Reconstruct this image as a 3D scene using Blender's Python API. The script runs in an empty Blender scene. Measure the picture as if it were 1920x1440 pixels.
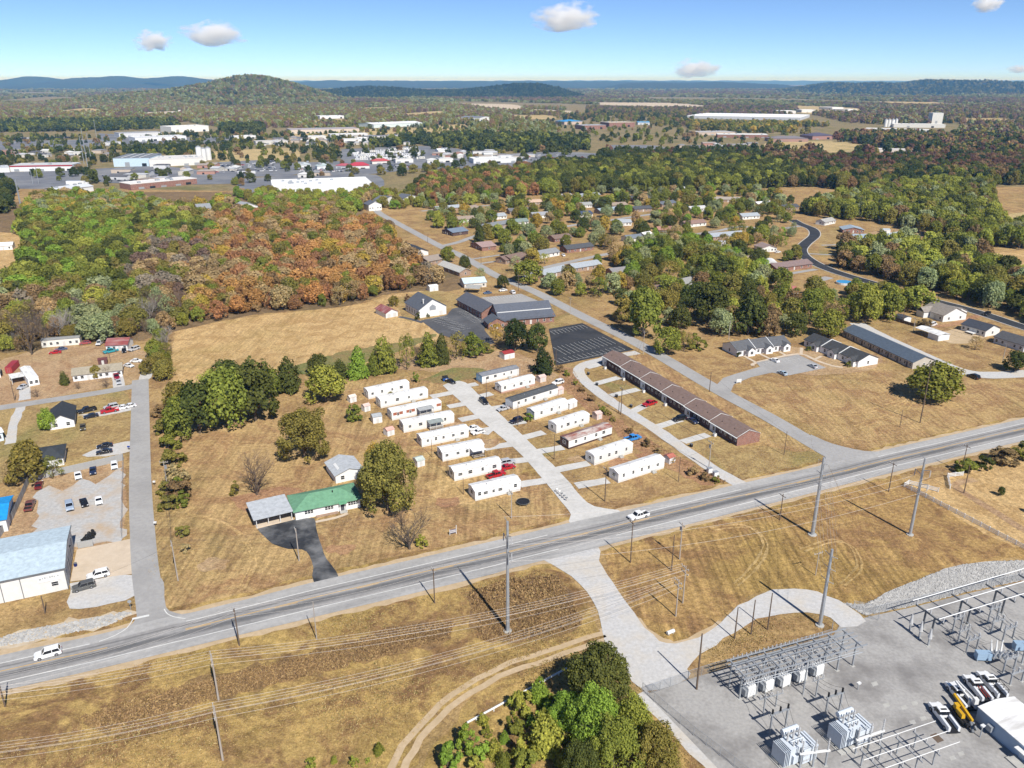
import bpy, bmesh, math, random
import numpy as np
from mathutils import Vector, Matrix

R = math.radians
rnd = random.Random(7)
scene = bpy.context.scene

# ---------------------------------------------------------------- camera
F_PX, CAM_H = 1500.0, 108.0
PITCH = math.atan(568.0 / F_PX)
cam_d = bpy.data.cameras.new('camera')
cam = bpy.data.objects.new('camera', cam_d)
scene.collection.objects.link(cam)
cam.location = (0, 0, CAM_H)
cam.rotation_euler = (R(90) - PITCH, 0, 0)
cam_d.sensor_fit = 'HORIZONTAL'
cam_d.sensor_width = 36.0
cam_d.lens = 36.0 * F_PX / 1920.0
cam_d.clip_start = 0.5
cam_d.clip_end = 200000.0
scene.camera = cam
scene.render.resolution_x, scene.render.resolution_y = 1024, 768

# ---------------------------------------------------------------- sky and sun
SUN_EL, SUN_AZ = R(46.5), R(27.0)          # the sun stands behind the camera, to its right
to_sun = Vector((math.sin(SUN_AZ) * math.cos(SUN_EL), -math.cos(SUN_AZ) * math.cos(SUN_EL), math.sin(SUN_EL)))
world = bpy.data.worlds.new('World')
scene.world = world
world.use_nodes = True
wn = world.node_tree.nodes
wl = world.node_tree.links
for n in list(wn):
	wn.remove(n)
w_out = wn.new('ShaderNodeOutputWorld')
w_bg = wn.new('ShaderNodeBackground')
w_sky = wn.new('ShaderNodeTexSky')
w_sky.sky_type = 'NISHITA'
w_sky.sun_disc = False
w_sky.sun_elevation = SUN_EL
w_sky.sun_rotation = math.atan2(to_sun.x, to_sun.y)
w_sky.altitude = 200
w_sky.air_density = 0.42
w_sky.dust_density = 0.0
w_sky.ozone_density = 6.0
wl.new(w_sky.outputs[0], w_bg.inputs[0])
w_bg.inputs[1].default_value = 0.115
wl.new(w_bg.outputs[0], w_out.inputs[0])
sun_d = bpy.data.lights.new('sun', 'SUN')
sun_d.energy = 4.9
sun_d.angle = R(0.53)
sun_d.color = (1.0, 0.968, 0.915)
sun = bpy.data.objects.new('sun', sun_d)
scene.collection.objects.link(sun)
sun.rotation_euler = (-to_sun).to_track_quat('-Z', 'Y').to_euler()
sun.location = (0, 0, 500)
vs = scene.view_settings
vs.view_transform = 'Standard'
vs.look = 'None'
vs.exposure = 0.32
vs.gamma = 1.0
vs.use_curve_mapping = False
scene.cycles.use_denoising = True
scene.cycles.max_bounces = 14
scene.cycles.diffuse_bounces = 2
scene.cycles.volume_bounces = 14
scene.cycles.transparent_max_bounces = 12

# ---------------------------------------------------------------- geometry helpers
CP, SP = math.cos(PITCH), math.sin(PITCH)


def G(p, z=0.0):
	"""point on the flat land (height z) that the photograph shows at picture point p"""
	a = (p[0] - 960.0) / F_PX
	b = (720.0 - p[1]) / F_PX
	t = (z - CAM_H) / (-SP + b * CP)
	return Vector((a * t, (CP + b * SP) * t, z))


def proj(v):
	dz = v[2] - CAM_H
	d = v[1] * CP - dz * SP
	return 960 + F_PX * v[0] / d, 720 - F_PX * (v[1] * SP + dz * CP) / d


def height_at(p, ytop):
	"""how tall a thing standing at p is when its top shows at picture row ytop"""
	q = G(p)
	k = (720.0 - ytop) / F_PX
	# (Y*SP + dz*CP) = k*(Y*CP - dz*SP)
	dz = q.y * (k * CP - SP) / (CP + k * SP)
	return max(0.3, dz + CAM_H)


def px_m(p):
	"""picture points per metre at ground point p"""
	q = G(p)
	return F_PX / (q.y * CP + CAM_H * SP)


class MB:
	"""collects boxes, tubes and polygons and makes ONE mesh of them"""

	def __init__(self):
		self.v, self.f, self.m, self.mi = [], [], [], 0

	def face(self, pts):
		n = len(self.v)
		self.v += [tuple(p) for p in pts]
		self.f.append(tuple(range(n, n + len(pts))))
		self.m.append(self.mi)
		return self

	def box(self, x0, y0, z0, x1, y1, z1):
		n = len(self.v)
		self.v += [(x0, y0, z0), (x1, y0, z0), (x1, y1, z0), (x0, y1, z0), (x0, y0, z1), (x1, y0, z1), (x1, y1, z1), (x0, y1, z1)]
		for q in ((0, 3, 2, 1), (4, 5, 6, 7), (0, 1, 5, 4), (1, 2, 6, 5), (2, 3, 7, 6), (3, 0, 4, 7)):
			self.f.append(tuple(n + i for i in q))
			self.m.append(self.mi)
		return self

	def cbox(self, cx, cy, cz, sx, sy, sz):
		return self.box(cx - sx / 2, cy - sy / 2, cz - sz / 2, cx + sx / 2, cy + sy / 2, cz + sz / 2)

	def hull(self, bot, top):
		"""solid between two rings with the same number of points"""
		n, k = len(self.v), len(bot)
		self.v += [tuple(p) for p in bot] + [tuple(p) for p in top]
		self.f.append(tuple(n + i for i in reversed(range(k))))
		self.f.append(tuple(n + k + i for i in range(k)))
		self.m += [self.mi] * (2 + k)
		for i in range(k):
			j = (i + 1) % k
			self.f.append((n + i, n + j, n + k + j, n + k + i))
		return self

	def tube(self, a, b, r0, r1=None, n=6):
		a, b = Vector(a), Vector(b)
		r1 = r0 if r1 is None else r1
		d = (b - a).normalized()
		u = d.orthogonal().normalized()
		w = d.cross(u)
		ra = [a + (u * math.cos(2 * math.pi * i / n) + w * math.sin(2 * math.pi * i / n)) * r0 for i in range(n)]
		rb = [b + (u * math.cos(2 * math.pi * i / n) + w * math.sin(2 * math.pi * i / n)) * r1 for i in range(n)]
		return self.hull(ra, rb)

	def beam(self, a, b, w, h):
		"""square bar from a to b"""
		a, b = Vector(a), Vector(b)
		d = (b - a).normalized()
		u = d.cross(Vector((0, 0, 1)))
		if u.length < 1e-3:
			u = Vector((1, 0, 0))
		u.normalize()
		k = u.cross(d).normalized()
		ring = lambda c: [c - u * w / 2 - k * h / 2, c + u * w / 2 - k * h / 2, c + u * w / 2 + k * h / 2, c - u * w / 2 + k * h / 2]
		return self.hull(ring(a), ring(b))

	def mesh(self, name, mats, smooth=False):
		me = bpy.data.meshes.new(name)
		me.from_pydata(self.v, [], self.f)
		if not isinstance(mats, (list, tuple)):
			mats = [mats]
		for k in mats:
			me.materials.append(k)
		if len(mats) > 1:
			me.polygons.foreach_set('material_index', self.m)
		if smooth:
			me.polygons.foreach_set('use_smooth', [True] * len(self.f))
		me.update()
		return me

	def build(self, name, mats, parent=None, smooth=False):
		return link(name, self.mesh(name, mats, smooth), parent)


COL = scene.collection


def link(name, data, parent=None, loc=None, rz=None):
	o = bpy.data.objects.new(name, data)
	COL.objects.link(o)
	if parent is not None:
		o.parent = parent
	if loc is not None:
		o.location = loc
	if rz is not None:
		o.rotation_euler = (0, 0, rz)
	return o


def tag(o, label=None, cat=None, group=None, kind=None):
	if label:
		o['label'] = label
	if cat:
		o['category'] = cat
	if group:
		o['group'] = group
	if kind:
		o['kind'] = kind
	return o


def thing(name, label, cat, loc=(0, 0, 0), rz=0.0, group=None):
	return tag(link(name, None, None, loc, rz), label, cat, group)


def copy_tree(o, parent=None):
	c = o.copy()
	COL.objects.link(c)
	c.parent = parent
	for ch in KIDS.get(o.as_pointer(), ()):
		copy_tree(ch, c)
	return c


KIDS = {}


def remember(root):
	"""note the children once so that copies can be made fast"""
	for ch in root.children_recursive:
		KIDS.setdefault(ch.parent.as_pointer(), []).append(ch)
	return root


# ---------------------------------------------------------------- materials
def new_mat(name):
	m = bpy.data.materials.new(name)
	m.use_nodes = True
	nt = m.node_tree
	b = nt.nodes['Principled BSDF']
	b.inputs['Specular IOR Level'].default_value = 0.3
	return m, nt, b


def node(nt, kind, **kw):
	n = nt.nodes.new('ShaderNode' + kind)
	for k, v in kw.items():
		setattr(n, k, v)
	return n


def c4(c):
	return (c[0], c[1], c[2], 1.0)


def noise(nt, vec, scale, detail=4.0, rough=0.55, dist=0.0):
	n = node(nt, 'TexNoise')
	n.inputs['Scale'].default_value = scale
	n.inputs['Detail'].default_value = detail
	n.inputs['Roughness'].default_value = rough
	n.inputs['Distortion'].default_value = dist
	nt.links.new(vec, n.inputs['Vector'])
	return n.outputs['Fac']


def ramp(nt, fac, stops, interp='LINEAR'):
	r = node(nt, 'ValToRGB')
	r.color_ramp.interpolation = interp
	e = r.color_ramp.elements
	while len(e) < len(stops):
		e.new(0.5)
	for k, (p, c) in enumerate(stops):
		e[k].position = p
		e[k].color = c4(c) if len(c) == 3 else c
	nt.links.new(fac, r.inputs[0])
	return r.outputs[0]


def mix(nt, fac, a, b, mode='MIX'):
	n = node(nt, 'Mix', data_type='RGBA', blend_type=mode)
	for s, v in ((n.inputs[0], fac), (n.inputs[6], a), (n.inputs[7], b)):
		if hasattr(v, 'links'):
			nt.links.new(v, s)
		elif isinstance(v, (int, float)):
			s.default_value = v
		else:
			s.default_value = c4(v)
	return n.outputs[2]


def coords(nt, kind='Object', scale=(1, 1, 1), rot=0.0):
	t = node(nt, 'TexCoord')
	mp = node(nt, 'Mapping')
	mp.inputs['Scale'].default_value = scale
	mp.inputs['Rotation'].default_value = (0, 0, rot)
	nt.links.new(t.outputs[kind], mp.inputs['Vector'])
	return mp.outputs[0]


def bump(nt, b, fac, strength, dist):
	n = node(nt, 'Bump')
	n.inputs['Strength'].default_value = strength
	n.inputs['Distance'].default_value = dist
	nt.links.new(fac, n.inputs['Height'])
	nt.links.new(n.outputs[0], b.inputs['Normal'])


def surf(name, c1, c2=None, scale=0.6, rough=0.8, c3=None, scale2=0.07, amp=0.5, stretch=(1, 1, 1), rot=0.0, bmp=0.0, metal=0.0, contrast=0.18):
	"""a weathered surface: two colours mixed by fine noise, a third by wide noise"""
	m, nt, b = new_mat(name)
	c2 = c2 or tuple(x * 0.8 for x in c1)
	v = coords(nt, 'Object', stretch, rot)
	n1 = noise(nt, v, scale, 5.0, 0.65)
	col = ramp(nt, n1, [(0.5 - contrast, c1), (0.5 + contrast, c2)])
	if c3:
		n2 = noise(nt, v, scale2, 4.0, 0.6)
		f = ramp(nt, n2, [(0.45, (0, 0, 0)), (0.68, (amp, amp, amp))])
		col = mix(nt, f, col, c3)
	nt.links.new(col, b.inputs['Base Color'])
	b.inputs['Roughness'].default_value = rough
	b.inputs['Metallic'].default_value = metal
	if rough > 0.83:
		b.inputs['Specular IOR Level'].default_value = 0.08
	if bmp:
		bump(nt, b, n1, 0.6, bmp)
	return m


def flat(name, c, rough=0.6, metal=0.0, spec=0.3):
	"""small painted things: one colour with a little grain"""
	m, nt, b = new_mat(name)
	v = coords(nt)
	n1 = noise(nt, v, 3.0, 3.0)
	col = ramp(nt, n1, [(0.3, c), (0.75, tuple(x * 0.86 for x in c))])
	nt.links.new(col, b.inputs['Base Color'])
	b.inputs['Roughness'].default_value = rough
	b.inputs['Metallic'].default_value = metal
	b.inputs['Specular IOR Level'].default_value = spec
	return m


def tinted(name, rough=0.5, spec=0.4, coat=0.0, amp=0.12, scale=1.5):
	"""colour taken from the object itself"""
	m, nt, b = new_mat(name)
	oi = node(nt, 'ObjectInfo')
	n1 = noise(nt, coords(nt), scale, 4.0)
	k = ramp(nt, n1, [(0.3, (1 + amp,) * 3), (0.72, (1 - amp,) * 3)])
	nt.links.new(mix(nt, 1.0, oi.outputs['Color'], k, 'MULTIPLY'), b.inputs['Base Color'])
	b.inputs['Roughness'].default_value = rough
	b.inputs['Specular IOR Level'].default_value = spec
	b.inputs['Coat Weight'].default_value = coat
	return m


M = {}
M['glass'] = flat('window_glass', (0.02, 0.025, 0.03), 0.12, 0, 0.6)
M['car_glass'] = flat('car_glass', (0.012, 0.014, 0.018), 0.08, 0, 0.6)
M['trim'] = flat('white_trim', (0.74, 0.74, 0.72), 0.6)
M['paint'] = tinted('car_paint', 0.3, 0.5, 0.5, 0.05)
M['pale_blue'] = flat('transformer_paint', (0.6, 0.65, 0.7), 0.45)
M['tyre'] = flat('tyre_rubber', (0.018, 0.018, 0.018), 0.9)
M['rim'] = flat('wheel_rim', (0.4, 0.4, 0.42), 0.4, 0.6)
M['lamp_white'] = flat('head_lamp', (0.75, 0.76, 0.78), 0.2)
M['lamp_red'] = flat('tail_lamp', (0.35, 0.02, 0.02), 0.25)
M['black'] = flat('black_plastic', (0.02, 0.02, 0.022), 0.7)
M['wall'] = tinted('painted_siding', 0.65, 0.25, 0.0, 0.06, 0.9)
M['roof'] = tinted('roof_covering', 0.85, 0.15, 0.0, 0.16, 1.1)
M['galv'] = surf('galvanised_steel', (0.42, 0.44, 0.46), (0.33, 0.35, 0.37), 1.5, 0.5, metal=0.35)
M['steel_dark'] = surf('weathered_steel', (0.2, 0.21, 0.22), (0.14, 0.15, 0.16), 1.5, 0.6, metal=0.3)
M['wood'] = surf('weathered_pole_wood', (0.17, 0.125, 0.09), (0.11, 0.08, 0.06), 3.0, 0.9, stretch=(1, 1, 0.1))
M['wood_grey'] = surf('grey_pole_wood', (0.42, 0.37, 0.32), (0.32, 0.28, 0.24), 3.0, 0.9, stretch=(1, 1, 0.1))
M['porcelain'] = flat('grey_insulator', (0.5, 0.5, 0.5), 0.3)
M['wire'] = flat('aluminium_wire', (0.62, 0.56, 0.5), 0.5, 0.2)
M['wire_dark'] = flat('sheathed_cable', (0.05, 0.05, 0.05), 0.6)
M['concrete'] = surf('concrete', (0.46, 0.45, 0.42), (0.38, 0.37, 0.34), 0.8, 0.9, (0.3, 0.29, 0.27), 0.2, 0.4)
def brick_wall(name, c1, c2, mortar):
	m, nt, b = new_mat(name)
	t = node(nt, 'TexCoord')
	sx = node(nt, 'SeparateXYZ')
	nt.links.new(t.outputs['Object'], sx.inputs[0])
	ad = node(nt, 'Math', operation='ADD')
	nt.links.new(sx.outputs['X'], ad.inputs[0])
	nt.links.new(sx.outputs['Y'], ad.inputs[1])
	cx = node(nt, 'CombineXYZ')
	nt.links.new(ad.outputs[0], cx.inputs['X'])
	nt.links.new(sx.outputs['Z'], cx.inputs['Y'])
	br = node(nt, 'TexBrick')
	br.inputs['Color1'].default_value = c4(c1)
	br.inputs['Color2'].default_value = c4(c2)
	br.inputs['Mortar'].default_value = c4(mortar)
	br.inputs['Scale'].default_value = 1.0
	br.inputs['Brick Width'].default_value = 0.21
	br.inputs['Row Height'].default_value = 0.075
	br.inputs['Mortar Size'].default_value = 0.008
	nt.links.new(cx.outputs[0], br.inputs['Vector'])
	n1 = noise(nt, t.outputs['Object'], 0.8, 3.0)
	nt.links.new(mix(nt, 1.0, br.outputs[0], ramp(nt, n1, [(0.3, (1.1,) * 3), (0.7, (0.82,) * 3)]), 'MULTIPLY'), b.inputs['Base Color'])
	b.inputs['Roughness'].default_value = 0.9
	return m


M['brick'] = brick_wall('red_brick', (0.29, 0.11, 0.07), (0.21, 0.075, 0.05), (0.36, 0.32, 0.28))
M['brick_dark'] = brick_wall('dark_brown_brick', (0.1, 0.05, 0.045), (0.065, 0.035, 0.033), (0.18, 0.15, 0.14))
M['brick_tan'] = brick_wall('buff_brick', (0.36, 0.24, 0.17), (0.28, 0.17, 0.12), (0.4, 0.36, 0.3))
M['rust_roof'] = surf('rusting_metal_roof', (0.5, 0.46, 0.42), (0.26, 0.07, 0.045), 0.5, 0.7, (0.19, 0.05, 0.035), 0.16, 0.9, stretch=(0.5, 1.5, 1), contrast=0.12)
M['red_metal'] = surf('red_metal_roof', (0.22, 0.045, 0.045), (0.3, 0.1, 0.09), 0.5, 0.6, (0.42, 0.3, 0.28), 0.3, 0.7, stretch=(0.4, 1.6, 1))
M['white_roof'] = surf('coated_white_roof', (0.84, 0.84, 0.83), (0.72, 0.71, 0.69), 0.6, 0.55, (0.4, 0.37, 0.33), 0.45, 0.6, stretch=(1.8, 0.35, 1))
M['fence_white'] = flat('white_vinyl', (0.78, 0.78, 0.76), 0.5)


def chain_link():
	m, nt, b = new_mat('chain_link_mesh')
	b.inputs['Base Color'].default_value = (0.32, 0.33, 0.34, 1)
	b.inputs['Roughness'].default_value = 0.5
	tr = node(nt, 'BsdfTransparent')
	mx = node(nt, 'MixShader')
	mx.inputs[0].default_value = 0.22
	nt.links.new(tr.outputs[0], mx.inputs[1])
	nt.links.new(b.outputs[0], mx.inputs[2])
	nt.links.new(mx.outputs[0], nt.nodes['Material Output'].inputs[0])
	return m


M['chain'] = chain_link()

# ================================================================ THE LAND
def grass_mat(name, straw, brown, olive, green_amt=0.25, stripe=None, stripe_amt=0.25, brown_amt=0.85, fine=0.9):
	"""dry autumn grass: straw, bare brown and some green, with mowing lines"""
	m, nt, b = new_mat(name)
	v = coords(nt)
	big = noise(nt, v, 0.02, 5.0, 0.6, 0.8)
	mid = noise(nt, v, 0.075, 7.0, 0.7, 1.6)
	fin = noise(nt, v, fine, 6.0, 0.78)
	col = mix(nt, ramp(nt, mid, [(0.44, (0, 0, 0)), (0.58, (brown_amt,) * 3)]), straw, brown)
	col = mix(nt, ramp(nt, big, [(0.5, (0, 0, 0)), (0.64, (green_amt,) * 3)]), col, olive)
	pale = noise(nt, v, 0.21, 7.0, 0.72, 2.5)
	col = mix(nt, ramp(nt, pale, [(0.56, (0, 0, 0)), (0.7, (0.55,) * 3)]), col, tuple(min(1, x * 1.35) for x in straw))
	dk = noise(nt, v, 0.16, 6.0, 0.7, 1.0)
	col = mix(nt, ramp(nt, dk, [(0.58, (0, 0, 0)), (0.72, (0.5,) * 3)]), col, tuple(x * 0.66 for x in brown))
	if stripe is not None:
		a = noise(nt, coords(nt, 'Object', (1, 0.035, 1), stripe), 0.75, 3.0, 0.6)
		k = ramp(nt, a, [(0.36, (1 - stripe_amt,) * 3), (0.62, (1.0 + stripe_amt,) * 3)])
		col = mix(nt, ramp(nt, big, [(0.3, (0.25,) * 3), (0.6, (1.0,) * 3)]), col, mix(nt, 1.0, col, k, 'MULTIPLY'))
	k = ramp(nt, fin, [(0.3, (0.5,) * 3), (0.72, (1.42,) * 3)])
	col = mix(nt, 1.0, col, k, 'MULTIPLY')
	gr = noise(nt, v, 2.7, 3.0, 0.8)
	col = mix(nt, 1.0, col, ramp(nt, gr, [(0.3, (0.7,) * 3), (0.72, (1.28,) * 3)]), 'MULTIPLY')
	nt.links.new(col, b.inputs['Base Color'])
	b.inputs['Roughness'].default_value = 0.95
	b.inputs['Specular IOR Level'].default_value = 0.1
	bump(nt, b, fin, 0.8, 0.4)
	return m


M['ground'] = grass_mat('dry_autumn_grass', (0.44, 0.295, 0.13), (0.28, 0.168, 0.08), (0.215, 0.17, 0.058), 0.4)
M['mown'] = grass_mat('mown_dry_grass', (0.46, 0.31, 0.14), (0.31, 0.18, 0.088), (0.26, 0.2, 0.075), 0.4, R(70), 0.2)
M['mown_yard'] = grass_mat('mown_yard_grass', (0.46, 0.31, 0.14), (0.31, 0.18, 0.088), (0.26, 0.2, 0.075), 0.4, R(4), 0.24)
M['mown2'] = grass_mat('mown_dry_grass_swathes', (0.42, 0.27, 0.105), (0.255, 0.145, 0.068), (0.31, 0.215, 0.062), 0.5, R(52), 0.28)
M['field'] = grass_mat('cut_hay_field', (0.58, 0.395, 0.185), (0.4, 0.25, 0.105), (0.33, 0.24, 0.09), 0.5, R(100), 0.14, 0.8)
M['rough'] = grass_mat('tall_dry_weeds', (0.44, 0.3, 0.11), (0.225, 0.13, 0.062), (0.29, 0.215, 0.06), 0.5, None, 0, 0.95, 0.55)
M['weeds_brown'] = grass_mat('brown_standing_weeds', (0.3, 0.19, 0.085), (0.18, 0.11, 0.06), (0.25, 0.175, 0.065), 0.5, None, 0, 0.9, 0.6)
M['lawn'] = grass_mat('half_green_lawn', (0.42, 0.3, 0.13), (0.29, 0.19, 0.085), (0.22, 0.205, 0.07), 0.7)
M['weedy'] = grass_mat('green_weeds', (0.22, 0.205, 0.075), (0.28, 0.2, 0.09), (0.13, 0.17, 0.05), 0.8)
M['clay'] = grass_mat('bare_clay', (0.46, 0.315, 0.18), (0.36, 0.22, 0.12), (0.42, 0.31, 0.15), 0.4)
M['redclay'] = grass_mat('red_clay', (0.42, 0.245, 0.13), (0.32, 0.17, 0.095), (0.4, 0.29, 0.15), 0.4)
M['litter'] = grass_mat('leaf_litter', (0.25, 0.17, 0.09), (0.17, 0.115, 0.065), (0.14, 0.12, 0.05), 0.4)
M['farfield'] = grass_mat('far_pasture', (0.54, 0.41, 0.2), (0.4, 0.3, 0.14), (0.26, 0.23, 0.1), 0.5)
M['palefield'] = surf('pale_stony_ground', (0.62, 0.54, 0.42), (0.45, 0.36, 0.25), 0.45, 0.95, (0.4, 0.29, 0.17), 0.1, 0.6)
M['farland'] = grass_mat('wooded_land', (0.3, 0.235, 0.115), (0.2, 0.155, 0.08), (0.14, 0.145, 0.055), 0.7)
M['asphalt_new'] = surf('fresh_asphalt', (0.035, 0.037, 0.042), (0.05, 0.052, 0.057), 0.8, 0.85, (0.085, 0.085, 0.088), 0.12, 0.5)
M['asphalt_drive'] = surf('worn_sealed_asphalt', (0.028, 0.03, 0.034), (0.045, 0.047, 0.052), 0.6, 0.8, (0.2, 0.2, 0.2), 0.16, 0.85)
M['asphalt_mid'] = surf('grey_asphalt', (0.105, 0.105, 0.112), (0.075, 0.076, 0.082), 0.7, 0.9, (0.16, 0.16, 0.165), 0.1, 0.6)
M['asphalt_old'] = surf('old_pale_asphalt', (0.385, 0.375, 0.36), (0.32, 0.31, 0.3), 0.9, 0.92, (0.26, 0.25, 0.24), 0.1, 0.55)
M['asphalt_town'] = surf('town_asphalt', (0.2, 0.207, 0.225), (0.14, 0.146, 0.165), 0.05, 0.9, (0.3, 0.295, 0.285), 0.02, 0.6)
M['lane_concrete'] = surf('worn_chip_seal', (0.6, 0.585, 0.555), (0.5, 0.485, 0.455), 0.8, 0.92, (0.4, 0.385, 0.355), 0.15, 0.5)
M['pad_concrete'] = surf('tan_concrete', (0.6, 0.5, 0.385), (0.54, 0.44, 0.33), 0.7, 0.9, (0.46, 0.37, 0.27), 0.18, 0.6)
M['gravel'] = surf('crushed_stone', (0.56, 0.55, 0.535), (0.43, 0.42, 0.405), 1.3, 0.95, (0.54, 0.47, 0.37), 0.12, 0.6, bmp=0.05)
M['gravel_yard'] = surf('stone_and_dirt_yard', (0.5, 0.49, 0.475), (0.37, 0.36, 0.345), 1.2, 0.95, (0.45, 0.33, 0.21), 0.13, 0.85, bmp=0.05)
M['pad_stone'] = surf('substation_stone', (0.4, 0.385, 0.365), (0.31, 0.3, 0.285), 1.6, 0.95, (0.19, 0.18, 0.172), 0.1, 0.85, bmp=0.04)
M['dirt'] = surf('sandy_dirt', (0.54, 0.415, 0.27), (0.44, 0.33, 0.205), 0.9, 0.95, (0.38, 0.28, 0.16), 0.2, 0.5)
M['riprap_bed'] = surf('white_stone_bed', (0.58, 0.57, 0.55), (0.34, 0.33, 0.32), 1.2, 0.95)
M['paint_white'] = surf('worn_white_line', (0.72, 0.72, 0.69), (0.6, 0.6, 0.57), 1.0, 0.7)
M['paint_yellow'] = surf('worn_yellow_line', (0.63, 0.4, 0.14), (0.5, 0.33, 0.14), 1.0, 0.7)


def highway_mat():
	m, nt, b = new_mat('highway_asphalt')
	uv = node(nt, 'TexCoord')
	sx = node(nt, 'SeparateXYZ')
	nt.links.new(uv.outputs['UV'], sx.inputs[0])
	sh, ln, tr = (0.375, 0.365, 0.35), (0.3, 0.29, 0.28), (0.17, 0.167, 0.165)
	wob = noise(nt, coords(nt, 'UV', (0.3, 6, 1)), 1.0, 3.0)
	ad = node(nt, 'Math', operation='MULTIPLY_ADD')
	nt.links.new(wob, ad.inputs[0])
	ad.inputs[1].default_value = 0.03
	nt.links.new(sx.outputs['Y'], ad.inputs[2])
	col = ramp(nt, ad.outputs[0], [(0.0, sh), (0.26, sh), (0.28, ln), (0.33, ln), (0.36, tr), (0.4, ln), (0.43, ln), (0.46, (0.27, 0.265, 0.26)), (0.5, ln), (0.56, (0.15, 0.15, 0.15)), (0.63, tr), (0.69, ln), (0.75, ln), (0.77, sh), (1.0, sh)])
	n1 = noise(nt, coords(nt, 'Object'), 0.9, 5.0, 0.7)
	col = mix(nt, 1.0, col, ramp(nt, n1, [(0.3, (1.12,) * 3), (0.7, (0.86,) * 3)]), 'MULTIPLY')
	n2 = noise(nt, coords(nt, 'UV', (0.05, 3, 1)), 1.0, 4.0)
	col = mix(nt, 1.0, col, ramp(nt, n2, [(0.35, (1.1,) * 3), (0.65, (0.85,) * 3)]), 'MULTIPLY')
	nt.links.new(col, b.inputs['Base Color'])
	b.inputs['Roughness'].default_value = 0.88
	b.inputs['Specular IOR Level'].default_value = 0.08
	return m


M['highway'] = highway_mat()

CLEAR = []         # open land: no tree may grow here
BLOCKED = []       # (centre x, centre y, radius): no tree may grow here


def spline(pts, step=4.0):
	"""smooth world line through the given points"""
	P = [Vector((p[0], p[1], 0)) for p in pts]
	out = []
	for i in range(len(P) - 1):
		p0 = P[i - 1] if i else P[0] * 2 - P[1]
		p3 = P[i + 2] if i + 2 < len(P) else P[-1] * 2 - P[-2]
		p1, p2 = P[i], P[i + 1]
		n = max(2, int((p2 - p1).length / step))
		for k in range(n):
			t = k / n
			out.append(0.5 * (2 * p1 + (p2 - p0) * t + (2 * p0 - 5 * p1 + 4 * p2 - p3) * t * t + (3 * p1 - p0 - 3 * p2 + p3) * t ** 3))
	out.append(P[-1])
	return out


LAYER = [0]


def sheet(name, pts, mat, z, wob=0.0, smooth=True, parent=None, step=2.5, block=None):
	"""flat polygon on the land; pts are picture points of its outline"""
	W = [G(p) for p in pts]
	if smooth:
		C = spline(W + [W[0]], step)[:-1]
	else:
		C = [Vector((w.x, w.y, 0)) for w in W]
	if wob:
		rg = random.Random(len(pts) * 31 + int(abs(W[0].x) * 7))
		C = [c + Vector((rg.uniform(-wob, wob), rg.uniform(-wob, wob), 0)) for c in C]
	LAYER[0] += 1
	z += (LAYER[0] % 13) * 0.0022 * (8 if C[0].y > 700 else 1)
	mb = MB()
	mb.face([(c.x, c.y, z) for c in C])
	o = mb.build(name, mat, parent)
	me = o.data
	if me.polygons[0].normal.z < 0:
		me.flip_normals()
	if parent is None:
		tag(o, kind='structure')
	if name in ('pasture', 'parking_lot', 'field', 'meadow', 'church_parking', 'apartment_parking', 'substation_yard'):
		CLEAR.append([(c.x, c.y) for c in W])
	return o


def ribbon(name, pts, width, mat, z, uv=False, parent=None, step=3.0, wob=0.0, px=True, block=True):
	C = spline([G(p) for p in pts] if px else pts, step)
	L, Rr, d = [], [], 0.0
	rg = random.Random(int(abs(C[0].x * 13)))
	for i, c in enumerate(C):
		t = (C[min(i + 1, len(C) - 1)] - C[max(i - 1, 0)]).normalized()
		n = Vector((-t.y, t.x, 0))
		L.append(c + n * (width / 2 + rg.uniform(-wob, wob)))
		Rr.append(c - n * (width / 2 + rg.uniform(-wob, wob)))
		if block and parent is None:
			BLOCKED.append((c.x, c.y, width / 2 + 2.5))
	o = strip(name, L, Rr, mat, z, parent)
	return o


def strip(name, L, Rr, mat, z, parent=None):
	if parent is None:
		LAYER[0] += 1
		z += (LAYER[0] % 9) * 0.0017
	n = len(L)
	me = bpy.data.meshes.new(name)
	me.from_pydata([(p.x, p.y, z) for p in L] + [(p.x, p.y, z) for p in Rr], [], [(i, i + n, i + n + 1, i + 1) for i in range(n - 1)])
	me.materials.append(mat)
	uvl = me.uv_layers.new(name='UVMap')
	d = [0.0]
	for i in range(1, n):
		d.append(d[-1] + (L[i] - L[i - 1]).length)
	for lp in me.loops:
		k = lp.vertex_index
		uvl.data[lp.index].uv = (d[k % n], 0.0 if k < n else 1.0)
	me.update()
	if me.polygons[0].normal.z < 0:
		me.flip_normals()
	o = link(name, me, parent)
	if parent is None:
		tag(o, kind='structure')
	return o


def resample(pts, n):
	W = spline([G(p) for p in pts], 2.0)
	d = [0.0]
	for i in range(1, len(W)):
		d.append(d[-1] + (W[i] - W[i - 1]).length)
	out = []
	j = 0
	for k in range(n):
		t = d[-1] * k / (n - 1)
		while j < len(d) - 2 and d[j + 1] < t:
			j += 1
		out.append(W[j].lerp(W[j + 1], (t - d[j]) / max(1e-6, d[j + 1] - d[j])))
	return out


# the land: one sheet to the horizon
mb = MB()
mb.face([(-40000, -600, 0), (40000, -600, 0), (40000, 40000, 0), (-40000, 40000, 0)])
tag(mb.build('ground', M['ground']), kind='structure')

ZP, ZG, ZR, ZL = 0.03, 0.08, 0.13, 0.165
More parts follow.
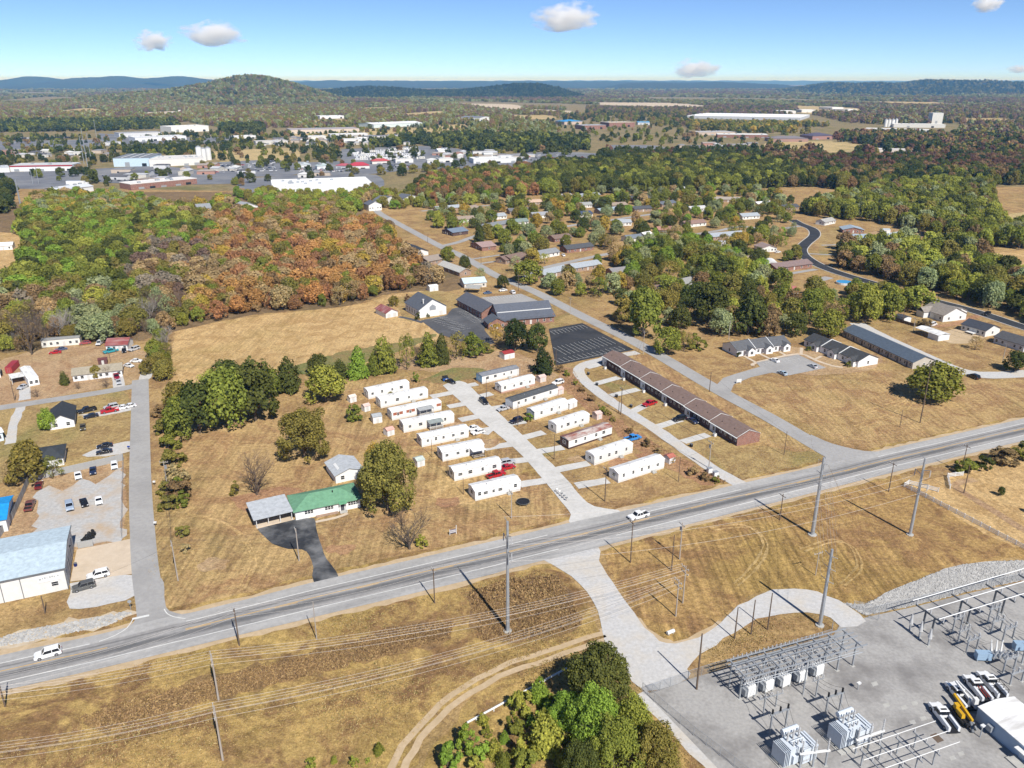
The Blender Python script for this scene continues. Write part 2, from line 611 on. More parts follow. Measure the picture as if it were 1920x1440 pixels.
# wide differences of cover
sheet('woodland_ground', [(-700, 640), (-100, 600), (0, 660), (150, 640), (250, 640), (335, 620), (480, 590), (640, 575), (740, 550), (850, 545), (860, 520), (770, 470), (700, 410), (600, 370), (300, 360), (0, 380), (-500, 380)], M['litter'], 0.012, 1.0)
sheet('wooded_land', [(-1600, 352), (0, 352), (700, 362), (1000, 366), (1300, 352), (1920, 350), (3500, 352), (2900, 158), (-1000, 158)], M['farland'], 0.016, 0, False)
sheet('field', [(328, 622), (400, 606), (480, 593), (560, 584), (640, 576), (700, 564), (745, 551), (800, 546), (832, 556), (795, 600), (826, 628), (800, 645), (740, 662), (700, 682), (640, 697), (560, 702), (500, 707), (400, 718), (335, 718), (318, 692)], M['field'], ZP, 0.6)
sheet('field', [(540, 690), (640, 660), (760, 640), (815, 625), (800, 640), (740, 660), (640, 693), (560, 700)], M['weedy'], ZP + 0.008, 1.2)
sheet('meadow', [(1380, 742), (1440, 720), (1560, 705), (1640, 690), (1720, 700), (1800, 712), (1920, 720), (2100, 730), (2100, 745), (1920, 782), (1760, 818), (1650, 842), (1600, 838), (1520, 800), (1440, 765)], M['mown'], ZP, 0.8)
sheet('meadow', [(1130, 1030), (1300, 985), (1440, 950), (1600, 905), (1690, 885), (1700, 910), (1920, 1030), (2100, 1120), (1930, 1050), (1870, 1050), (1800, 1058), (1740, 1078), (1660, 1113), (1590, 1130), (1515, 1104), (1440, 1106), (1385, 1130), (1310, 1190), (1240, 1198), (1180, 1130), (1135, 1060)], M['mown2'], ZP, 0.6)
sheet('meadow', [(1705, 905), (1780, 890), (1920, 845), (2100, 800), (2300, 1000), (1925, 1028)], M['field'], ZP + 0.005, 0.8)
sheet('weed_bank', [(-60, 1300), (240, 1248), (480, 1192), (905, 1090), (1020, 1062), (1065, 1085), (1105, 1145), (1125, 1190), (1060, 1205), (940, 1255), (850, 1310), (770, 1390), (720, 1460), (-120, 1500)], M['rough'], ZP, 0.8)
sheet('weed_bank', [(1205, 1300), (1180, 1280), (1100, 1240), (1050, 1225), (950, 1268), (870, 1330), (790, 1440), (780, 1480), (1330, 1480)], M['rough'], ZP, 0.8)
sheet('weed_bank', [(150, 1345), (330, 1292), (480, 1252), (620, 1216), (760, 1172), (850, 1168), (840, 1198), (700, 1236), (560, 1272), (400, 1312), (200, 1368)], M['weeds_brown'], ZP + 0.012, 1.8)
sheet('weed_bank', [(880, 1112), (960, 1088), (1040, 1082), (1076, 1132), (1090, 1172), (1000, 1198), (900, 1200)], M['weeds_brown'], ZP + 0.014, 1.6)
sheet('gravel_fringe', [(1128, 1180), (1180, 1150), (1212, 1176), (1240, 1199), (1270, 1204), (1312, 1190), (1352, 1164), (1360, 1172), (1315, 1203), (1268, 1216), (1225, 1208), (1190, 1185), (1145, 1215)], M['dirt'], ZP + 0.02, 0.8)
sheet('yard_grass', [(300, 860), (340, 800), (520, 780), (640, 720), (800, 705), (850, 740), (1000, 890), (1060, 985), (960, 1002), (640, 1075), (590, 1090), (480, 1118), (330, 1140), (305, 1100), (290, 950)], M['mown_yard'], ZP, 0.5)
sheet('bare_clay', [(430, 935), (520, 915), (600, 930), (560, 965), (480, 965), (440, 950)], M['redclay'], ZP + 0.01, 1.0)
sheet('bare_clay', [(800, 905), (850, 890), (900, 915), (880, 945), (820, 935)], M['field'], ZP + 0.01, 1.0)
sheet('lawn', [(720, 690), (830, 660), (960, 660), (1040, 700), (1010, 735), (900, 715), (840, 700)], M['clay'], ZP, 1.0)
sheet('lawn', [(790, 712), (850, 690), (900, 690), (915, 700), (840, 720)], M['weedy'], ZP + 0.01, 1.0)
sheet('bare_clay', [(1045, 690), (1075, 690), (1100, 740), (1180, 800), (1280, 860), (1370, 905), (1340, 915), (1240, 870), (1140, 800), (1060, 730)], M['redclay'], ZP + 0.004, 0.8)
sheet('lawn', [(1130, 715), (1250, 740), (1380, 830), (1420, 835), (1545, 855), (1410, 902), (1300, 840), (1180, 765)], M['lawn'], ZP + 0.004, 0.6)
sheet('lawn', [(1160, 665), (1200, 665), (1330, 735), (1430, 790), (1530, 840), (1440, 835), (1300, 750), (1180, 690)], M['mown'], ZP + 0.004, 0.4)
sheet('lawn', [(-60, 780), (150, 745), (240, 740), (244, 850), (230, 855), (60, 890), (-40, 900)], M['lawn'], ZP + 0.004, 0.6)
sheet('lawn', [(-60, 700), (20, 670), (120, 650), (260, 655), (280, 690), (262, 715), (125, 740), (-40, 762)], M['clay'], ZP + 0.004, 0.8)
sheet('lawn', [(740, 560), (810, 545), (880, 560), (850, 580), (790, 600), (760, 600)], M['lawn'], ZP + 0.006, 0.6)
sheet('lawn', [(1030, 600), (1075, 585), (1095, 605), (1035, 615)], M['lawn'], ZP + 0.006, 0.4)
sheet('bare_clay', [(1470, 650), (1640, 665), (1640, 690), (1590, 700), (1500, 700)], M['clay'], ZP + 0.006, 0.6)
sheet('pasture', [(1830, 480), (1920, 470), (2100, 470), (2100, 530), (1920, 530), (1860, 515)], M['field'], ZP, 0)
sheet('pasture', [(1868, 408), (1920, 398), (2100, 390), (2100, 425), (1920, 430), (1880, 425)], M['farfield'], ZP, 0)
sheet('pasture', [(-100, 430), (40, 440), (60, 470), (30, 520), (-100, 540)], M['field'], ZP, 0)
sheet('lawn', [(1600, 440), (1720, 425), (1730, 445), (1620, 460)], M['clay'], ZP + 0.004, 0)
sheet('lawn', [(1540, 432), (1600, 425), (1600, 460), (1540, 480)], M['lawn'], ZP + 0.004, 0)
for pts, mt in [([(400, 284), (545, 278), (548, 303), (420, 305)], 'farfield'), ([(100, 210), (160, 203), (200, 206), (195, 213), (110, 214)], 'farfield'),
				([(190, 187), (255, 181), (260, 189), (205, 193)], 'palefield'), ([(400, 196), (470, 191), (480, 197), (420, 201)], 'farfield'),
				([(480, 192), (560, 188), (575, 196), (490, 199)], 'farfield'), ([(758, 213), (828, 208), (833, 216), (765, 221)], 'farfield'),
				([(855, 194), (960, 196), (985, 206), (960, 210), (900, 203)], 'palefield'), ([(1110, 192), (1250, 193), (1312, 197), (1300, 201), (1120, 196)], 'palefield'),
				([(1035, 232), (1180, 228), (1300, 244), (1440, 262), (1430, 274), (1300, 268), (1180, 262), (1040, 254)], 'farfield'),
				([(1480, 240), (1700, 236), (1800, 232), (1810, 240), (1700, 252), (1500, 250)], 'farfield'), ([(960, 215), (1040, 217), (1040, 223), (960, 222)], 'farfield'),
				([(1435, 268), (1560, 264), (1640, 276), (1560, 286), (1440, 280)], 'farfield'), ([(540, 246), (800, 240), (860, 246), (800, 255), (560, 256)], 'farfield'),
				([(1490, 198), (1600, 202), (1605, 213), (1500, 212)], 'farfield'), ([(1000, 205), (1070, 208), (1060, 213), (1000, 211)], 'palefield'), ([(585, 226), (650, 223), (660, 230), (600, 233)], 'farfield'), ([(820, 236), (880, 233), (890, 242), (830, 245)], 'farfield'), ([(270, 211), (340, 208), (350, 216), (280, 219)], 'palefield'), ([(40, 220), (110, 217), (115, 224), (50, 226)], 'farfield'), ([(680, 202), (740, 200), (745, 206), (690, 208)], 'farfield'), ([(1640, 190), (1760, 192), (1750, 196), (1650, 195)], 'farfield'), ([(1210, 183), (1330, 184), (1320, 188), (1215, 187)], 'farfield'), ([(320, 186), (380, 184), (385, 189), (330, 191)], 'farfield'), ([(1800, 222), (1880, 222), (1885, 230), (1810, 231)], 'farfield')]:
	sheet('pasture', pts, M[mt], ZP, 0, True, None, 40.0)
for pts in ([(-200, 318), (40, 322), (160, 316), (140, 350), (0, 354), (-200, 360)], [(-200, 268), (160, 262), (190, 262), (180, 274), (20, 282), (-200, 284)], [(185, 250), (320, 258), (420, 256), (430, 266), (330, 272), (200, 274)],
			[(380, 306), (520, 300), (560, 318), (540, 330), (400, 328)], [(445, 336), (600, 326), (705, 328), (700, 360), (500, 365), (450, 360)], [(540, 306), (740, 300), (790, 312), (700, 326), (560, 328)],
			[(640, 280), (790, 274), (880, 284), (870, 312), (780, 316), (650, 306)], [(870, 296), (1000, 286), (1120, 288), (1110, 308), (880, 318)], [(1145, 272), (1240, 274), (1230, 290), (1150, 286)],
			[(160, 318), (300, 312), (440, 330), (430, 345), (300, 345), (170, 340)], [(1235, 274), (1420, 270), (1420, 282), (1260, 288)]):
	sheet('parking_lot', pts, M['asphalt_town'], ZP + 0.02, 0, True, None, 30.0)

# the highway
N_EDGE = [(-260, 1286), (0, 1230), (62, 1216), (187, 1190), (305, 1160), (370, 1147), (480, 1120), (590, 1092), (760, 1053), (960, 1007), (1072, 980), (1167, 959), (1377, 910), (1545, 872), (1645, 847), (1780, 817), (1920, 785), (2200, 722)]
S_EDGE = [(-260, 1352), (10, 1295), (240, 1242), (480, 1184), (905, 1082), (960, 1066), (1120, 1027), (1440, 946), (1680, 885), (1920, 827), (2200, 762)]
NE, SE = resample(N_EDGE, 240), resample(S_EDGE, 240)
hw = strip('highway', NE, SE, M['highway'], ZR)
for a, b in zip(NE, SE):
	c = (a + b) / 2
	BLOCKED.append((c.x, c.y, 9.5))


def line_at(u, w, i0, i1, mat):
	A = [a.lerp(b, u) for a, b in zip(NE[i0:i1], SE[i0:i1])]
	n = len(A)
	Lp, Rp = [], []
	for i, c in enumerate(A):
		t = (A[min(i + 1, n - 1)] - A[max(i - 1, 0)]).normalized()
		nn = Vector((-t.y, t.x, 0)) * w / 2
		Lp.append(c + nn)
		Rp.append(c - nn)
	return strip('road_marking', Lp, Rp, mat, ZL, hw)


u_of = lambda x: max(range(240), key=lambda k: -abs(proj(NE[k])[0] - x))
for x0, x1 in ((-250, 190), (345, 1040), (1190, 1395), (1650, 2190)):
	line_at(0.235, 0.2, u_of(x0), u_of(x1), M['paint_white'])
for x0, x1 in ((-250, 1060), (1160, 2190)):
	line_at(0.77, 0.2, u_of(x0), u_of(x1), M['paint_white'])
for x0, x1 in ((-250, 215), (345, 2190)):
	line_at(0.46, 0.22, u_of(x0), u_of(x1), M['paint_yellow'])
k = u_of(345)
while k < 232:
	line_at(0.49, 0.18, k, k + 4, M['paint_yellow'])
	k += 11

for E, O in ((NE, SE), (SE, NE)):
	ribbon('road_verge', [a + (a - b).normalized() * 0.5 for a, b in zip(E[::3], O[::3])], 2.0, M['dirt'], ZP + 0.02, px=False, wob=0.55, block=False, step=2.0)
	ribbon('road_verge', [a + (a - b).normalized() * 1.9 for a, b in zip(E[::3], O[::3])], 2.2, M['rough'], ZP + 0.012, px=False, wob=0.6, block=False, step=2.0)
for pts in ([(186, 1204), (215, 1193), (238, 1179), (249, 1163)], [(308, 1143), (314, 1152), (328, 1158), (348, 1161)]):
	ribbon('road_marking', pts, 0.2, M['paint_white'], ZL + 0.006, parent=hw)

# roads, lanes and drives
ribbon('residential_lane', [(263, 712), (263, 760), (263, 900), (268, 1010), (274, 1080), (282, 1130), (286, 1165)], 5.9, M['asphalt_old'], ZG + 0.012)
sheet('lane_mouth', [(255, 1090), (303, 1085), (309, 1130), (318, 1146), (345, 1153), (360, 1157), (186, 1196), (238, 1178), (256, 1158), (258, 1130)], M['asphalt_old'], ZG + 0.02)
mk = MB().face([(*G((248, 1160))[:2], ZL), (*G((280, 1153))[:2], ZL), (*G((280, 1156.5))[:2], ZL), (*G((248, 1163.5))[:2], ZL)])
mk.build('road_marking', M['paint_white'], hw)
ribbon('residential_lane', [(-120, 786), (0, 765), (60, 756), (125, 746), (212, 732), (262, 722)], 5.2, M['asphalt_old'], ZG + 0.008)
sheet('gravel_drive', [(258, 722), (280, 712), (287, 690), (270, 690), (262, 705)], M['gravel'], ZG, 0.3)
ribbon('gravel_drive', [(20, 832), (24, 800), (36, 770), (45, 755)], 3.0, M['gravel'], ZG - 0.004, wob=0.3)
ribbon('gravel_drive', [(46, 750), (46, 735), (45, 722)], 3.5, M['gravel'], ZG - 0.008, wob=0.3)
ribbon('gravel_drive', [(224, 733), (222, 715), (220, 705)], 4.0, M['gravel'], ZG - 0.006, wob=0.2)
sheet('gravel_drive', [(150, 855), (190, 838), (247, 828), (248, 846), (200, 856)], M['gravel'], ZG - 0.006, 0.5)
sheet('gravel_drive', [(145, 778), (180, 774), (250, 758), (250, 768), (190, 780)], M['gravel'], ZG - 0.01, 0.4)
sheet('stone_yard', [(58, 902), (120, 889), (200, 871), (231, 864), (229, 1011), (146, 1032), (60, 1010), (0, 1010), (26, 972)], M['clay'], ZP + 0.006, 0.3)
sheet('stone_yard', [(62, 935), (90, 912), (120, 918), (150, 900), (190, 905), (227, 880), (229, 1010), (200, 1018), (150, 1031), (100, 1012), (60, 1000), (72, 965)], M['gravel_yard'], ZG, 1.3)
sheet('concrete_apron', [(144, 1031), (249, 1010), (252, 1076), (132, 1091)], M['pad_concrete'], ZG, 0, False)
sheet('gravel_drive', [(130, 1093), (252, 1078), (256, 1116), (208, 1132), (130, 1141), (133, 1115)], M['gravel'], ZG - 0.01, 0.3)
sheet('rocky_bank', [(-40, 1205), (60, 1178), (160, 1160), (235, 1145), (250, 1150), (200, 1175), (80, 1200), (-40, 1222)], M['palefield'], ZP + 0.01, 1.6)
lane = sheet('park_lane', [(830, 723), (850, 716), (872, 717), (902, 745), (937, 776), (1000, 836), (1060, 896), (1090, 932), (1115, 950), (1165, 961), (1072, 983), (1070, 965), (1040, 926), (975, 851), (905, 791), (860, 750)], M['lane_concrete'], ZG + 0.015, 0.1)
for a, b in [((808, 744), (846, 737)), ((840, 763), (872, 757)), ((862, 788), (905, 779)), ((888, 811), (925, 804)), ((908, 841), (960, 833)), ((939, 868), (990, 862)), ((974, 909), (1030, 900)),
			 ((862, 726), (895, 720)), ((885, 747), (922, 738)), ((912, 768), (955, 761)), ((940, 797), (985, 790)), ((970, 823), (1020, 811)), ((1000, 849), (1056, 839)), ((1040, 882), (1104, 869)), ((1080, 911), (1140, 901)),
			 ((920, 812), (885, 806))]:
	ribbon('driveway', [a, b], 3.6, M['lane_concrete'], ZG, wob=0.15)
sheet('asphalt_driveway', [(482, 992), (540, 977), (552, 974), (588, 972), (592, 990), (600, 1015), (612, 1048), (634, 1081), (588, 1092), (588, 1065), (580, 1042), (566, 1030), (540, 1030), (512, 1020), (495, 1006)], M['asphalt_drive'], ZG, 0.1)
ribbon('garden_path', [(592, 979), (630, 971), (652, 963)], 1.1, M['pad_concrete'], ZG)
ribbon('gravel_drive', [(1196, 661), (1150, 669), (1127, 675), (1095, 684), (1085, 699), (1110, 726), (1148, 754), (1186, 778), (1233, 807), (1287, 846), (1340, 882), (1379, 903), (1400, 914)], 4.6, M['gravel'], ZG, wob=0.2)
for a, b in [((1112, 721), (1161, 708)), ((1145, 742), (1197, 730)), ((1186, 772), (1212, 759)), ((1233, 800), (1276, 787)), ((1280, 829), (1327, 815)), ((1100, 690), (1128, 682))]:
	ribbon('driveway', [a, b], 3.4, M['lane_concrete'], ZG - 0.01, wob=0.15)
ribbon('church_street', [(690, 380), (712, 400), (735, 413), (768, 431), (826, 462), (860, 477), (894, 496), (933, 518), (1000, 546), (1090, 592), (1206, 650), (1340, 728), (1440, 782), (1520, 829), (1570, 858)], 6.6, M['asphalt_old'], ZG + 0.012)
sheet('street_mouth', [(1520, 815), (1560, 832), (1620, 846), (1660, 846), (1700, 842), (1560, 880), (1470, 897), (1520, 885), (1545, 865), (1546, 855), (1525, 842)], M['asphalt_old'], ZG + 0.02)
for nm, pts, w in [('side_street', [(826, 462), (860, 454), (900, 440), (960, 424)], 5.5), ('side_street', [(985, 520), (1020, 503), (1075, 490), (1130, 478), (1190, 468)], 5.5), ('side_street', [(1060, 425), (1090, 420), (1137, 414), (1184, 407), (1250, 398)], 5.5),
				   ('side_street', [(790, 396), (820, 393), (870, 389), (930, 384)], 5.0), ('side_street', [(1300, 440), (1350, 432), (1390, 425), (1450, 430), (1500, 424)], 5.0), ('side_street', [(1440, 520), (1470, 515), (1530, 505)], 4.0),
				   ('driveway', [(885, 486), (938, 478)], 3.0), ('driveway', [(895, 495), (945, 488)], 3.0), ('driveway', [(1560, 478), (1500, 475)], 3.0), ('driveway', [(1555, 520), (1520, 530)], 6.0), ('driveway', [(1600, 458), (1540, 460)], 3.0)]:
	ribbon(nm, pts, w, M['asphalt_old'], ZG)
nr = ribbon('new_asphalt_road', [(1485, 412), (1500, 420), (1523, 430), (1527, 442), (1510, 457), (1502, 469), (1510, 482), (1537, 498), (1576, 513), (1640, 532), (1720, 556), (1824, 583), (1920, 614), (2050, 655)], 7.6, M['asphalt_new'], ZG + 0.03)
_c = spline([G(p) for p in [(1485, 412), (1500, 420), (1523, 430), (1527, 442), (1510, 457), (1502, 469), (1510, 482), (1537, 498), (1576, 513), (1640, 532), (1720, 556), (1824, 583), (1920, 614), (2050, 655)]], 3.0)
for off, w, mt in ((-4.05, 0.55, 'lane_concrete'), (4.05, 0.55, 'lane_concrete'), (0.28, 0.3, 'paint_yellow'), (-0.28, 0.3, 'paint_yellow')):
	pts = []
	for i, c in enumerate(_c):
		t = (_c[min(i + 1, len(_c) - 1)] - _c[max(i - 1, 0)]).normalized()
		pts.append(c + Vector((-t.y, t.x, 0)) * off)
	ribbon('kerb' if abs(off) > 1 else 'road_marking', pts, w, M[mt], ZG + (0.06 if abs(off) > 1 else 0.036), parent=nr, px=False)
ap = sheet('apartment_parking', [(1340, 726), (1356, 709), (1380, 701), (1425, 688), (1418, 680), (1496, 665), (1549, 690), (1480, 704), (1447, 699), (1407, 708), (1376, 721), (1368, 740)], M['asphalt_old'], ZG + 0.006, 0, False)
ribbon('pavement', [(1412, 686), (1418, 680), (1496, 664), (1530, 676), (1560, 686), (1580, 689)], 1.6, M['pad_concrete'], ZG + 0.012)
for a, b in (((1394, 667), (1416, 679)), ((1425, 664), (1442, 672)), ((1462, 660), (1476, 668)), ((1503, 652), (1502, 664)), ((1540, 668), (1528, 674))):
	ribbon('pavement', [a, b], 1.3, M['pad_concrete'], ZG + 0.004)
ribbon('gravel_drive', [(1606, 606), (1622, 615), (1665, 637), (1740, 671), (1790, 692), (1840, 703), (1920, 701), (2050, 690)], 7.5, M['gravel'], ZG - 0.004, wob=0.2)
sheet('gravel_drive', [(1768, 622), (1800, 617), (1845, 634), (1800, 645), (1772, 640)], M['dirt'], ZG - 0.01, 0.4)
ribbon('clay_drive', [(1752, 612), (1790, 608), (1815, 598), (1850, 590)], 4.0, M['redclay'], ZG - 0.012, wob=0.3)
dk = sheet('church_parking', [(1029, 617), (1092, 606), (1189, 656), (1042, 686)], M['asphalt_new'], ZG, 0, False)
cl = sheet('church_parking', [(789, 601), (838, 591), (848, 579), (870, 574), (906, 600), (913, 606), (908, 619), (929, 644), (894, 650), (822, 626)], M['asphalt_mid'], ZG, 0, False)
gl = sheet('church_parking', [(902, 558), (977, 551), (1030, 573), (1032, 580), (950, 590), (936, 578)], M['asphalt_old'], ZG - 0.008, 0, False)
ribbon('garden_path', [(793, 605), (768, 598), (748, 594)], 2.5, M['asphalt_mid'], ZG - 0.01)


def stalls(parent, a, b, depth_px, n, w=0.12):
	"""a row of painted parking stalls from a to b, each stall line ending at the offset depth_px"""
	A, B = G(a), G(b)
	D = G((a[0] + depth_px[0], a[1] + depth_px[1])) - A
	ax = (B - A).normalized()
	for k in range(n + 1):
		p = A.lerp(B, k / n)
		q = p + D
		mb = MB().face([(p.x, p.y, ZL), (p.x + ax.x * w, p.y + ax.y * w, ZL), (q.x + ax.x * w, q.y + ax.y * w, ZL), (q.x, q.y, ZL)])
		mb.build('stall_line', M['paint_white'], parent)
	nv = Vector((-ax.y, ax.x, 0)) * w / 2
	mb = MB().face([(*(A - nv)[:2], ZL + 0.003), (*(B - nv)[:2], ZL + 0.003), (*(B + nv)[:2], ZL + 0.003), (*(A + nv)[:2], ZL + 0.003)])
	mb.build('stall_line', M['paint_white'], parent)


stalls(dk, (1048, 658), (1140, 638), (14, 8), 12)
stalls(dk, (1048, 658), (1140, 638), (-11, -6.5), 12)
stalls(dk, (1032, 622), (1092, 610), (9, 6), 9)
stalls(dk, (1050, 681), (1172, 656), (-12, -6.5), 14)
stalls(cl, (820, 596), (868, 618), (14, -2), 9)
stalls(cl, (820, 596), (868, 618), (-16, 3), 9)
stalls(cl, (872, 583), (902, 603), (-14, 2.5), 9)
stalls(gl, (910, 559), (970, 552), (6, 5), 12)
stalls(ap, (1430, 682), (1490, 670), (9, 4.5), 7)

for x, y, w in ((880, 858, 22), (852, 800, 20), (912, 832, 24), (1000, 885, 24), (1030, 845, 20), (1165, 868, 24), (1150, 835, 28), (828, 760, 18), (905, 882, 20), (1090, 815, 22), (935, 905, 22), (1210, 855, 20), (1080, 860, 20), (780, 770, 22), (840, 940, 26), (640, 1030, 30), (400, 1060, 30)):
	rg = random.Random(x)
	sheet('bare_ground', [(x + w * rg.uniform(0.7, 1.2) * math.cos(a), y + w * 0.4 * rg.uniform(0.6, 1.2) * math.sin(a)) for a in (0, 0.8, 1.6, 2.4, 3.1, 4.0, 4.8, 5.6)], M[rg.choice(('clay', 'redclay', 'lawn', 'rough'))], ZP + 0.04, 0.7)
for pts in ([(1375, 1095), (1415, 1055), (1430, 1015), (1395, 985), (1330, 990)], [(1575, 1095), (1606, 1062), (1594, 1025), (1560, 1012), (1500, 1030)], [(1590, 702), (1655, 718), (1690, 742), (1650, 762), (1560, 776), (1440, 760)], [(1620, 700), (1700, 722), (1690, 765), (1600, 800)], [(330, 960), (420, 980), (470, 1040), (450, 1100)]):
	for dx in (0, 9):
		ribbon('tyre_track', [(x + dx, y + dx * 0.5) for x, y in pts], 0.55, M['field'], ZP + 0.075, wob=0.2, block=False, step=2.0)

# drive and yard of the substation
sheet('gravel_drive', [(1022, 1051), (1070, 1080), (1100, 1110), (1120, 1145), (1130, 1185), (1140, 1215), (1172, 1255), (1206, 1296), (1292, 1273), (1289, 1254), (1312, 1230), (1374, 1188), (1436, 1156), (1515, 1150), (1560, 1160), (1578, 1176), (1625, 1166), (1592, 1138), (1552, 1117), (1515, 1107), (1465, 1105), (1435, 1112), (1385, 1136), (1350, 1168), (1310, 1195), (1267, 1208), (1237, 1201), (1210, 1177), (1180, 1138), (1150, 1093), (1124, 1052), (1122, 1024)], M['gravel'], ZG, 0.25)
sheet('substation_yard', [(1212, 1302), (1292, 1274), (1380, 1248), (1560, 1196), (1575, 1172), (1628, 1157), (1720, 1137), (1820, 1112), (1930, 1088), (2080, 1055), (2250, 1500), (1460, 1560)], M['pad_stone'], ZG - 0.01, 0.0, False)
sheet('stone_bed', [(1582, 1131), (1622, 1134), (1660, 1114), (1740, 1080), (1800, 1060), (1870, 1053), (1930, 1051), (2080, 1030), (2080, 1052), (1930, 1085), (1820, 1108), (1720, 1133), (1640, 1150), (1618, 1152)], M['riprap_bed'], ZP + 0.02, 0.3)
ribbon('gravel_drive', [(1200, 1300), (1260, 1360), (1330, 1430), (1400, 1500)], 3.0, M['gravel'], ZG - 0.014, wob=0.3)
trk = [(1135, 1192), (1080, 1210), (1000, 1238), (960, 1250), (900, 1280), (855, 1307), (815, 1345), (780, 1382), (752, 1425), (735, 1470)]
ribbon('dirt_track', trk, 3.5, M['dirt'], ZG - 0.012, wob=0.25)
ribbon('grass_median', trk, 0.8, M['rough'], ZG + 0.022, wob=0.25)
ribbon('dirt_track', [(1830, 900), (1790, 910), (1850, 950), (1930, 1000)], 2.5, M['clay'], ZG - 0.012, wob=0.2)

# ================================================================ BUILDINGS
HOUSES = []
_win = {}


def win_mesh(w, h, bars):
	k = (round(w, 2), round(h, 2), bars)
	if k not in _win:
		t = 0.09
		f = MB()
		f.box(-w / 2 - t, -0.06, -t, w / 2 + t, 0.02, 0).box(-w / 2 - t, -0.06, h, w / 2 + t, 0.02, h + t)
		f.box(-w / 2 - t, -0.06, 0, -w / 2, 0.02, h).box(w / 2, -0.06, 0, w / 2 + t, 0.02, h)
		if bars:
			f.box(-w / 2, -0.05, h / 2 - 0.03, w / 2, 0.0, h / 2 + 0.03)
		p = MB().box(-w / 2, -0.02, 0, w / 2, 0.01, h)
		_win[k] = (f.mesh('window', M['trim']), p.mesh('pane', M['glass']))
	return _win[k]


def window(root, x, y, z, rz, w=1.0, h=1.1, bars=True, name='window'):
	f, p = win_mesh(w, h, bars)
	a = link(name, f, root, (x, y, z), rz)
	link('pane', p, a)
	return a


_door = {}


def door(root, x, y, rz, w=1.0, h=2.05, col=(0.6, 0.6, 0.58), name='door'):
	k = (round(w, 2), round(h, 2))
	if k not in _door:
		d = MB().box(-w / 2, -0.05, 0.02, w / 2, 0.02, h)
		if w > 2:
			for i in range(1, 4):
				d.box(-w / 2 + 0.1, -0.075, h * i / 4 - 0.02, w / 2 - 0.1, -0.05, h * i / 4 + 0.02)
		else:
			d.box(w * 0.3, -0.1, h * 0.45, w * 0.38, -0.05, h * 0.5)
		_door[k] = d.mesh('door', M['wall'])
	o = link(name, _door[k], root, (x, y, 0.1), rz)
	o.color = c4(col)
	return o


def shell(L, d, h, rh, style):
	"""walls up to the roof"""
	mb = MB()
	if style == 'gable':        # ridge along x
		for x, s in ((0, 1), (L, -1)):
			pts = [(x, 0, 0), (x, 0, h), (x, d / 2, h + rh), (x, d, h), (x, d, 0)]
			mb.face(pts if s < 0 else pts[::-1])
		mb.face([(0, 0, 0), (L, 0, 0), (L, 0, h), (0, 0, h)]).face([(L, d, 0), (0, d, 0), (0, d, h), (L, d, h)])
	elif style == 'front':      # ridge along y, gable faces the viewer
		for y, s in ((0, 1), (d, -1)):
			pts = [(0, y, 0), (L, y, 0), (L, y, h), (L / 2, y, h + rh), (0, y, h)]
			mb.face(pts if s > 0 else pts[::-1])
		mb.face([(0, d, 0), (0, 0, 0), (0, 0, h), (0, d, h)]).face([(L, 0, 0), (L, d, 0), (L, d, h), (L, 0, h)])
	else:
		mb.face([(0, 0, 0), (L, 0, 0), (L, 0, h), (0, 0, h)]).face([(L, 0, 0), (L, d, 0), (L, d, h), (L, 0, h)])
		mb.face([(L, d, 0), (0, d, 0), (0, d, h), (L, d, h)]).face([(0, d, 0), (0, 0, 0), (0, 0, h), (0, d, h)])
	return mb


def roof_mesh(L, d, h, rh, style, o=0.4, t=0.16):
	mb = MB()
	if style == 'gable':
		k = rh / (d / 2)
		for s in (0, 1):
			e = (-o, h - k * o) if s == 0 else (d + o, h - k * o)
			a = [(-o, e[0], e[1] + 0.02), (L + o, e[0], e[1] + 0.02), (L + o, d / 2, h + rh + 0.02), (-o, d / 2, h + rh + 0.02)]
			mb.hull(a, [(x, y, z + t) for x, y, z in a])
	elif style == 'front':
		k = rh / (L / 2)
		for e in (-o, L + o):
			a = [(e, -o, h - k * o + 0.02), (L / 2, -o, h + rh + 0.02), (L / 2, d + o, h + rh + 0.02), (e, d + o, h - k * o + 0.02)]
			mb.hull(a, [(x, y, z + t) for x, y, z in a])
	elif style == 'hip':
		q = min(d / 2, L / 2.2)
		b = [(-o, -o, h), (L + o, -o, h), (L + o, d + o, h), (-o, d + o, h)]
		r0, r1 = (q, d / 2, h + rh), (L - q, d / 2, h + rh)
		mb.box(-o, -o, h - 0.12, L + o, d + o, h)
		z = lambda p: (p[0], p[1], p[2] + 0.005)
		mb.face([z(b[0]), z(b[1]), r1, r0]).face([z(b[1]), z(b[2]), r1]).face([z(b[2]), z(b[3]), r0, r1]).face([z(b[3]), z(b[0]), r0])
	elif style == 'round':
		n = 6
		ring = lambda x: [(x, d / 2 - (d / 2 + 0.06) * math.cos(math.pi * i / n), h + rh * math.sin(math.pi * i / n)) for i in range(n + 1)]
		mb.hull(ring(-0.06), ring(L + 0.06))
	elif style == 'shed':
		a = [(-o, -o, h), (L + o, -o, h), (L + o, d + o, h + rh), (-o, d + o, h + rh)]
		mb.hull(a, [(x, y, z + t) for x, y, z in a])
	else:                       # flat with a low parapet
		mb.box(-0.15, -0.15, h, L + 0.15, d + 0.15, h + 0.25)
		for q in ((-0.15, -0.15, L + 0.15, 0.1), (-0.15, d - 0.1, L + 0.15, d + 0.15)):
			mb.box(q[0], q[1], h + 0.25, q[2], q[3], h + 0.6)
		for q in ((-0.15, 0.1, 0.1, d - 0.1), (L - 0.1, 0.1, L + 0.15, d - 0.1)):
			mb.box(q[0], q[1], h + 0.25, q[2], q[3], h + 0.6)
	return mb


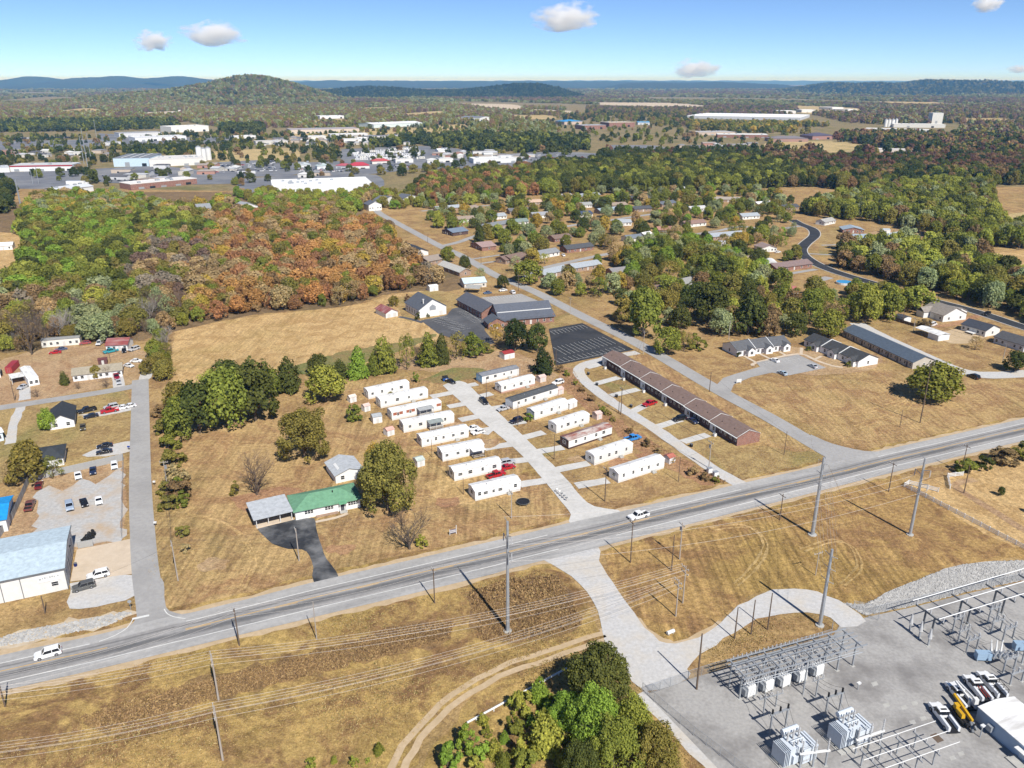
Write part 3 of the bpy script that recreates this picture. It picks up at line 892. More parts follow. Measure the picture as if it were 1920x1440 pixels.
def building(name, label, cat, p0, p1, d, h, rh, style='gable', wall=(0.7, 0.7, 0.68), roof=(0.12, 0.12, 0.13), wm=None, rm=None, wins=3, doors=1, end_wins=0, group=None, o=0.4, z0=0.0, win=(1.0, 1.1), doorw=1.0, doorc=(0.55, 0.55, 0.53), doorh=2.05, block=3.0):
	A, B = G(p0), G(p1)
	ax = B - A
	L = ax.length
	rz = math.atan2(ax.y, ax.x)
	root = thing(name, label, cat, A, rz, group)
	w = shell(L, d, h, rh, style).build('wall', wm or M['wall'], root)
	w.color = c4(wall)
	r = roof_mesh(L, d, h, rh, style, o).build('roof', rm or M['roof'], root)
	r.color = c4(roof)
	n = wins + doors
	for k in range(n):
		x = L * (k + 0.5) / n
		if doors and k % max(1, n // doors) == (n // doors) // 2 and k // max(1, n // doors) < doors:
			door(root, x, 0, 0, doorw, doorh, doorc)
		else:
			window(root, x, 0, z0 + (0.95 if h < 4 else h * 0.35), 0, *win)
	for k in range(end_wins):
		y = d * (k + 0.5) / end_wins
		window(root, L, y, 0.95, R(90), *win)
		window(root, 0, y, 0.95, R(-90), *win)
	c = Matrix.Translation(A) @ Matrix.Rotation(rz, 4, 'Z') @ Vector((L / 2, d / 2, 0))
	HOUSES.append((c.x, c.y, label))
	m = max(1, int(L / d + 0.6))
	for k in range(m):
		q = Matrix.Translation(A) @ Matrix.Rotation(rz, 4, 'Z') @ Vector((L * (k + 0.5) / m, d / 2, 0))
		BLOCKED.append((q.x, q.y, d * 0.6 + block))
	return root, L


def part(root, name, mat, fn, col=None):
	mb = MB()
	fn(mb)
	o = mb.build(name, mat, root)
	if col:
		o.color = c4(col)
	return o


# ---- mobile homes
PARK = 'mobile homes in the trailer park'


def mobile_home(label, p0, p1, style='round', wall=(0.76, 0.75, 0.72), roof=(0.8, 0.8, 0.78), rm='white', depth=4.2, nw=4, porch=None, stripe=None, skirt=(0.62, 0.6, 0.57), endc=None, chim=True):
	A, B = G(p0), G(p1)
	ax = B - A
	L = ax.length
	rz = math.atan2(ax.y, ax.x)
	root = thing('mobile_home', label, 'mobile home', A, rz, PARK)
	d, h = depth, 3.05
	part(root, 'skirting', M['wall'], lambda m: m.box(0.05, 0.05, 0, L - 0.05, d - 0.05, 0.6), skirt)
	w = part(root, 'wall', M['wall'], lambda m: m.box(0, 0, 0.6, L, d, h), wall)
	rmat = M['white_roof'] if rm == 'white' else (M['rust_roof'] if rm == 'rust' else M['roof'])
	if style == 'round':
		r = roof_mesh(L, d, h + 0.002, 0.55, 'round').build('roof', rmat, root)
	else:
		r = roof_mesh(L, d, h, 0.6, 'gable', 0.15, 0.1).build('roof', rmat, root)
		for x in (0.0, L):
			part(root, 'gable_end', M['wall'], lambda m: m.face([(x, 0, h), (x, d, h), (x, d / 2, h + 0.6)]), wall)
	r.color = c4(roof)
	# ribs over the roof
	if style != 'round' or rm == 'white':
		for k in range(1, int(L / 2.6)):
			x = k * 2.6
			if style == 'round':
				continue
			part(r, 'seam', rmat, lambda m: m.beam((x, -0.1, h + 0.1), (x, d / 2, h + 0.74), 0.06, 0.05), roof)
	rg = random.Random(label)
	for k in range(nw):
		x = L * (k + 0.6 + rg.uniform(-0.15, 0.15)) / (nw + 0.4)
		window(root, x, 0, 1.55, 0, rg.choice((0.7, 0.9, 1.2)), rg.choice((0.8, 1.0)))
	dx = L * rg.uniform(0.66, 0.76)
	dd = door(root, dx, 0, 0, 0.9, 1.95, (0.66, 0.66, 0.64))
	dd.location.z = 0.7
	part(root, 'step', M['concrete'], lambda m: m.box(dx - 0.7, -1.1, 0, dx + 0.7, 0, 0.35).box(dx - 0.6, -0.6, 0.35, dx + 0.6, 0, 0.68))
	window(root, 0, d * 0.5, 1.4, R(-90), 1.3, 1.0)
	if endc:
		part(root, 'end_panel', M['wall'], lambda m: m.box(-0.04, 0, 0.6, 0.0, d, h), endc)
	if stripe:
		for a, b in stripe[1]:
			part(root, 'colour_band', M['wall'], lambda m: m.box(L * a, -0.02, 1.75, L * b, 0, 2.75), stripe[0])
	if chim:
		for q in (0.3, 0.62):
			part(r, 'roof_vent', M['galv'], lambda m: m.tube((L * q, d * 0.35, h + 0.3), (L * q, d * 0.35, h + 0.85), 0.12))
	if porch:
		x0, x1, pc, rc = porch
		a, b = L * x0, L * x1
		part(root, 'porch_deck', M['wood_grey'], lambda m: m.box(a, -2.4, 0.45, b, -0.02, 0.62))
		pr = part(root, 'porch_roof', M['roof'], lambda m: m.hull([(a - 0.2, -2.7, 2.55), (b + 0.2, -2.7, 2.55), (b + 0.2, -0.02, 2.85), (a - 0.2, -0.02, 2.85)], [(a - 0.2, -2.7, 2.65), (b + 0.2, -2.7, 2.65), (b + 0.2, -0.02, 2.95), (a - 0.2, -0.02, 2.95)]), rc)
		for px in (a + 0.1, (a + b) / 2, b - 0.1):
			part(root, 'porch_post', M['wall'], lambda m: m.box(px - 0.06, -2.4, 0, px + 0.06, -2.28, 2.56), pc)
		for zz in (0.95, 1.3):
			part(root, 'porch_rail', M['wall'], lambda m: m.box(a, -2.36, zz, b, -2.3, zz + 0.1), pc)
	n = int(L / 4)
	for k in range(n):
		q = Matrix.Translation(A) @ Matrix.Rotation(rz, 4, 'Z') @ Vector((L * (k + 0.5) / n, d / 2, 0))
		BLOCKED.append((q.x, q.y, 4.5))
	return root


W1 = (0.78, 0.77, 0.74)
mobile_home('white mobile home at the top of its row with a shrub against its side', (691, 749), (768, 732))
mobile_home('long white mobile home with a railed walkway along its side', (714, 766), (803, 746))
mobile_home('white mobile home with brick red bands below its eaves', (735, 789), (828, 769), porch=(0.5, 0.78, (0.5, 0.5, 0.5), (0.35, 0.36, 0.36)), stripe=((0.34, 0.12, 0.07), ((0.03, 0.22), (0.29, 0.46), (0.72, 0.8), (0.9, 0.99))))
mobile_home('cream mobile home with a grey roofed screened porch', (757, 812), (852, 793), wall=(0.74, 0.73, 0.66), porch=(0.46, 0.72, (0.6, 0.6, 0.58), (0.27, 0.3, 0.29)))
mobile_home('white mobile home with stained flat looking roof, two white cars at its end', (791, 839), (879, 820), 'gable', nw=5)
mobile_home('short white mobile home with a dark railed porch under its own roof', (830, 866), (908, 850), 'gable', wall=(0.74, 0.76, 0.78), porch=(0.66, 0.94, (0.05, 0.045, 0.04), (0.8, 0.8, 0.78)), depth=4.6)
mobile_home('white mobile home between the two red cars', (852, 903), (940, 883), 'gable', nw=4)
mobile_home('white mobile home nearest the highway, with a row of shuttered windows', (891, 940), (976, 920), 'gable', wall=(0.78, 0.78, 0.78), nw=6, depth=4.6)
mobile_home('mobile home with grey roof and pale blue end wall', (904, 720), (973, 704), 'gable', roof=(0.2, 0.21, 0.23), rm='dark', endc=(0.25, 0.45, 0.62))
mobile_home('white mobile home on a pinkish brick skirting', (940, 738), (1003, 722), 'gable', skirt=(0.5, 0.32, 0.26))
mobile_home('white mobile home under a charcoal shingled roof', (962, 768), (1046, 741), 'gable', roof=(0.085, 0.09, 0.095), rm='dark', nw=5, endc=(0.62, 0.64, 0.66))
mobile_home('white mobile home with a bright green bush by its street end', (1002, 788), (1065, 768), 'gable', nw=3, endc=(0.42, 0.44, 0.47))
mobile_home('rounded white mobile home with a dark wooden stoop at its far end', (1043, 813), (1105, 793), 'round', wall=(0.74, 0.73, 0.7))
mobile_home('mobile home with a rusty red patched metal roof', (1066, 843), (1147, 816), 'gable', rm='rust', skirt=(0.08, 0.045, 0.04), endc=(0.09, 0.05, 0.045))
mobile_home('weathered white mobile home beside the blue pickup', (1114, 873), (1186, 849), 'round', wall=(0.7, 0.69, 0.65))
mobile_home('white mobile home on the corner by the highway and gravel drive', (1159, 906), (1245, 878), 'gable', nw=5)


def shed(label, p0, p1, d, wall=(0.72, 0.7, 0.68), roof=(0.6, 0.45, 0.4), h=2.0, rh=0.55, style='gable', rm=None, name='garden_shed'):
	r, L = building(name, label, 'shed', p0, p1, d, h, rh, style, wall, roof, rm=rm, wins=0, doors=1, o=0.12, doorw=0.9, doorh=1.75, block=1.5, group='garden sheds')
	return r


shed('white shed with a silver gabled roof behind the brick banded mobile home', (700, 795), (717, 792), 3.2, roof=(0.35, 0.37, 0.38), h=2.3)
shed('tiny white shed with pink roof between the conifer and mobile homes', (684, 773), (695, 770), 2.4)
shed('tiny pale shed at the upper end of the shed row', (657, 756), (669, 753), 2.4, roof=(0.65, 0.56, 0.5))
shed('small white shed with a salmon roof standing alone on grass', (727, 819), (740, 815), 2.6, roof=(0.62, 0.36, 0.3))
shed('white shed with a pale green roof beside the big olive tree', (783, 877), (797, 873), 3.0, roof=(0.45, 0.5, 0.46))
shed('small pink walled shed beside the rounded mobile home', (1119, 788), (1129, 785), 2.6, wall=(0.62, 0.5, 0.45))
shed('small pink shed near the dark conifer', (1013, 718), (1024, 715), 2.6, wall=(0.64, 0.55, 0.5))
shed('small pinkish shed on the end of the charcoal roofed mobile home', (1047, 741), (1057, 738), 2.6, wall=(0.66, 0.55, 0.5))
shed('white rounded shed at the far end of the mobile home', (1068, 768), (1082, 762), 3.0, wall=(0.74, 0.74, 0.73), roof=(0.7, 0.7, 0.7))
shed('small shed with rusty red roof by the highway corner', (1255, 871), (1266, 867), 2.6, roof=(0.4, 0.14, 0.1))
shed('small white shed with bright red roof by the tall conifers', (946, 675), (965, 671), 4.0, roof=(0.3, 0.04, 0.04), h=2.4)
shed('white shed at the edge of the wood beyond the church', (806, 547), (822, 545), 4.5, roof=(0.7, 0.7, 0.69), h=2.6)
shed('white metal shed on the lawn of the brick house', (1654, 437), (1669, 437), 5, roof=(0.4, 0.45, 0.48), h=2.4)
shed('white shed in the garden behind the silver roofed house', (1345, 461), (1365, 461), 5, roof=(0.55, 0.6, 0.65), h=2.6)

# ---- the green roofed house with its carport
A, B = G((555, 976)), G((676, 951))
rz = math.atan2((B - A).y, (B - A).x)
L = (B - A).length
root = thing('house', 'long white house with a green shingled hip roof', 'house', A, rz)
o = part(root, 'wall', M['wall'], lambda m: m.box(0, 0, 0, L, 9.0, 2.8), (0.78, 0.77, 0.74))
gr = roof_mesh(L, 9.0, 2.8, 2.0, 'hip', 0.6).build('roof', M['roof'], root)
gr.color = (0.14, 0.29, 0.18, 1)
part(gr, 'roof_vent', M['black'], lambda m: m.tube((L * 0.62, 3.4, 4.0), (L * 0.62, 3.4, 4.9), 0.16))
part(root, 'porch_roof', M['roof'], lambda m: m.hull([(L * 0.66, -1.4, 2.72), (L * 0.78, -1.4, 2.72), (L * 0.78, 0.5, 3.0), (L * 0.66, 0.5, 3.0)], [(L * 0.66, -1.4, 2.85), (L * 0.78, -1.4, 2.85), (L * 0.78, 0.5, 3.15), (L * 0.66, 0.5, 3.15)]), (0.13, 0.33, 0.19))
for x in (0.67, 0.77):
	part(root, 'porch_post', M['trim'], lambda m: m.box(L * x - 0.06, -1.35, 0, L * x + 0.06, -1.23, 2.73))
door(root, L * 0.72, 0, 0, 1.0, 2.1, (0.08, 0.08, 0.09))
part(root, 'step', M['concrete'], lambda m: m.box(L * 0.67, -1.4, 0, L * 0.78, 0, 0.2))
for x in (0.16, 0.205, 0.25, 0.47, 0.515, 0.56, 0.83, 0.87, 0.91, 0.95):
	window(root, L * x, 0, 1.3, 0, 0.62, 0.95)
for y in (2.5, 6):
	window(root, L, y, 1.1, R(90), 1.1, 1.2)
part(root, 'planter', M['brick_tan'], lambda m: m.box(L * 0.3, -0.9, 0, L * 0.64, -0.25, 0.4))
BLOCKED.append((A.x + 9, A.y + 5, 14))
A, B = G((481, 991)), G((551, 974))
rz = math.atan2((B - A).y, (B - A).x)
L2 = (B - A).length
root = thing('carport', 'open grey roofed carport joined to the green roofed house', 'carport', A, rz)
part(root, 'roof', M['roof'], lambda m: m.hull([(-0.6, -0.6, 2.7), (L2 - 0.05, -0.6, 2.7), (L2 - 0.05, 8.6, 3.35), (-0.6, 8.6, 3.35)], [(-0.6, -0.6, 2.85), (L2 - 0.05, -0.6, 2.85), (L2 - 0.05, 8.6, 3.5), (-0.6, 8.6, 3.5)]), (0.42, 0.44, 0.46))
part(root, 'back_wall', M['wall'], lambda m: m.box(0, 7.6, 0, L2 - 0.1, 7.8, 3.25), (0.7, 0.69, 0.66))
for k in range(4):
	x = 0.1 + (L2 - 0.6) * k / 3
	part(root, 'post', M['trim'], lambda m: m.box(x, -0.08, 0, x + 0.14, 0.08, 2.72))
part(root, 'floor_slab', M['pad_concrete'], lambda m: m.box(0, -0.3, 0, L2, 7.6, 0.14))
part(root, 'low_wall', M['pad_concrete'], lambda m: m.box(0.3, -0.12, 0.14, L2 * 0.62, 0.12, 0.7))
r, L = building('garage', 'small white garage with a corrugated silver roof behind the green roofed house', 'garage', (630, 907), (682, 895), 9.5, 2.6, 1.4, 'front', (0.74, 0.73, 0.7), (0.42, 0.44, 0.46), wins=1, doors=1)
part(r, 'skylight', M['trim'], lambda m: m.hull([(1.2, 2, 3.22), (1.9, 2, 3.6), (1.9, 6, 3.6), (1.2, 6, 3.22)], [(1.2, 2, 3.3), (1.9, 2, 3.68), (1.9, 6, 3.68), (1.2, 6, 3.3)]))

# ---- the brick row house
A, B = G((1129, 684)), G((1381, 837))
ax = B - A
L = ax.length
rz = math.atan2(ax.y, ax.x)
root = thing('row_house', 'long brown brick row house of six homes with stepped brown shingle roofs', 'row house', A, rz)
d = 9.0
U = L / 6
for k in range(6):
	zz = 0.35 * (5 - k) * 0.5
	w = shell(U - 0.02, d, 2.9 + zz, 1.7, 'gable').build('wall', [M['brick_dark'] if k < 5 else M['brick_dark']], root)
	w.location = (k * U, 0, 0)
	r = roof_mesh(U - 0.06, d, 2.9 + zz, 1.7, 'gable', 0.0, 0.16).build('roof', M['roof'], root)
	ro = 0.5
	r.location = (k * U + 0.02, 0, 0)
	r.color = (0.2, 0.14, 0.118, 1)
	for q in (0.25, 0.7):
		part(r, 'roof_vent', M['black'], lambda m: m.tube((U * q, 2.2, 3.6 + zz), (U * q, 2.2, 4.3 + zz), 0.1))
	part(root, 'eaves', M['trim'], lambda m: m.box(k * U, -0.45, 2.72 + zz, (k + 1) * U - 0.05, -0.02, 2.9 + zz))
	part(root, 'gable_trim', M['trim'], lambda m: m.beam(((k + 1) * U - 0.12, -0.4, 2.86 + zz), ((k + 1) * U - 0.12, d / 2, 4.9 + zz), 0.14, 0.1).beam(((k + 1) * U - 0.12, d / 2, 4.9 + zz), ((k + 1) * U - 0.12, d + 0.4, 2.86 + zz), 0.14, 0.1))
	part(root, 'siding_panel', M['wall'], lambda m: m.box(k * U + 0.3, -0.06, 0.05, k * U + 3.3, -0.005, 2.65 + zz), (0.62, 0.66, 0.7))
	door(root, k * U + 1.2, -0.06, 0, 0.95, 2.05, (0.7, 0.72, 0.74))
	window(root, k * U + 2.4, -0.06, 0.9, 0, 0.9, 1.2)
	for q in (0.42, 0.58, 0.78, 0.93):
		window(root, k * U + U * q, 0, 1.5, 0, 0.85, 0.8)
	ac = thing('air_conditioner', 'pale air conditioner on the lawn behind home %s of the brick row' % ('one', 'two', 'three', 'four', 'five', 'six')[k], 'air conditioner', A + ax * ((k + 0.36) / 6) + Vector((math.sin(rz), -math.cos(rz), 0)) * 1.6, rz, 'air conditioners of the row house')
	part(ac, 'case', M['trim'], lambda m: m.box(-0.45, -0.45, 0.08, 0.45, 0.45, 1.1))
	part(ac, 'fan_grille', M['steel_dark'], lambda m: m.tube((0, 0, 1.1), (0, 0, 1.14), 0.36, n=10))
	for q in range(1):
		BLOCKED.append(((A + ax * ((k + 0.5) / 6)).x, (A + ax * ((k + 0.5) / 6)).y + 3, 11))
part(root, 'end_wall', M['brick'], lambda m: m.face([(L + 0.02, 0, 0), (L + 0.02, d, 0), (L + 0.02, d, 2.9), (L + 0.02, d / 2, 4.55), (L + 0.02, 0, 2.9)]))

# ---- apartments
def apartments(label, p0, p1, d, units, wall, roof, dormer=True, group='low apartment blocks', h=2.8, rh=2.1, party=True):
	A, B = G(p0), G(p1)
	ax = B - A
	L = ax.length
	rz = math.atan2(ax.y, ax.x)
	root = thing('apartment_block', label, 'apartments', A, rz, group)
	w = shell(L, d, h, rh, 'gable').build('wall', M['wall'], root)
	w.color = c4(wall)
	r = roof_mesh(L, d, h, rh, 'gable', 0.35).build('roof', M['roof'], root)
	r.color = c4(roof)
	U = L / units
	for k in range(units):
		if dormer:
			x0, x1 = k * U + U * 0.52, k * U + U * 0.9
			part(root, 'front_gable', M['wall'], lambda m: m.hull([(x0, -1.6, 0), (x1, -1.6, 0), (x1, -1.6, h - 0.2), ((x0 + x1) / 2, -1.6, h + 1.0), (x0, -1.6, h - 0.2)], [(x0, 0.02, 0), (x1, 0.02, 0), (x1, 0.02, h - 0.2), ((x0 + x1) / 2, 0.02, h + 1.0), (x0, 0.02, h - 0.2)]), wall)
			e = part(root, 'gable_roof', M['roof'], lambda m: m.hull([(x0 - 0.3, -1.9, h - 0.42), ((x0 + x1) / 2, -1.9, h + 1.05), ((x0 + x1) / 2, 2.6, h + 1.05), (x0 - 0.3, 1.0, h - 0.42)], [(x0 - 0.3, -1.9, h - 0.27), ((x0 + x1) / 2, -1.9, h + 1.2), ((x0 + x1) / 2, 2.6, h + 1.2), (x0 - 0.3, 1.0, h - 0.27)]).hull([(x1 + 0.3, -1.9, h - 0.42), (x1 + 0.3, 1.0, h - 0.42), ((x0 + x1) / 2, 2.6, h + 1.05), ((x0 + x1) / 2, -1.9, h + 1.05)], [(x1 + 0.3, -1.9, h - 0.27), (x1 + 0.3, 1.0, h - 0.27), ((x0 + x1) / 2, 2.6, h + 1.2), ((x0 + x1) / 2, -1.9, h + 1.2)]), roof)
			window(root, (x0 + x1) / 2, -1.6, 0.9, 0, 1.2, 1.2)
		window(root, k * U + U * 0.2, 0, 0.9, 0, 1.0, 1.2)
		if not dormer:
			window(root, k * U + U * 0.75, 0, 0.9, 0, 1.0, 1.2)
		door(root, k * U + U * 0.42, 0, 0, 0.95, 2.05, (0.12, 0.1, 0.1))
		if party and k:
			part(root, 'party_wall', M['trim'], lambda m: m.beam((k * U, -0.4, h - 0.05), (k * U, d / 2, h + rh + 0.3), 0.28, 0.4).beam((k * U, d / 2, h + rh + 0.3), (k * U, d + 0.4, h - 0.05), 0.28, 0.4))
		q = A + ax * ((k + 0.5) / units)
		BLOCKED.append((q.x + d / 2 * -math.sin(rz), q.y + d / 2 * math.cos(rz), max(U / 2, d / 2) + 3))
	window(root, L, d * 0.5, 0.9, R(90), 0.9, 1.2)
	window(root, 0, d * 0.5, 0.9, R(-90), 0.9, 1.2)
	return root


apartments('white apartment block with three gabled bays facing the car park, grey gable end', (1381, 669), (1480, 656), 10.5, 3, (0.72, 0.72, 0.72), (0.115, 0.118, 0.125))
apartments('white apartment block with raised white party walls across a black roof', (1507, 648), (1608, 689), 10.5, 3, (0.74, 0.74, 0.73), (0.06, 0.062, 0.065))
apartments('very long tan apartment block with slate blue roof beside the gravel drive', (1579, 630), (1710, 692), 10.5, 8, (0.46, 0.42, 0.36), (0.09, 0.115, 0.15), dormer=False, party=False)

# ---- houses east of the apartments
r, L = building('house', 'large pale grey house with tan gabled roofs at the edge of the grove', 'house', (1726, 590), (1767, 604), 14, 3.2, 3.2, 'gable', (0.7, 0.7, 0.68), (0.26, 0.23, 0.2), wins=3, doors=1, end_wins=2)
part(r, 'cross_wing', M['wall'], lambda m: m.box(0.6, -3.4, 0, 5.2, -0.03, 3.0), (0.7, 0.7, 0.68))
part(r, 'wing_roof', M['roof'], lambda m: m.hull([(0.2, -3.8, 2.9), (2.9, -3.8, 4.9), (2.9, 5, 4.9), (0.2, 0.4, 2.9)], [(0.2, -3.8, 3.06), (2.9, -3.8, 5.06), (2.9, 5, 5.06), (0.2, 0.4, 3.06)]).hull([(5.6, -3.8, 2.9), (5.6, 0.4, 2.9), (2.9, 5, 4.9), (2.9, -3.8, 4.9)], [(5.6, -3.8, 3.06), (5.6, 0.4, 3.06), (2.9, 5, 5.06), (2.9, -3.8, 5.06)]), (0.26, 0.23, 0.2))
building('garage', 'white garage with tan roof beside the large grey house', 'garage', (1788, 601), (1811, 593), 10, 2.9, 2.2, 'front', (0.74, 0.74, 0.72), (0.27, 0.25, 0.23), wins=0, doors=1, doorw=2.6, doorc=(0.74, 0.74, 0.72))
r, L = building('house', 'cream house with a charcoal roof and white back steps beside the clay drive', 'house', (1801, 619), (1846, 632), 10, 2.9, 2.0, 'gable', (0.68, 0.67, 0.64), (0.06, 0.065, 0.08), wins=4, doors=1, end_wins=1)
part(r, 'deck', M['trim'], lambda m: m.box(4, -2.6, 0.7, 8, 0, 0.9).box(4, -2.6, 0, 4.15, -2.45, 0.7).box(7.85, -2.6, 0, 8, -2.45, 0.7).box(4, -2.6, 1.5, 8, -2.5, 1.6))
building('house', 'grey blue house with dark roof cut by the edge of view beyond the power poles', 'house', (1862, 643), (1918, 660), 10, 2.9, 2.0, 'gable', (0.52, 0.55, 0.58), (0.09, 0.09, 0.095), wins=4, doors=1, end_wins=1)
A, B = G((1716, 625)), G((1758, 640))
rz = math.atan2((B - A).y, (B - A).x)
L = (B - A).length
root = thing('carport', 'white metal carport half closed in, on the lawn by the clay drive', 'carport', A, rz)
part(root, 'roof', M['white_roof'], lambda m: m.hull([(-0.3, -0.3, 2.6), (L + 0.3, -0.3, 2.6), (L + 0.3, 3.2, 3.3), (-0.3, 3.2, 3.3)], [(-0.3, -0.3, 2.72), (L + 0.3, -0.3, 2.72), (L + 0.3, 3.2, 3.42), (-0.3, 3.2, 3.42)]).hull([(-0.3, 3.2, 3.3), (L + 0.3, 3.2, 3.3), (L + 0.3, 6.7, 2.6), (-0.3, 6.7, 2.6)], [(-0.3, 3.2, 3.42), (L + 0.3, 3.2, 3.42), (L + 0.3, 6.7, 2.72), (-0.3, 6.7, 2.72)]))
part(root, 'enclosure', M['wall'], lambda m: m.box(L * 0.55, 0, 0, L, 6.4, 2.62), (0.7, 0.72, 0.73))
for x in (0.1, L * 0.28):
	for y in (0.1, 6.2):
		part(root, 'post', M['galv'], lambda m: m.box(x, y, 0, x + 0.1, y + 0.1, 2.65))
shed('small dark roofed shed by the wooden fence of the large grey house', (1676, 600), (1694, 606), 4.5, wall=(0.72, 0.72, 0.7), roof=(0.07, 0.07, 0.08), h=2.4)

# ---- the church and its halls
r, L = building('church', 'white church with a wide gabled front and slate roof', 'church', (786, 597), (837, 589), 16, 4.4, 4.4, 'front', (0.76, 0.75, 0.72), (0.1, 0.11, 0.13), wins=0, doors=0, o=0.5)
part(r, 'front_window', M['galv'], lambda m: m.hull([(L / 2 - 1.7, -0.08, 3.2), (L / 2 + 1.7, -0.08, 3.2), (L / 2 + 1.7, -0.08, 4.9), (L / 2, -0.08, 6.1), (L / 2 - 1.7, -0.08, 4.9)], [(L / 2 - 1.7, 0.0, 3.2), (L / 2 + 1.7, 0, 3.2), (L / 2 + 1.7, 0, 4.9), (L / 2, 0, 6.1), (L / 2 - 1.7, 0, 4.9)]))
part(r, 'steeple_pipe', M['trim'], lambda m: m.box(3.1, 1.6, 5.8, 3.5, 2.0, 8.6).box(2.9, 1.4, 8.6, 3.7, 2.2, 8.8))
for k in range(5):
	window(r, 0, 2 + 3 * k, 1.1, R(-90), 0.9, 2.0)
door(r, L * 0.8, 0, 0, 1.8, 2.3, (0.6, 0.58, 0.55))
r, L = building('church_hall', 'red brick church hall with its gable towards the marked car park', 'church hall', (903, 598), (942, 592), 27, 3.6, 3.0, 'front', (0.7, 0.7, 0.7), (0.105, 0.11, 0.13), wm=M['brick'], wins=0, doors=0, o=0.6)
for k in range(8):
	(door(r, 0, 2 + 3.2 * k, R(-90), 1.0, 2.1, (0.3, 0.2, 0.15)) if k in (2, 5) else window(r, 0, 2 + 3.2 * k, 0.9, R(-90), 0.9, 1.6))
part(r, 'canopy', M['white_roof'], lambda m: m.box(L - 1, -4.0, 2.9, L + 8, 1.0, 3.2))
for x in (L + 0.5, L + 7.5):
	part(r, 'canopy_post', M['trim'], lambda m: m.box(x, -3.8, 0, x + 0.2, -3.6, 2.9))
r, L = building('sanctuary', 'long brick sanctuary with two tiers of slate blue roof', 'sanctuary', (938, 613), (1039, 604), 17, 3.0, 0.6, 'flat', (0.7, 0.7, 0.7), (0.11, 0.12, 0.14), wm=M['brick'], wins=7, doors=1, win=(0.8, 1.5))
for nm, y0, y1, z0, z1 in (('lower_roof', -0.7, 5.0, 2.95, 5.2), ('upper_roof', 5.3, 10.0, 5.5, 8.2)):
	part(r, nm, M['roof'], lambda m: m.hull([(-0.6, y0, z0), (L + 0.6, y0, z0), (L + 0.6, y1, z1), (-0.6, y1, z1)], [(-0.6, y0, z0 + 0.2), (L + 0.6, y0, z0 + 0.2), (L + 0.6, y1, z1 + 0.2), (-0.6, y1, z1 + 0.2)]), (0.105, 0.115, 0.14))
part(r, 'rear_roof', M['roof'], lambda m: m.hull([(-0.6, 17.6, 3.1), (-0.6, 10.02, 8.2), (L + 0.6, 10.02, 8.2), (L + 0.6, 17.6, 3.1)], [(-0.6, 17.6, 3.3), (-0.6, 10.02, 8.4), (L + 0.6, 10.02, 8.4), (L + 0.6, 17.6, 3.3)]), (0.105, 0.115, 0.14))
part(r, 'clerestory', M['trim'], lambda m: m.box(0, 5.02, 3.7, L, 5.28, 5.7))
part(r, 'end_gable', M['brick'], lambda m: m.hull([(L - 0.3, 0.2, 3.6), (L - 0.3, 16.6, 3.6), (L - 0.3, 10, 8.0), (L - 0.3, 5.4, 5.3)], [(L, 0.2, 3.6), (L, 16.6, 3.6), (L, 10, 8.0), (L, 5.4, 5.3)]).hull([(0.3, 0.2, 3.6), (0.3, 5.4, 5.3), (0.3, 10, 8.0), (0.3, 16.6, 3.6)], [(0, 0.2, 3.6), (0, 5.4, 5.3), (0, 10, 8.0), (0, 16.6, 3.6)]))
building('church_wing', 'low wing with slate gable roof in front of the brick sanctuary', 'church wing', (916, 618), (948, 615), 8, 2.9, 2.2, 'front', (0.6, 0.6, 0.58), (0.1, 0.11, 0.13), wm=M['brick'], wins=2, doors=1)
building('barn', 'small white barn with a faded red metal roof on the field edge', 'barn', (724, 597), (746, 593), 11, 2.6, 1.6, 'front', (0.72, 0.71, 0.7), (0.3, 0.1, 0.1), rm=M['red_metal'], wins=0, doors=2, doorw=1.8)
building('house', 'house with a pale blue metal roof behind the brick church hall', 'house', (871, 541), (912, 538), 11, 2.8, 1.8, 'gable', (0.62, 0.58, 0.52), (0.5, 0.6, 0.66), wins=3, doors=1)
A = G((888, 548))
root = thing('pavilion', 'open sided picnic pavilion with a grey roof beside the church lawn', 'pavilion', A, R(-12))
part(root, 'roof', M['roof'], lambda m: m.hull([(-4, -3, 2.7), (4, -3, 2.7), (4, 3, 3.3), (-4, 3, 3.3)], [(-4, -3, 2.9), (4, -3, 2.9), (4, 3, 3.5), (-4, 3, 3.5)]), (0.36, 0.36, 0.34))
for x in (-3.7, 3.7):
	for y in (-2.7, 2.7):
		part(root, 'post', M['wood'], lambda m: m.box(x - 0.1, y - 0.1, 0, x + 0.1, y + 0.1, 3.3 if y > 0 else 2.8))

# ---- west side
r, L = building('metal_workshop', 'metal workshop with a pale blue roof and dark trim at the highway corner', 'workshop', (-95, 1152), (129, 1104), 19.5, 5.6, 1.2, 'gable', (0.66, 0.65, 0.62), (0.44, 0.53, 0.585), wins=0, doors=0, o=0.25)
for x in (L, L - 8.8, L - 12.6, L - 20):
	part(r, 'downpipe', M['steel_dark'], lambda m: m.box(x - 0.12, -0.12, 0, x + 0.02, 0.0, 5.5))
part(r, 'gutter', M['steel_dark'], lambda m: m.box(-0.3, -0.42, 5.35, L + 0.3, -0.27, 5.65))
part(r, 'verge_trim', M['steel_dark'], lambda m: m.beam((L + 0.3, -0.3, 5.68), (L + 0.3, 9.75, 6.95), 0.12, 0.28).beam((L + 0.3, 9.75, 6.95), (L + 0.3, 19.8, 5.68), 0.12, 0.28))
for y in (3.6, 9.2, 14.6):
	door(r, L, y, R(90), 3.4, 3.8, (0.42, 0.42, 0.43))
	part(r, 'door_surround', M['steel_dark'], lambda m: m.box(L + 0.01, y - 1.95, 0, L + 0.09, y - 1.72, 4.0).box(L + 0.01, y + 1.72, 0, L + 0.09, y + 1.95, 4.0))
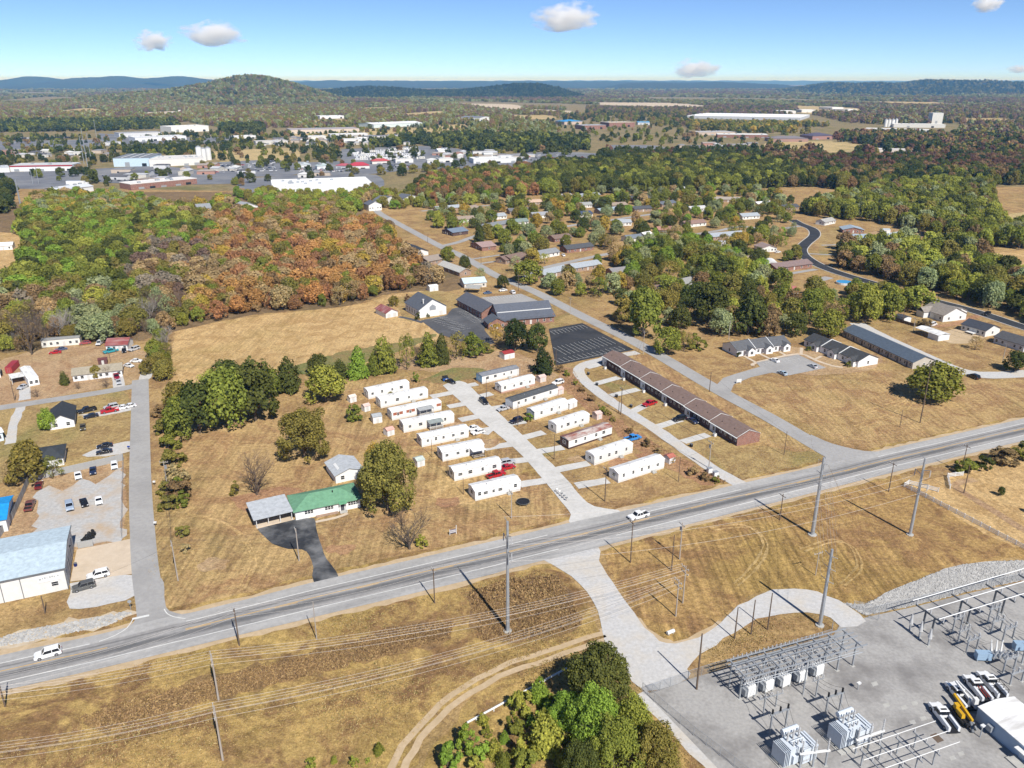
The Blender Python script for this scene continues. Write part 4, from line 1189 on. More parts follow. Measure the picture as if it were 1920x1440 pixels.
window(r, L - 2.4, 0, 1.6, 0, 1.3, 1.0)
part(r, 'door_lamp', M['black'], lambda m: m.box(L + 0.05, 11.8, 4.3, L + 0.5, 12.0, 4.5))
sg = MB().box(L - 5.6, -0.1, 3.0, L - 1.0, -0.02, 4.5).build('sign_board', M['trim'], r)
ink = flat('faded_sign_paint', (0.4, 0.42, 0.42), 0.6)
for k, (x, w2, zz) in enumerate(((5.25, 0.42, 3.7), (4.6, 0.2, 3.85), (4.2, 0.3, 3.85), (3.7, 0.12, 3.8), (3.2, 0.3, 3.85), (2.75, 0.3, 3.9), (2.3, 0.2, 3.8), (1.6, 0.25, 3.85))):
	part(sg, 'faded_lettering', ink, lambda m: m.box(L - x, -0.125, zz, L - x + w2, -0.1, zz + 0.42))
r, L = building('storage_building', 'white storage building with a bright blue metal roof by the fenced yard', 'storage building', (-70, 1012), (16, 996), 13, 3.6, 1.2, 'gable', (0.72, 0.73, 0.74), (0.02, 0.27, 0.62), wins=2, doors=1)
building('house', 'white house with a black gabled roof beside the row of parked cars', 'house', (95, 807), (141, 800), 13, 2.7, 2.2, 'front', (0.76, 0.75, 0.74), (0.045, 0.05, 0.058), wins=2, doors=0)
building('house', 'white house with charcoal hip roof half hidden by an olive tree', 'house', (72, 880), (121, 872), 10, 2.7, 1.7, 'hip', (0.74, 0.74, 0.73), (0.05, 0.056, 0.062), wins=3, doors=1)
building('mobile_home', 'long cream mobile home under the dark trees at the wood edge', 'mobile home', (79, 652), (151, 646), 4.2, 3.0, 0.4, 'gable', (0.72, 0.7, 0.62), (0.25, 0.25, 0.24), wins=5, doors=1, o=0.1)
building('house', 'low ranch house with a tan roof, two shrubs against its front', 'house', (138, 716), (230, 705), 8.5, 2.6, 1.5, 'gable', (0.72, 0.73, 0.74), (0.33, 0.29, 0.22), wins=6, doors=2)
r, L = building('mobile_home', 'white mobile home end on to the lane with a side carport', 'mobile home', (55, 725), (75, 721), 16, 3.0, 0.5, 'front', (0.74, 0.74, 0.73), (0.78, 0.77, 0.75), rm=M['white_roof'], wins=2, doors=0, o=0.1)
part(r, 'carport_roof', M['white_roof'], lambda m: m.box(-4.6, 6, 2.5, -0.05, 12, 2.62))
for y in (6.2, 11.8):
	part(r, 'carport_post', M['trim'], lambda m: m.box(-4.5, y, 0, -4.38, y + 0.12, 2.5))
A, B = G((11, 701)), G((20, 700))
root = thing('shipping_container', 'red shipping container standing alone on bare grass', 'container', A, R(14))
part(root, 'body', flat('red_container_paint', (0.34, 0.04, 0.05), 0.5), lambda m: [m.box(0, 0, 0.12, 2.44, 9.0, 2.6)] + [m.box(-0.05, 0.3 + k * 0.6, 0.3, 0, 0.6 + k * 0.6, 2.45) for k in range(14)] + [m.box(2.44, 0.3 + k * 0.6, 0.3, 2.49, 0.6 + k * 0.6, 2.45) for k in range(14)])
part(root, 'door', flat('red_container_door', (0.38, 0.06, 0.06), 0.5), lambda m: m.box(0.06, -0.06, 0.2, 1.2, 0, 2.5).box(1.24, -0.06, 0.2, 2.38, 0, 2.5))
part(root, 'lock_bar', M['galv'], lambda m: m.box(0.9, -0.1, 0.2, 0.95, -0.06, 2.5).box(1.5, -0.1, 0.2, 1.55, -0.06, 2.5))
building('house', 'old white house with a patched maroon metal roof among parked cars', 'house', (200, 659), (240, 657), 9, 2.7, 1.7, 'gable', (0.72, 0.72, 0.71), (0.25, 0.07, 0.08), rm=M['red_metal'], wins=3, doors=1)
shed('maroon lean-to shed behind the tan roofed ranch house', (185, 685), (202, 683), 3, wall=(0.12, 0.06, 0.06), roof=(0.13, 0.05, 0.05))
building('house', 'white house at the edge of view beside the rough lane', 'house', (-40, 715), (2, 708), 8, 2.7, 1.6, 'gable', (0.74, 0.74, 0.74), (0.16, 0.16, 0.16), wins=2, doors=1)
building('mobile_home', 'pale blue mobile home at the edge of view below the lane', 'mobile home', (-50, 840), (8, 826), 4.5, 3.0, 0.5, 'gable', (0.6, 0.7, 0.78), (0.7, 0.72, 0.74), wins=3, doors=1)
building('house', 'white buildings in a clearing at the edge of the wood', 'house', (-10, 470), (24, 468), 9, 3, 1.5, 'gable', (0.76, 0.76, 0.75), (0.75, 0.75, 0.74), wins=2, doors=1)

# ---- houses of the neighbourhood
SIL, CHA, TAN, BRN, WHT = (0.34, 0.37, 0.4), (0.085, 0.088, 0.095), (0.3, 0.24, 0.19), (0.2, 0.14, 0.115), (0.7, 0.7, 0.69)
NB = 'houses of the tree lined neighbourhood'
for lab, p0, p1, d, wall, roof in [
	('dark brick house with slate blue roof above the corner lawn', (829, 438), (849, 443), 14, 'd', (0.17, 0.21, 0.27)),
	('brick house with pinkish roof on the street corner by the tall spruce', (882, 463), (904, 471), 11, 'b', (0.34, 0.24, 0.22)),
	('brick house with brown roof and a gravel drive to the street', (938, 491), (962, 496), 12, 'b', BRN),
	('long buff brick house with grey roof beside the tall spruce', (908, 433), (960, 424), 9, 't', (0.2, 0.21, 0.22)),
	('white house with tan roof and dark porch amid pale trees', (858, 418), (890, 416), 9, 'w', TAN),
	('long low house with pale grey roof by the upper street', (820, 398), (864, 394), 8, 't', SIL),
	('small brick house with tan roof at the end of the upper street', (882, 397), (898, 394), 8, 'd', TAN),
	('white two storey house with slate roof beside the wood', (692, 396), (716, 394), 12, 'w2', (0.12, 0.13, 0.16)),
	('grey roofed white house between the two storey houses', (719, 387), (745, 381), 11, 'w2', (0.13, 0.14, 0.16)),
	('tall white house with twin slate gables', (757, 383), (784, 379), 12, 'w2', (0.12, 0.13, 0.15)),
	('white house with black roof next to the autumn wood', (753, 470), (777, 481), 10, 'w', (0.05, 0.055, 0.065)),
	('tan roofed brick house with an open carport below the black roofed house', (780, 492), (804, 498), 13, 't', (0.3, 0.25, 0.21)),
	('house with a long pale roof beside the street bend', (822, 504), (862, 519), 8, 't', (0.44, 0.43, 0.4)),
	('brick house with plum brown roof beside the round dark tree', (948, 496), (989, 487), 9, 't', BRN),
	('grey roofed white house behind two garden trees', (1010, 486), (1049, 479), 9, 'w', (0.24, 0.25, 0.26)),
	('long brick house with charcoal roof and a pale path', (1063, 475), (1113, 469), 9, 'b', CHA),
	('brick house with silver roof and dark gable end', (1077, 511), (1127, 503), 9, 't', SIL),
	('silver roofed brick house partly hidden behind the garden conifer', (1020, 524), (1066, 513), 9, 't', SIL),
	('grey roofed house on the slope above the green roofed one', (956, 402), (992, 400), 9, 't', (0.15, 0.155, 0.165)),
	('house with sage green roof and white porch', (955, 424), (991, 421), 9, 'w', (0.2, 0.25, 0.23)),
	('small tan house at the foot of the dark wood', (993, 385), (1016, 384), 9, 't', (0.5, 0.36, 0.27)),
	('silver roofed brick house just below the tall wood', (1083, 374), (1125, 370), 9, 't', SIL),
	('grey roofed brick house with a white chimney', (1040, 375), (1074, 372), 9, 'b', (0.32, 0.32, 0.32)),
	('small navy roofed house with white porch', (1088, 408), (1111, 406), 9, 'w', (0.06, 0.08, 0.13)),
	('long silver blue roofed house with a red brick end', (1126, 402), (1163, 398), 9, 't', (0.3, 0.37, 0.43)),
	('dark roofed brick house below the power pole', (1186, 378), (1219, 376), 9, 'b', CHA),
	('white gabled house across from the navy roofed house', (1156, 424), (1184, 423), 9, 'w', SIL),
	('low house with a flat looking grey roof in the middle block', (1089, 390), (1110, 389), 8, 'w', (0.3, 0.31, 0.3)),
	('small white gabled garage at the end of a pale drive', (1210, 449), (1224, 446), 7, 'w', WHT),
	('house with dark slate roof under the big pale tree', (1241, 389), (1268, 385), 9, 't', (0.13, 0.145, 0.17)),
	('brick house with salmon red roof on the open lawn', (1235, 438), (1263, 437), 9, 'd', (0.36, 0.19, 0.15)),
	('white house with brown roof beside the bare tree', (1286, 427), (1324, 423), 9, 'w', (0.26, 0.17, 0.14)),
	('long silver roofed brick house with carport and shed', (1337, 451), (1396, 446), 10, 't', SIL),
	('house with brown hip roof and white garage doors', (1427, 473), (1456, 472), 11, 'w', (0.29, 0.22, 0.2)),
	('long brick house with plum roof beside the curving road', (1455, 511), (1522, 502), 10, 'b', (0.22, 0.16, 0.15)),
	('tan stone house behind the pair of tall oaks', (1340, 379), (1390, 380), 10, 't', (0.33, 0.29, 0.25)),
	('white roofed building between pale trees', (1422, 389), (1448, 387), 9, 'w', WHT),
	('pale grey gabled house at the foot of the dark wood', (1266, 361), (1288, 359), 10, 'w', (0.42, 0.43, 0.46)),
	('white house with an open carport in the oak grove', (1283, 541), (1306, 536), 9, 'w', (0.28, 0.28, 0.27)),
	('house with a red roof deep in the grove', (1462, 557), (1496, 556), 9, 'w', (0.38, 0.14, 0.13)),
	('brick house with blue grey hip roof and garage wing', (1580, 437), (1619, 438), 12, 'b', (0.3, 0.36, 0.42)),
	('low house with blue grey roof below the brick one', (1587, 453), (1630, 453), 10, 'w', (0.28, 0.34, 0.4)),
	('house with a pale blue roof at the tree edge', (1668, 452), (1702, 446), 9, 'w', (0.36, 0.42, 0.46)),
	('small grey house near the top of the curving road', (1546, 423), (1566, 419), 8, 'w', (0.36, 0.35, 0.33)),
	('house with faded red roof among dark trees', (1718, 497), (1752, 504), 9, 'w', (0.4, 0.2, 0.18)),
	('white trailer house at the pasture edge', (1843, 509), (1872, 512), 6, 'w', WHT),
	('low cream house on the corner opposite the spruce', (922, 413), (950, 410), 9, 'w', SIL), ('small tan roofed house in the upper middle block', (1148, 391), (1176, 389), 9, 't', TAN),
	('buff brick house with charcoal roof past the navy roofed one', (1190, 398), (1222, 396), 9, 't', CHA), ('white house with pale roof at the end of the middle street', (1296, 398), (1325, 396), 9, 'w', (0.5, 0.5, 0.49)),
	('brick house with brown roof below the middle street', (1040, 455), (1072, 451), 9, 'b', BRN), ('house with silver roof facing the cul-de-sac', (1392, 412), (1424, 410), 9, 'w', SIL),
	('grey house with slate roof in the deep leafy block', (1178, 455), (1206, 452), 9, 'w', (0.17, 0.19, 0.22)), ('tan roofed house near the plum roofed brick house', (1395, 497), (1424, 494), 9, 't', TAN),
	('red brick house beside the oak shaded street', (1150, 520), (1184, 516), 9, 'b', (0.24, 0.23, 0.23)), ('white house with brown roof behind the street oaks', (1215, 556), (1246, 552), 9, 'w', BRN),
	('pale house with grey roof in the upper street row', (1000, 410), (1030, 408), 9, 'w', (0.3, 0.31, 0.33)), ('dark roofed house above the curving road', (1470, 395), (1498, 393), 9, 't', CHA),
	('small white house seen through the right hand trees', (1735, 340), (1752, 338), 9, 'w', WHT)]:
	wm = {'b': M['brick'], 'd': M['brick_dark'], 't': M['brick_tan']}.get(wall)
	two = wall == 'w2'
	building('house', lab.replace('right hand', 'far'), 'house', p0, p1, d, 5.4 if two else 2.7, 2.6 if two else 1.8, 'front' if (two or d > 10.5) else 'gable', (0.72, 0.71, 0.68), roof, wm=wm, wins=4, doors=1, end_wins=1, group=NB, o=0.5)
r = thing('quonset_hut', 'white arched storage hut beside the plum roofed brick house', 'hut', G((1436, 500)), R(-5), NB)
part(r, 'shell', M['trim'], lambda m: m.hull([(8 - 4.2 * math.cos(math.pi * i / 8) - 4, 0, 3.6 * math.sin(math.pi * i / 8)) for i in range(9)], [(8 - 4.2 * math.cos(math.pi * i / 8) - 4, 10, 3.6 * math.sin(math.pi * i / 8)) for i in range(9)]))
part(r, 'door', M['steel_dark'], lambda m: m.box(2.6, -0.06, 0, 5.4, -0.01, 2.6))
r = thing('swimming_pool', 'round blue above ground pool between the trees', 'pool', G((1583, 532)))
part(r, 'pool_wall', M['trim'], lambda m: m.tube((0, 0, 0), (0, 0, 1.15), 4.6, n=20))
part(r, 'water', flat('pool_cover', (0.06, 0.33, 0.62), 0.3), lambda m: m.tube((0, 0, 1.15), (0, 0, 1.2), 4.4, n=20))

# ---- the town behind
TOWN = 'large buildings of the town behind'


def big(label, p0, p1, d, h, wall=(0.66, 0.66, 0.65), roof=(0.6, 0.6, 0.58), name='warehouse', cat='building', style='flat', rh=0.6, nd=4, units=4, wm=None):
	A, B = G(p0), G(p1)
	ax = B - A
	L = ax.length
	rz = math.atan2(ax.y, ax.x)
	root = thing(name, label, cat, A, rz, TOWN)
	w = shell(L, d, h, rh, style).build('wall', wm or M['wall'], root)
	w.color = c4(wall)
	r = roof_mesh(L, d, h, rh, style, 0.6).build('roof', M['roof'], root)
	r.color = c4(roof)
	rg = random.Random(label)
	nd = (nd + 1) // 2
	for k in range(nd):
		x = L * (k + rg.uniform(0.2, 0.8)) / nd
		ww = min(6.0, L / nd * 0.55)
		part(root, 'door' if k % 2 else 'window', M['glass'] if k % 3 == 1 else M['galv'], lambda m: m.box(x - ww / 2, -0.12, 0.3, x + ww / 2, -0.02, h * rg.uniform(0.3, 0.55)))
	for k in range(units):
		x, y = L * rg.uniform(0.1, 0.9), d * rg.uniform(0.15, 0.85)
		zz = h + (0.25 if style == 'flat' else rh * (1 - abs(y - d / 2) / (d / 2)))
		part(r, 'roof_unit', M['galv'], lambda m: m.box(x - 1.5, y - 1.2, zz - 0.3, x + 1.5, y + 1.2, zz + 1.5))
	n = max(1, int(L / d))
	for k in range(n):
		q = A + ax * ((k + 0.5) / n) + Vector((-math.sin(rz), math.cos(rz), 0)) * d / 2
		BLOCKED.append((q.x, q.y, max(d / 2, L / n / 2) + 12))
	return root, L


r, L = big('white store with red band and blue doors on the wide car park', (20, 322), (137, 320), 34, 7, (0.72, 0.72, 0.71), (0.5, 0.51, 0.52), 'store', 'store', nd=10)
part(r, 'red_band', flat('red_fascia', (0.36, 0.04, 0.05)), lambda m: m.box(-0.3, -0.3, 5.8, L + 0.3, -0.16, 7.4))
big('low pale store joined to the red banded one', (-60, 327), (19, 323), 30, 6, (0.66, 0.66, 0.64), (0.5, 0.52, 0.54), 'store', 'store')
r, L = big('factory hall with grey panel roof and pale blue wall', (214, 313), (281, 312), 70, 11, (0.5, 0.62, 0.7), (0.2, 0.215, 0.24), 'factory', units=0)
for k in range(1, 4):
	part(r, 'roof_rib', M['trim'], lambda m: m.box(L * k / 4 - 0.8, 0, 11.65, L * k / 4 + 0.8, 69, 11.9))
big('long white factory building joined to the grey panel hall', (281, 313), (384, 309), 55, 9, (0.68, 0.66, 0.62), (0.62, 0.6, 0.57), 'factory', units=9, nd=8)
big('long low warehouse with off white roof at the edge of the autumn wood', (246, 357), (370, 345), 26, 6, (0.35, 0.2, 0.15), (0.68, 0.66, 0.63), units=6, nd=9, wm=M['brick'])
big('small white metal building below the store car park', (108, 366), (176, 358), 22, 5, (0.62, 0.63, 0.64), (0.55, 0.57, 0.6), style='gable', rh=2)
big('white roofed depot with trucks behind it', (224, 258), (304, 255), 40, 8, (0.6, 0.6, 0.6), (0.33, 0.33, 0.34))
big('low pale depot in front of the truck depot', (254, 266), (350, 262), 45, 7, (0.7, 0.7, 0.7), (0.6, 0.61, 0.62), nd=8)
big('tall white warehouse at the top of the depot yard', (322, 249), (392, 246), 60, 12, (0.74, 0.73, 0.7), (0.72, 0.71, 0.68), units=2)
big('small white shop by the depot road', (206, 273), (227, 271), 14, 5, (0.72, 0.7, 0.68), (0.5, 0.5, 0.5))
r, L = big('very wide white roofed store behind the yellow green trees', (512, 365), (700, 358), 62, 7.5, (0.72, 0.72, 0.71), (0.78, 0.78, 0.77), 'store', 'store', units=14, nd=0)
big('long tan school building above the fields', (545, 251), (674, 248), 60, 8, (0.56, 0.48, 0.4), (0.36, 0.33, 0.34), 'school', 'school', nd=12)
big('white industrial shed with pale green wall', (701, 240), (792, 236), 70, 8, (0.6, 0.68, 0.66), (0.7, 0.72, 0.72), style='gable', rh=3)
big('distant pale shed on the field', (600, 223), (645, 222), 40, 8, (0.7, 0.7, 0.7), (0.72, 0.73, 0.74))
big('dark roofed shed with white walls beside the quarry', (862, 226), (900, 227), 60, 9, (0.74, 0.74, 0.72), (0.2, 0.21, 0.23), style='gable', rh=3)
r, L = big('restaurant with bright red roof by the car lots', (655, 317), (693, 316), 16, 4, (0.7, 0.68, 0.64), (0.4, 0.05, 0.07), 'restaurant', 'restaurant', 'hip', 4, units=0)
big('small shop with red roof beside the camper lot', (698, 308), (731, 307), 14, 4, (0.7, 0.66, 0.6), (0.42, 0.09, 0.09), 'shop', 'shop', 'hip', 3, units=0)
big('low shop with maroon roof next to the red roofed restaurant', (630, 316), (654, 317), 12, 4, (0.6, 0.6, 0.6), (0.4, 0.1, 0.12), 'shop', 'shop', 'hip', 2.5, units=0)
big('white dealership with a flat roof by the tree band', (888, 307), (968, 305), 30, 6, (0.7, 0.7, 0.68), (0.68, 0.68, 0.66), 'dealership', nd=6)
big('small white house shaped office in the dark trees', (822, 287), (843, 286), 12, 4, (0.76, 0.76, 0.75), (0.7, 0.7, 0.68), 'office', style='gable', rh=2.5)
big('white flat building by the camper lot', (742, 306), (775, 305), 14, 5, (0.72, 0.7, 0.66), (0.62, 0.6, 0.56), 'shop', 'shop')
big('cream shop along the main street of the town', (823, 305), (850, 304), 14, 5, (0.7, 0.68, 0.62), (0.6, 0.6, 0.58), 'shop', 'shop')
big('white office in front of the car rows', (555, 316), (583, 315), 14, 4.5, (0.7, 0.71, 0.7), (0.4, 0.44, 0.46), 'office', style='hip', rh=3)
big('white office beside the field of parked cars', (595, 318), (618, 317), 12, 4.5, (0.74, 0.74, 0.72), (0.38, 0.44, 0.44), 'office', style='hip', rh=3)
for k, (a, b, wl, rf) in enumerate([((575, 262), (612, 261), (0.68, 0.66, 0.62), (0.6, 0.6, 0.58)), ((620, 258), (690, 256), (0.6, 0.6, 0.6), (0.72, 0.72, 0.71)), ((645, 268), (690, 267), (0.72, 0.72, 0.7), (0.64, 0.64, 0.63)), ((480, 272), (540, 270), (0.6, 0.58, 0.54), (0.5, 0.48, 0.46)), ((690, 262), (760, 259), (0.66, 0.66, 0.65), (0.2, 0.2, 0.22)), ((440, 262), (480, 260), (0.7, 0.7, 0.69), (0.68, 0.68, 0.68))]):
	big(('cream roofed', 'white roofed', 'pale walled', 'tan roofed', 'dark roofed', 'small white')[k] + ' workshop in the row behind the main street', a, b, 22, 6, wl, rf, 'workshop', 'workshop', nd=4, units=2)
big('school block with a bright blue roof', (1058, 234), (1092, 233), 45, 8, (0.5, 0.4, 0.33), (0.05, 0.25, 0.5), 'school', 'school', 'hip', 4, units=0)
big('brick school hall behind the blue roofed block', (1092, 243), (1136, 242), 40, 9, (0.42, 0.26, 0.2), (0.36, 0.37, 0.39), 'school', 'school', wm=M['brick'])
big('brick gymnasium with tan roof', (1142, 239), (1190, 238), 50, 11, (0.45, 0.26, 0.2), (0.5, 0.44, 0.34), 'gymnasium', wm=M['brick'])
big('low shed with blue roof beyond the gymnasium', (1196, 234), (1218, 234), 30, 6, (0.6, 0.62, 0.64), (0.1, 0.3, 0.5), style='gable', rh=2)
big('enormous white distribution warehouse far behind the school', (1288, 222), (1500, 226), 240, 8, (0.5, 0.52, 0.55), (0.82, 0.83, 0.84), nd=16, units=0)
big('low tan school with pale roofs on the straw field', (1308, 254), (1378, 253), 45, 6, (0.5, 0.4, 0.32), (0.42, 0.4, 0.38), 'school', 'school')
big('long low school wing with white roof', (1345, 258), (1440, 259), 40, 6, (0.45, 0.3, 0.24), (0.62, 0.62, 0.6), 'school', 'school', wm=M['brick'], nd=8)
big('dark purple roofed school hall above the dark wood', (1523, 262), (1563, 261), 40, 7, (0.35, 0.2, 0.17), (0.1, 0.09, 0.13), 'school', 'school', 'hip', 5, units=0)
big('brown roofed school wing beside the purple hall', (1445, 266), (1515, 266), 40, 6, (0.35, 0.22, 0.18), (0.2, 0.18, 0.19), 'school', 'school', 'hip', 4, units=0)
big('long white mill building of the feed plant', (1675, 239), (1772, 240), 34, 8, (0.6, 0.59, 0.56), (0.66, 0.65, 0.62), 'mill', 'mill')
r, L = big('tall white tower of the feed plant', (1746, 233), (1766, 233), 22, 28, (0.6, 0.59, 0.56), (0.7, 0.7, 0.68), 'mill_tower', 'tower', units=1, nd=2)
big('white loading shed of the feed plant', (1622, 247), (1740, 250), 30, 7, (0.72, 0.71, 0.69), (0.7, 0.69, 0.67), 'mill', 'mill', nd=6)
for k, (x, y) in enumerate(((1660, 238), (1666, 238), (1673, 238), (1679, 237))):
	q = G((x, y))
	o = thing('silo', 'pale grain silo of the feed plant, number %s of four in its row' % ('one', 'two', 'three', 'four')[k], 'silo', q, 0, 'grain silos')
	part(o, 'tank', M['trim'], lambda m: m.tube((0, 0, 0), (0, 0, 17), 4, n=14))
	part(o, 'cap', M['galv'], lambda m: m.tube((0, 0, 17), (0, 0, 20), 4.2, 0.6, n=14))
for k, (x, y) in enumerate(((375, 303), (383, 302), (392, 300))):
	q = G((x, y))
	o = thing('silo', 'white silo beside the factory, %s of three' % ('first', 'middle', 'last')[k], 'silo', q, 0, 'factory silos')
	part(o, 'tank', M['trim'], lambda m: m.tube((0, 0, 0), (0, 0, 17 + 3 * (k == 0)), 4, n=14))
	part(o, 'cap', M['galv'], lambda m: m.tube((0, 0, 17 + 3 * (k == 0)), (0, 0, 19 + 3 * (k == 0)), 4.1, 1.0, n=14))
for k, (a, b) in enumerate((((1503, 211), (1530, 211)), ((1535, 205), (1560, 206)), ((1558, 209), (1590, 210)), ((1458, 213), (1492, 213)))):
	big(('cream', 'white', 'pale grey', 'buff')[k] + ' factory shed on the far rise', a, b, 60, 9, (0.72, 0.7, 0.66), (0.72, 0.71, 0.69), 'factory', units=0)
big('pale shed at the foot of the dark wood on the east side', (1636, 286), (1722, 288), 25, 5, (0.68, 0.62, 0.56), (0.6, 0.57, 0.54))
big('small tan house roof among the eastern trees', (1880, 268), (1900, 268), 15, 4, (0.5, 0.42, 0.36), (0.42, 0.36, 0.3), 'house', 'house', 'hip', 3, units=0)
big('white house roof in the trees by the yellow woods', (372, 402), (397, 400), 12, 5, (0.74, 0.74, 0.73), (0.25, 0.26, 0.27), 'house', 'house', 'gable', 3, units=0)
big('white gabled house at the end of the pale path in the woods', (450, 402), (486, 397), 12, 5, (0.76, 0.76, 0.75), (0.3, 0.31, 0.32), 'house', 'house', 'front', 4, units=0)

# small buildings that crowd the town
rb = random.Random(17)
for poly, n, lab in [([(150, 322), (440, 312), (620, 322), (640, 330), (430, 345), (180, 352)], 26, 'among the shops below the factory'), ([(420, 262), (760, 256), (860, 262), (780, 274), (560, 280), (430, 276)], 46, 'in the busy block behind the camper lot'), ([(780, 292), (1000, 284), (1120, 286), (1110, 304), (900, 312), (780, 310)], 26, 'along the street before the dark trees'), ([(-40, 285), (200, 280), (210, 300), (-40, 308)], 18, 'beside the railway yard'), ([(1240, 274), (1420, 270), (1420, 282), (1260, 286)], 16, 'on the far street by the school'), ([(180, 195), (520, 205), (540, 235), (200, 225)], 12, 'on the wooded slope under the hill'), ([(1440, 206), (1640, 206), (1800, 236), (1700, 250)], 10, 'around the feed plant')]:
	P = [G(p) for p in poly]
	for k in range(n):
		a, b = P[0].lerp(P[1], rb.random()), P[len(P) // 2].lerp(P[-1], rb.random())
		q = a.lerp(b, rb.random())
		if any((q.x - x) ** 2 + (q.y - y) ** 2 < (r * 0.8) ** 2 for x, y, r in BLOCKED if r > 7):
			continue
		w, d2, h = rb.uniform(10, 26), rb.uniform(8, 16), rb.uniform(3, 5)
		wc, rc2, word = rb.choice((((0.62, 0.61, 0.58), (0.6, 0.6, 0.58), 'white roofed'), ((0.5, 0.42, 0.34), (0.24, 0.24, 0.25), 'grey roofed'), ((0.4, 0.22, 0.17), (0.3, 0.26, 0.23), 'brick'), ((0.6, 0.6, 0.6), (0.12, 0.12, 0.13), 'dark roofed'), ((0.55, 0.52, 0.46), (0.45, 0.46, 0.48), 'silver roofed')))
		st = rb.choice(('gable', 'flat', 'hip'))
		o = thing('small_building', 'small %s building %s' % (word, lab), 'building', (q.x, q.y, 0), rb.choice((0.05, 0.2, 1.6, -0.2)), 'small buildings ' + lab)
		shell(w, d2, h, 1.8, st).build('wall', M['wall'], o).color = c4(wc)
		roof_mesh(w, d2, h, 1.8, st, 0.4).build('roof', M['roof'], o).color = c4(rc2)
		part(o, 'door', M['glass'], lambda m: m.box(w * 0.3, -0.08, 0.1, w * 0.3 + 2.4, -0.02, 2.3))
		BLOCKED.append((q.x, q.y, 14))

# ================================================================ VEHICLES
def wheel_mesh(r, w):
	mb = MB()
	mb.tube((0, -w / 2, 0), (0, w / 2, 0), r, n=12)
	mb.mi = 1
	mb.tube((0, -w / 2 - 0.012, 0), (0, w / 2 + 0.012, 0), r * 0.58, n=10)
	return mb.mesh('wheel', [M['tyre'], M['rim']])


def extrude(mb, prof, w, w2=None):
	"""side profile (x, z) made solid over the width"""
	w2 = w2 or w
	mb.hull([(x, -w / 2, z) for x, z in prof], [(x, w / 2, z) for x, z in prof])


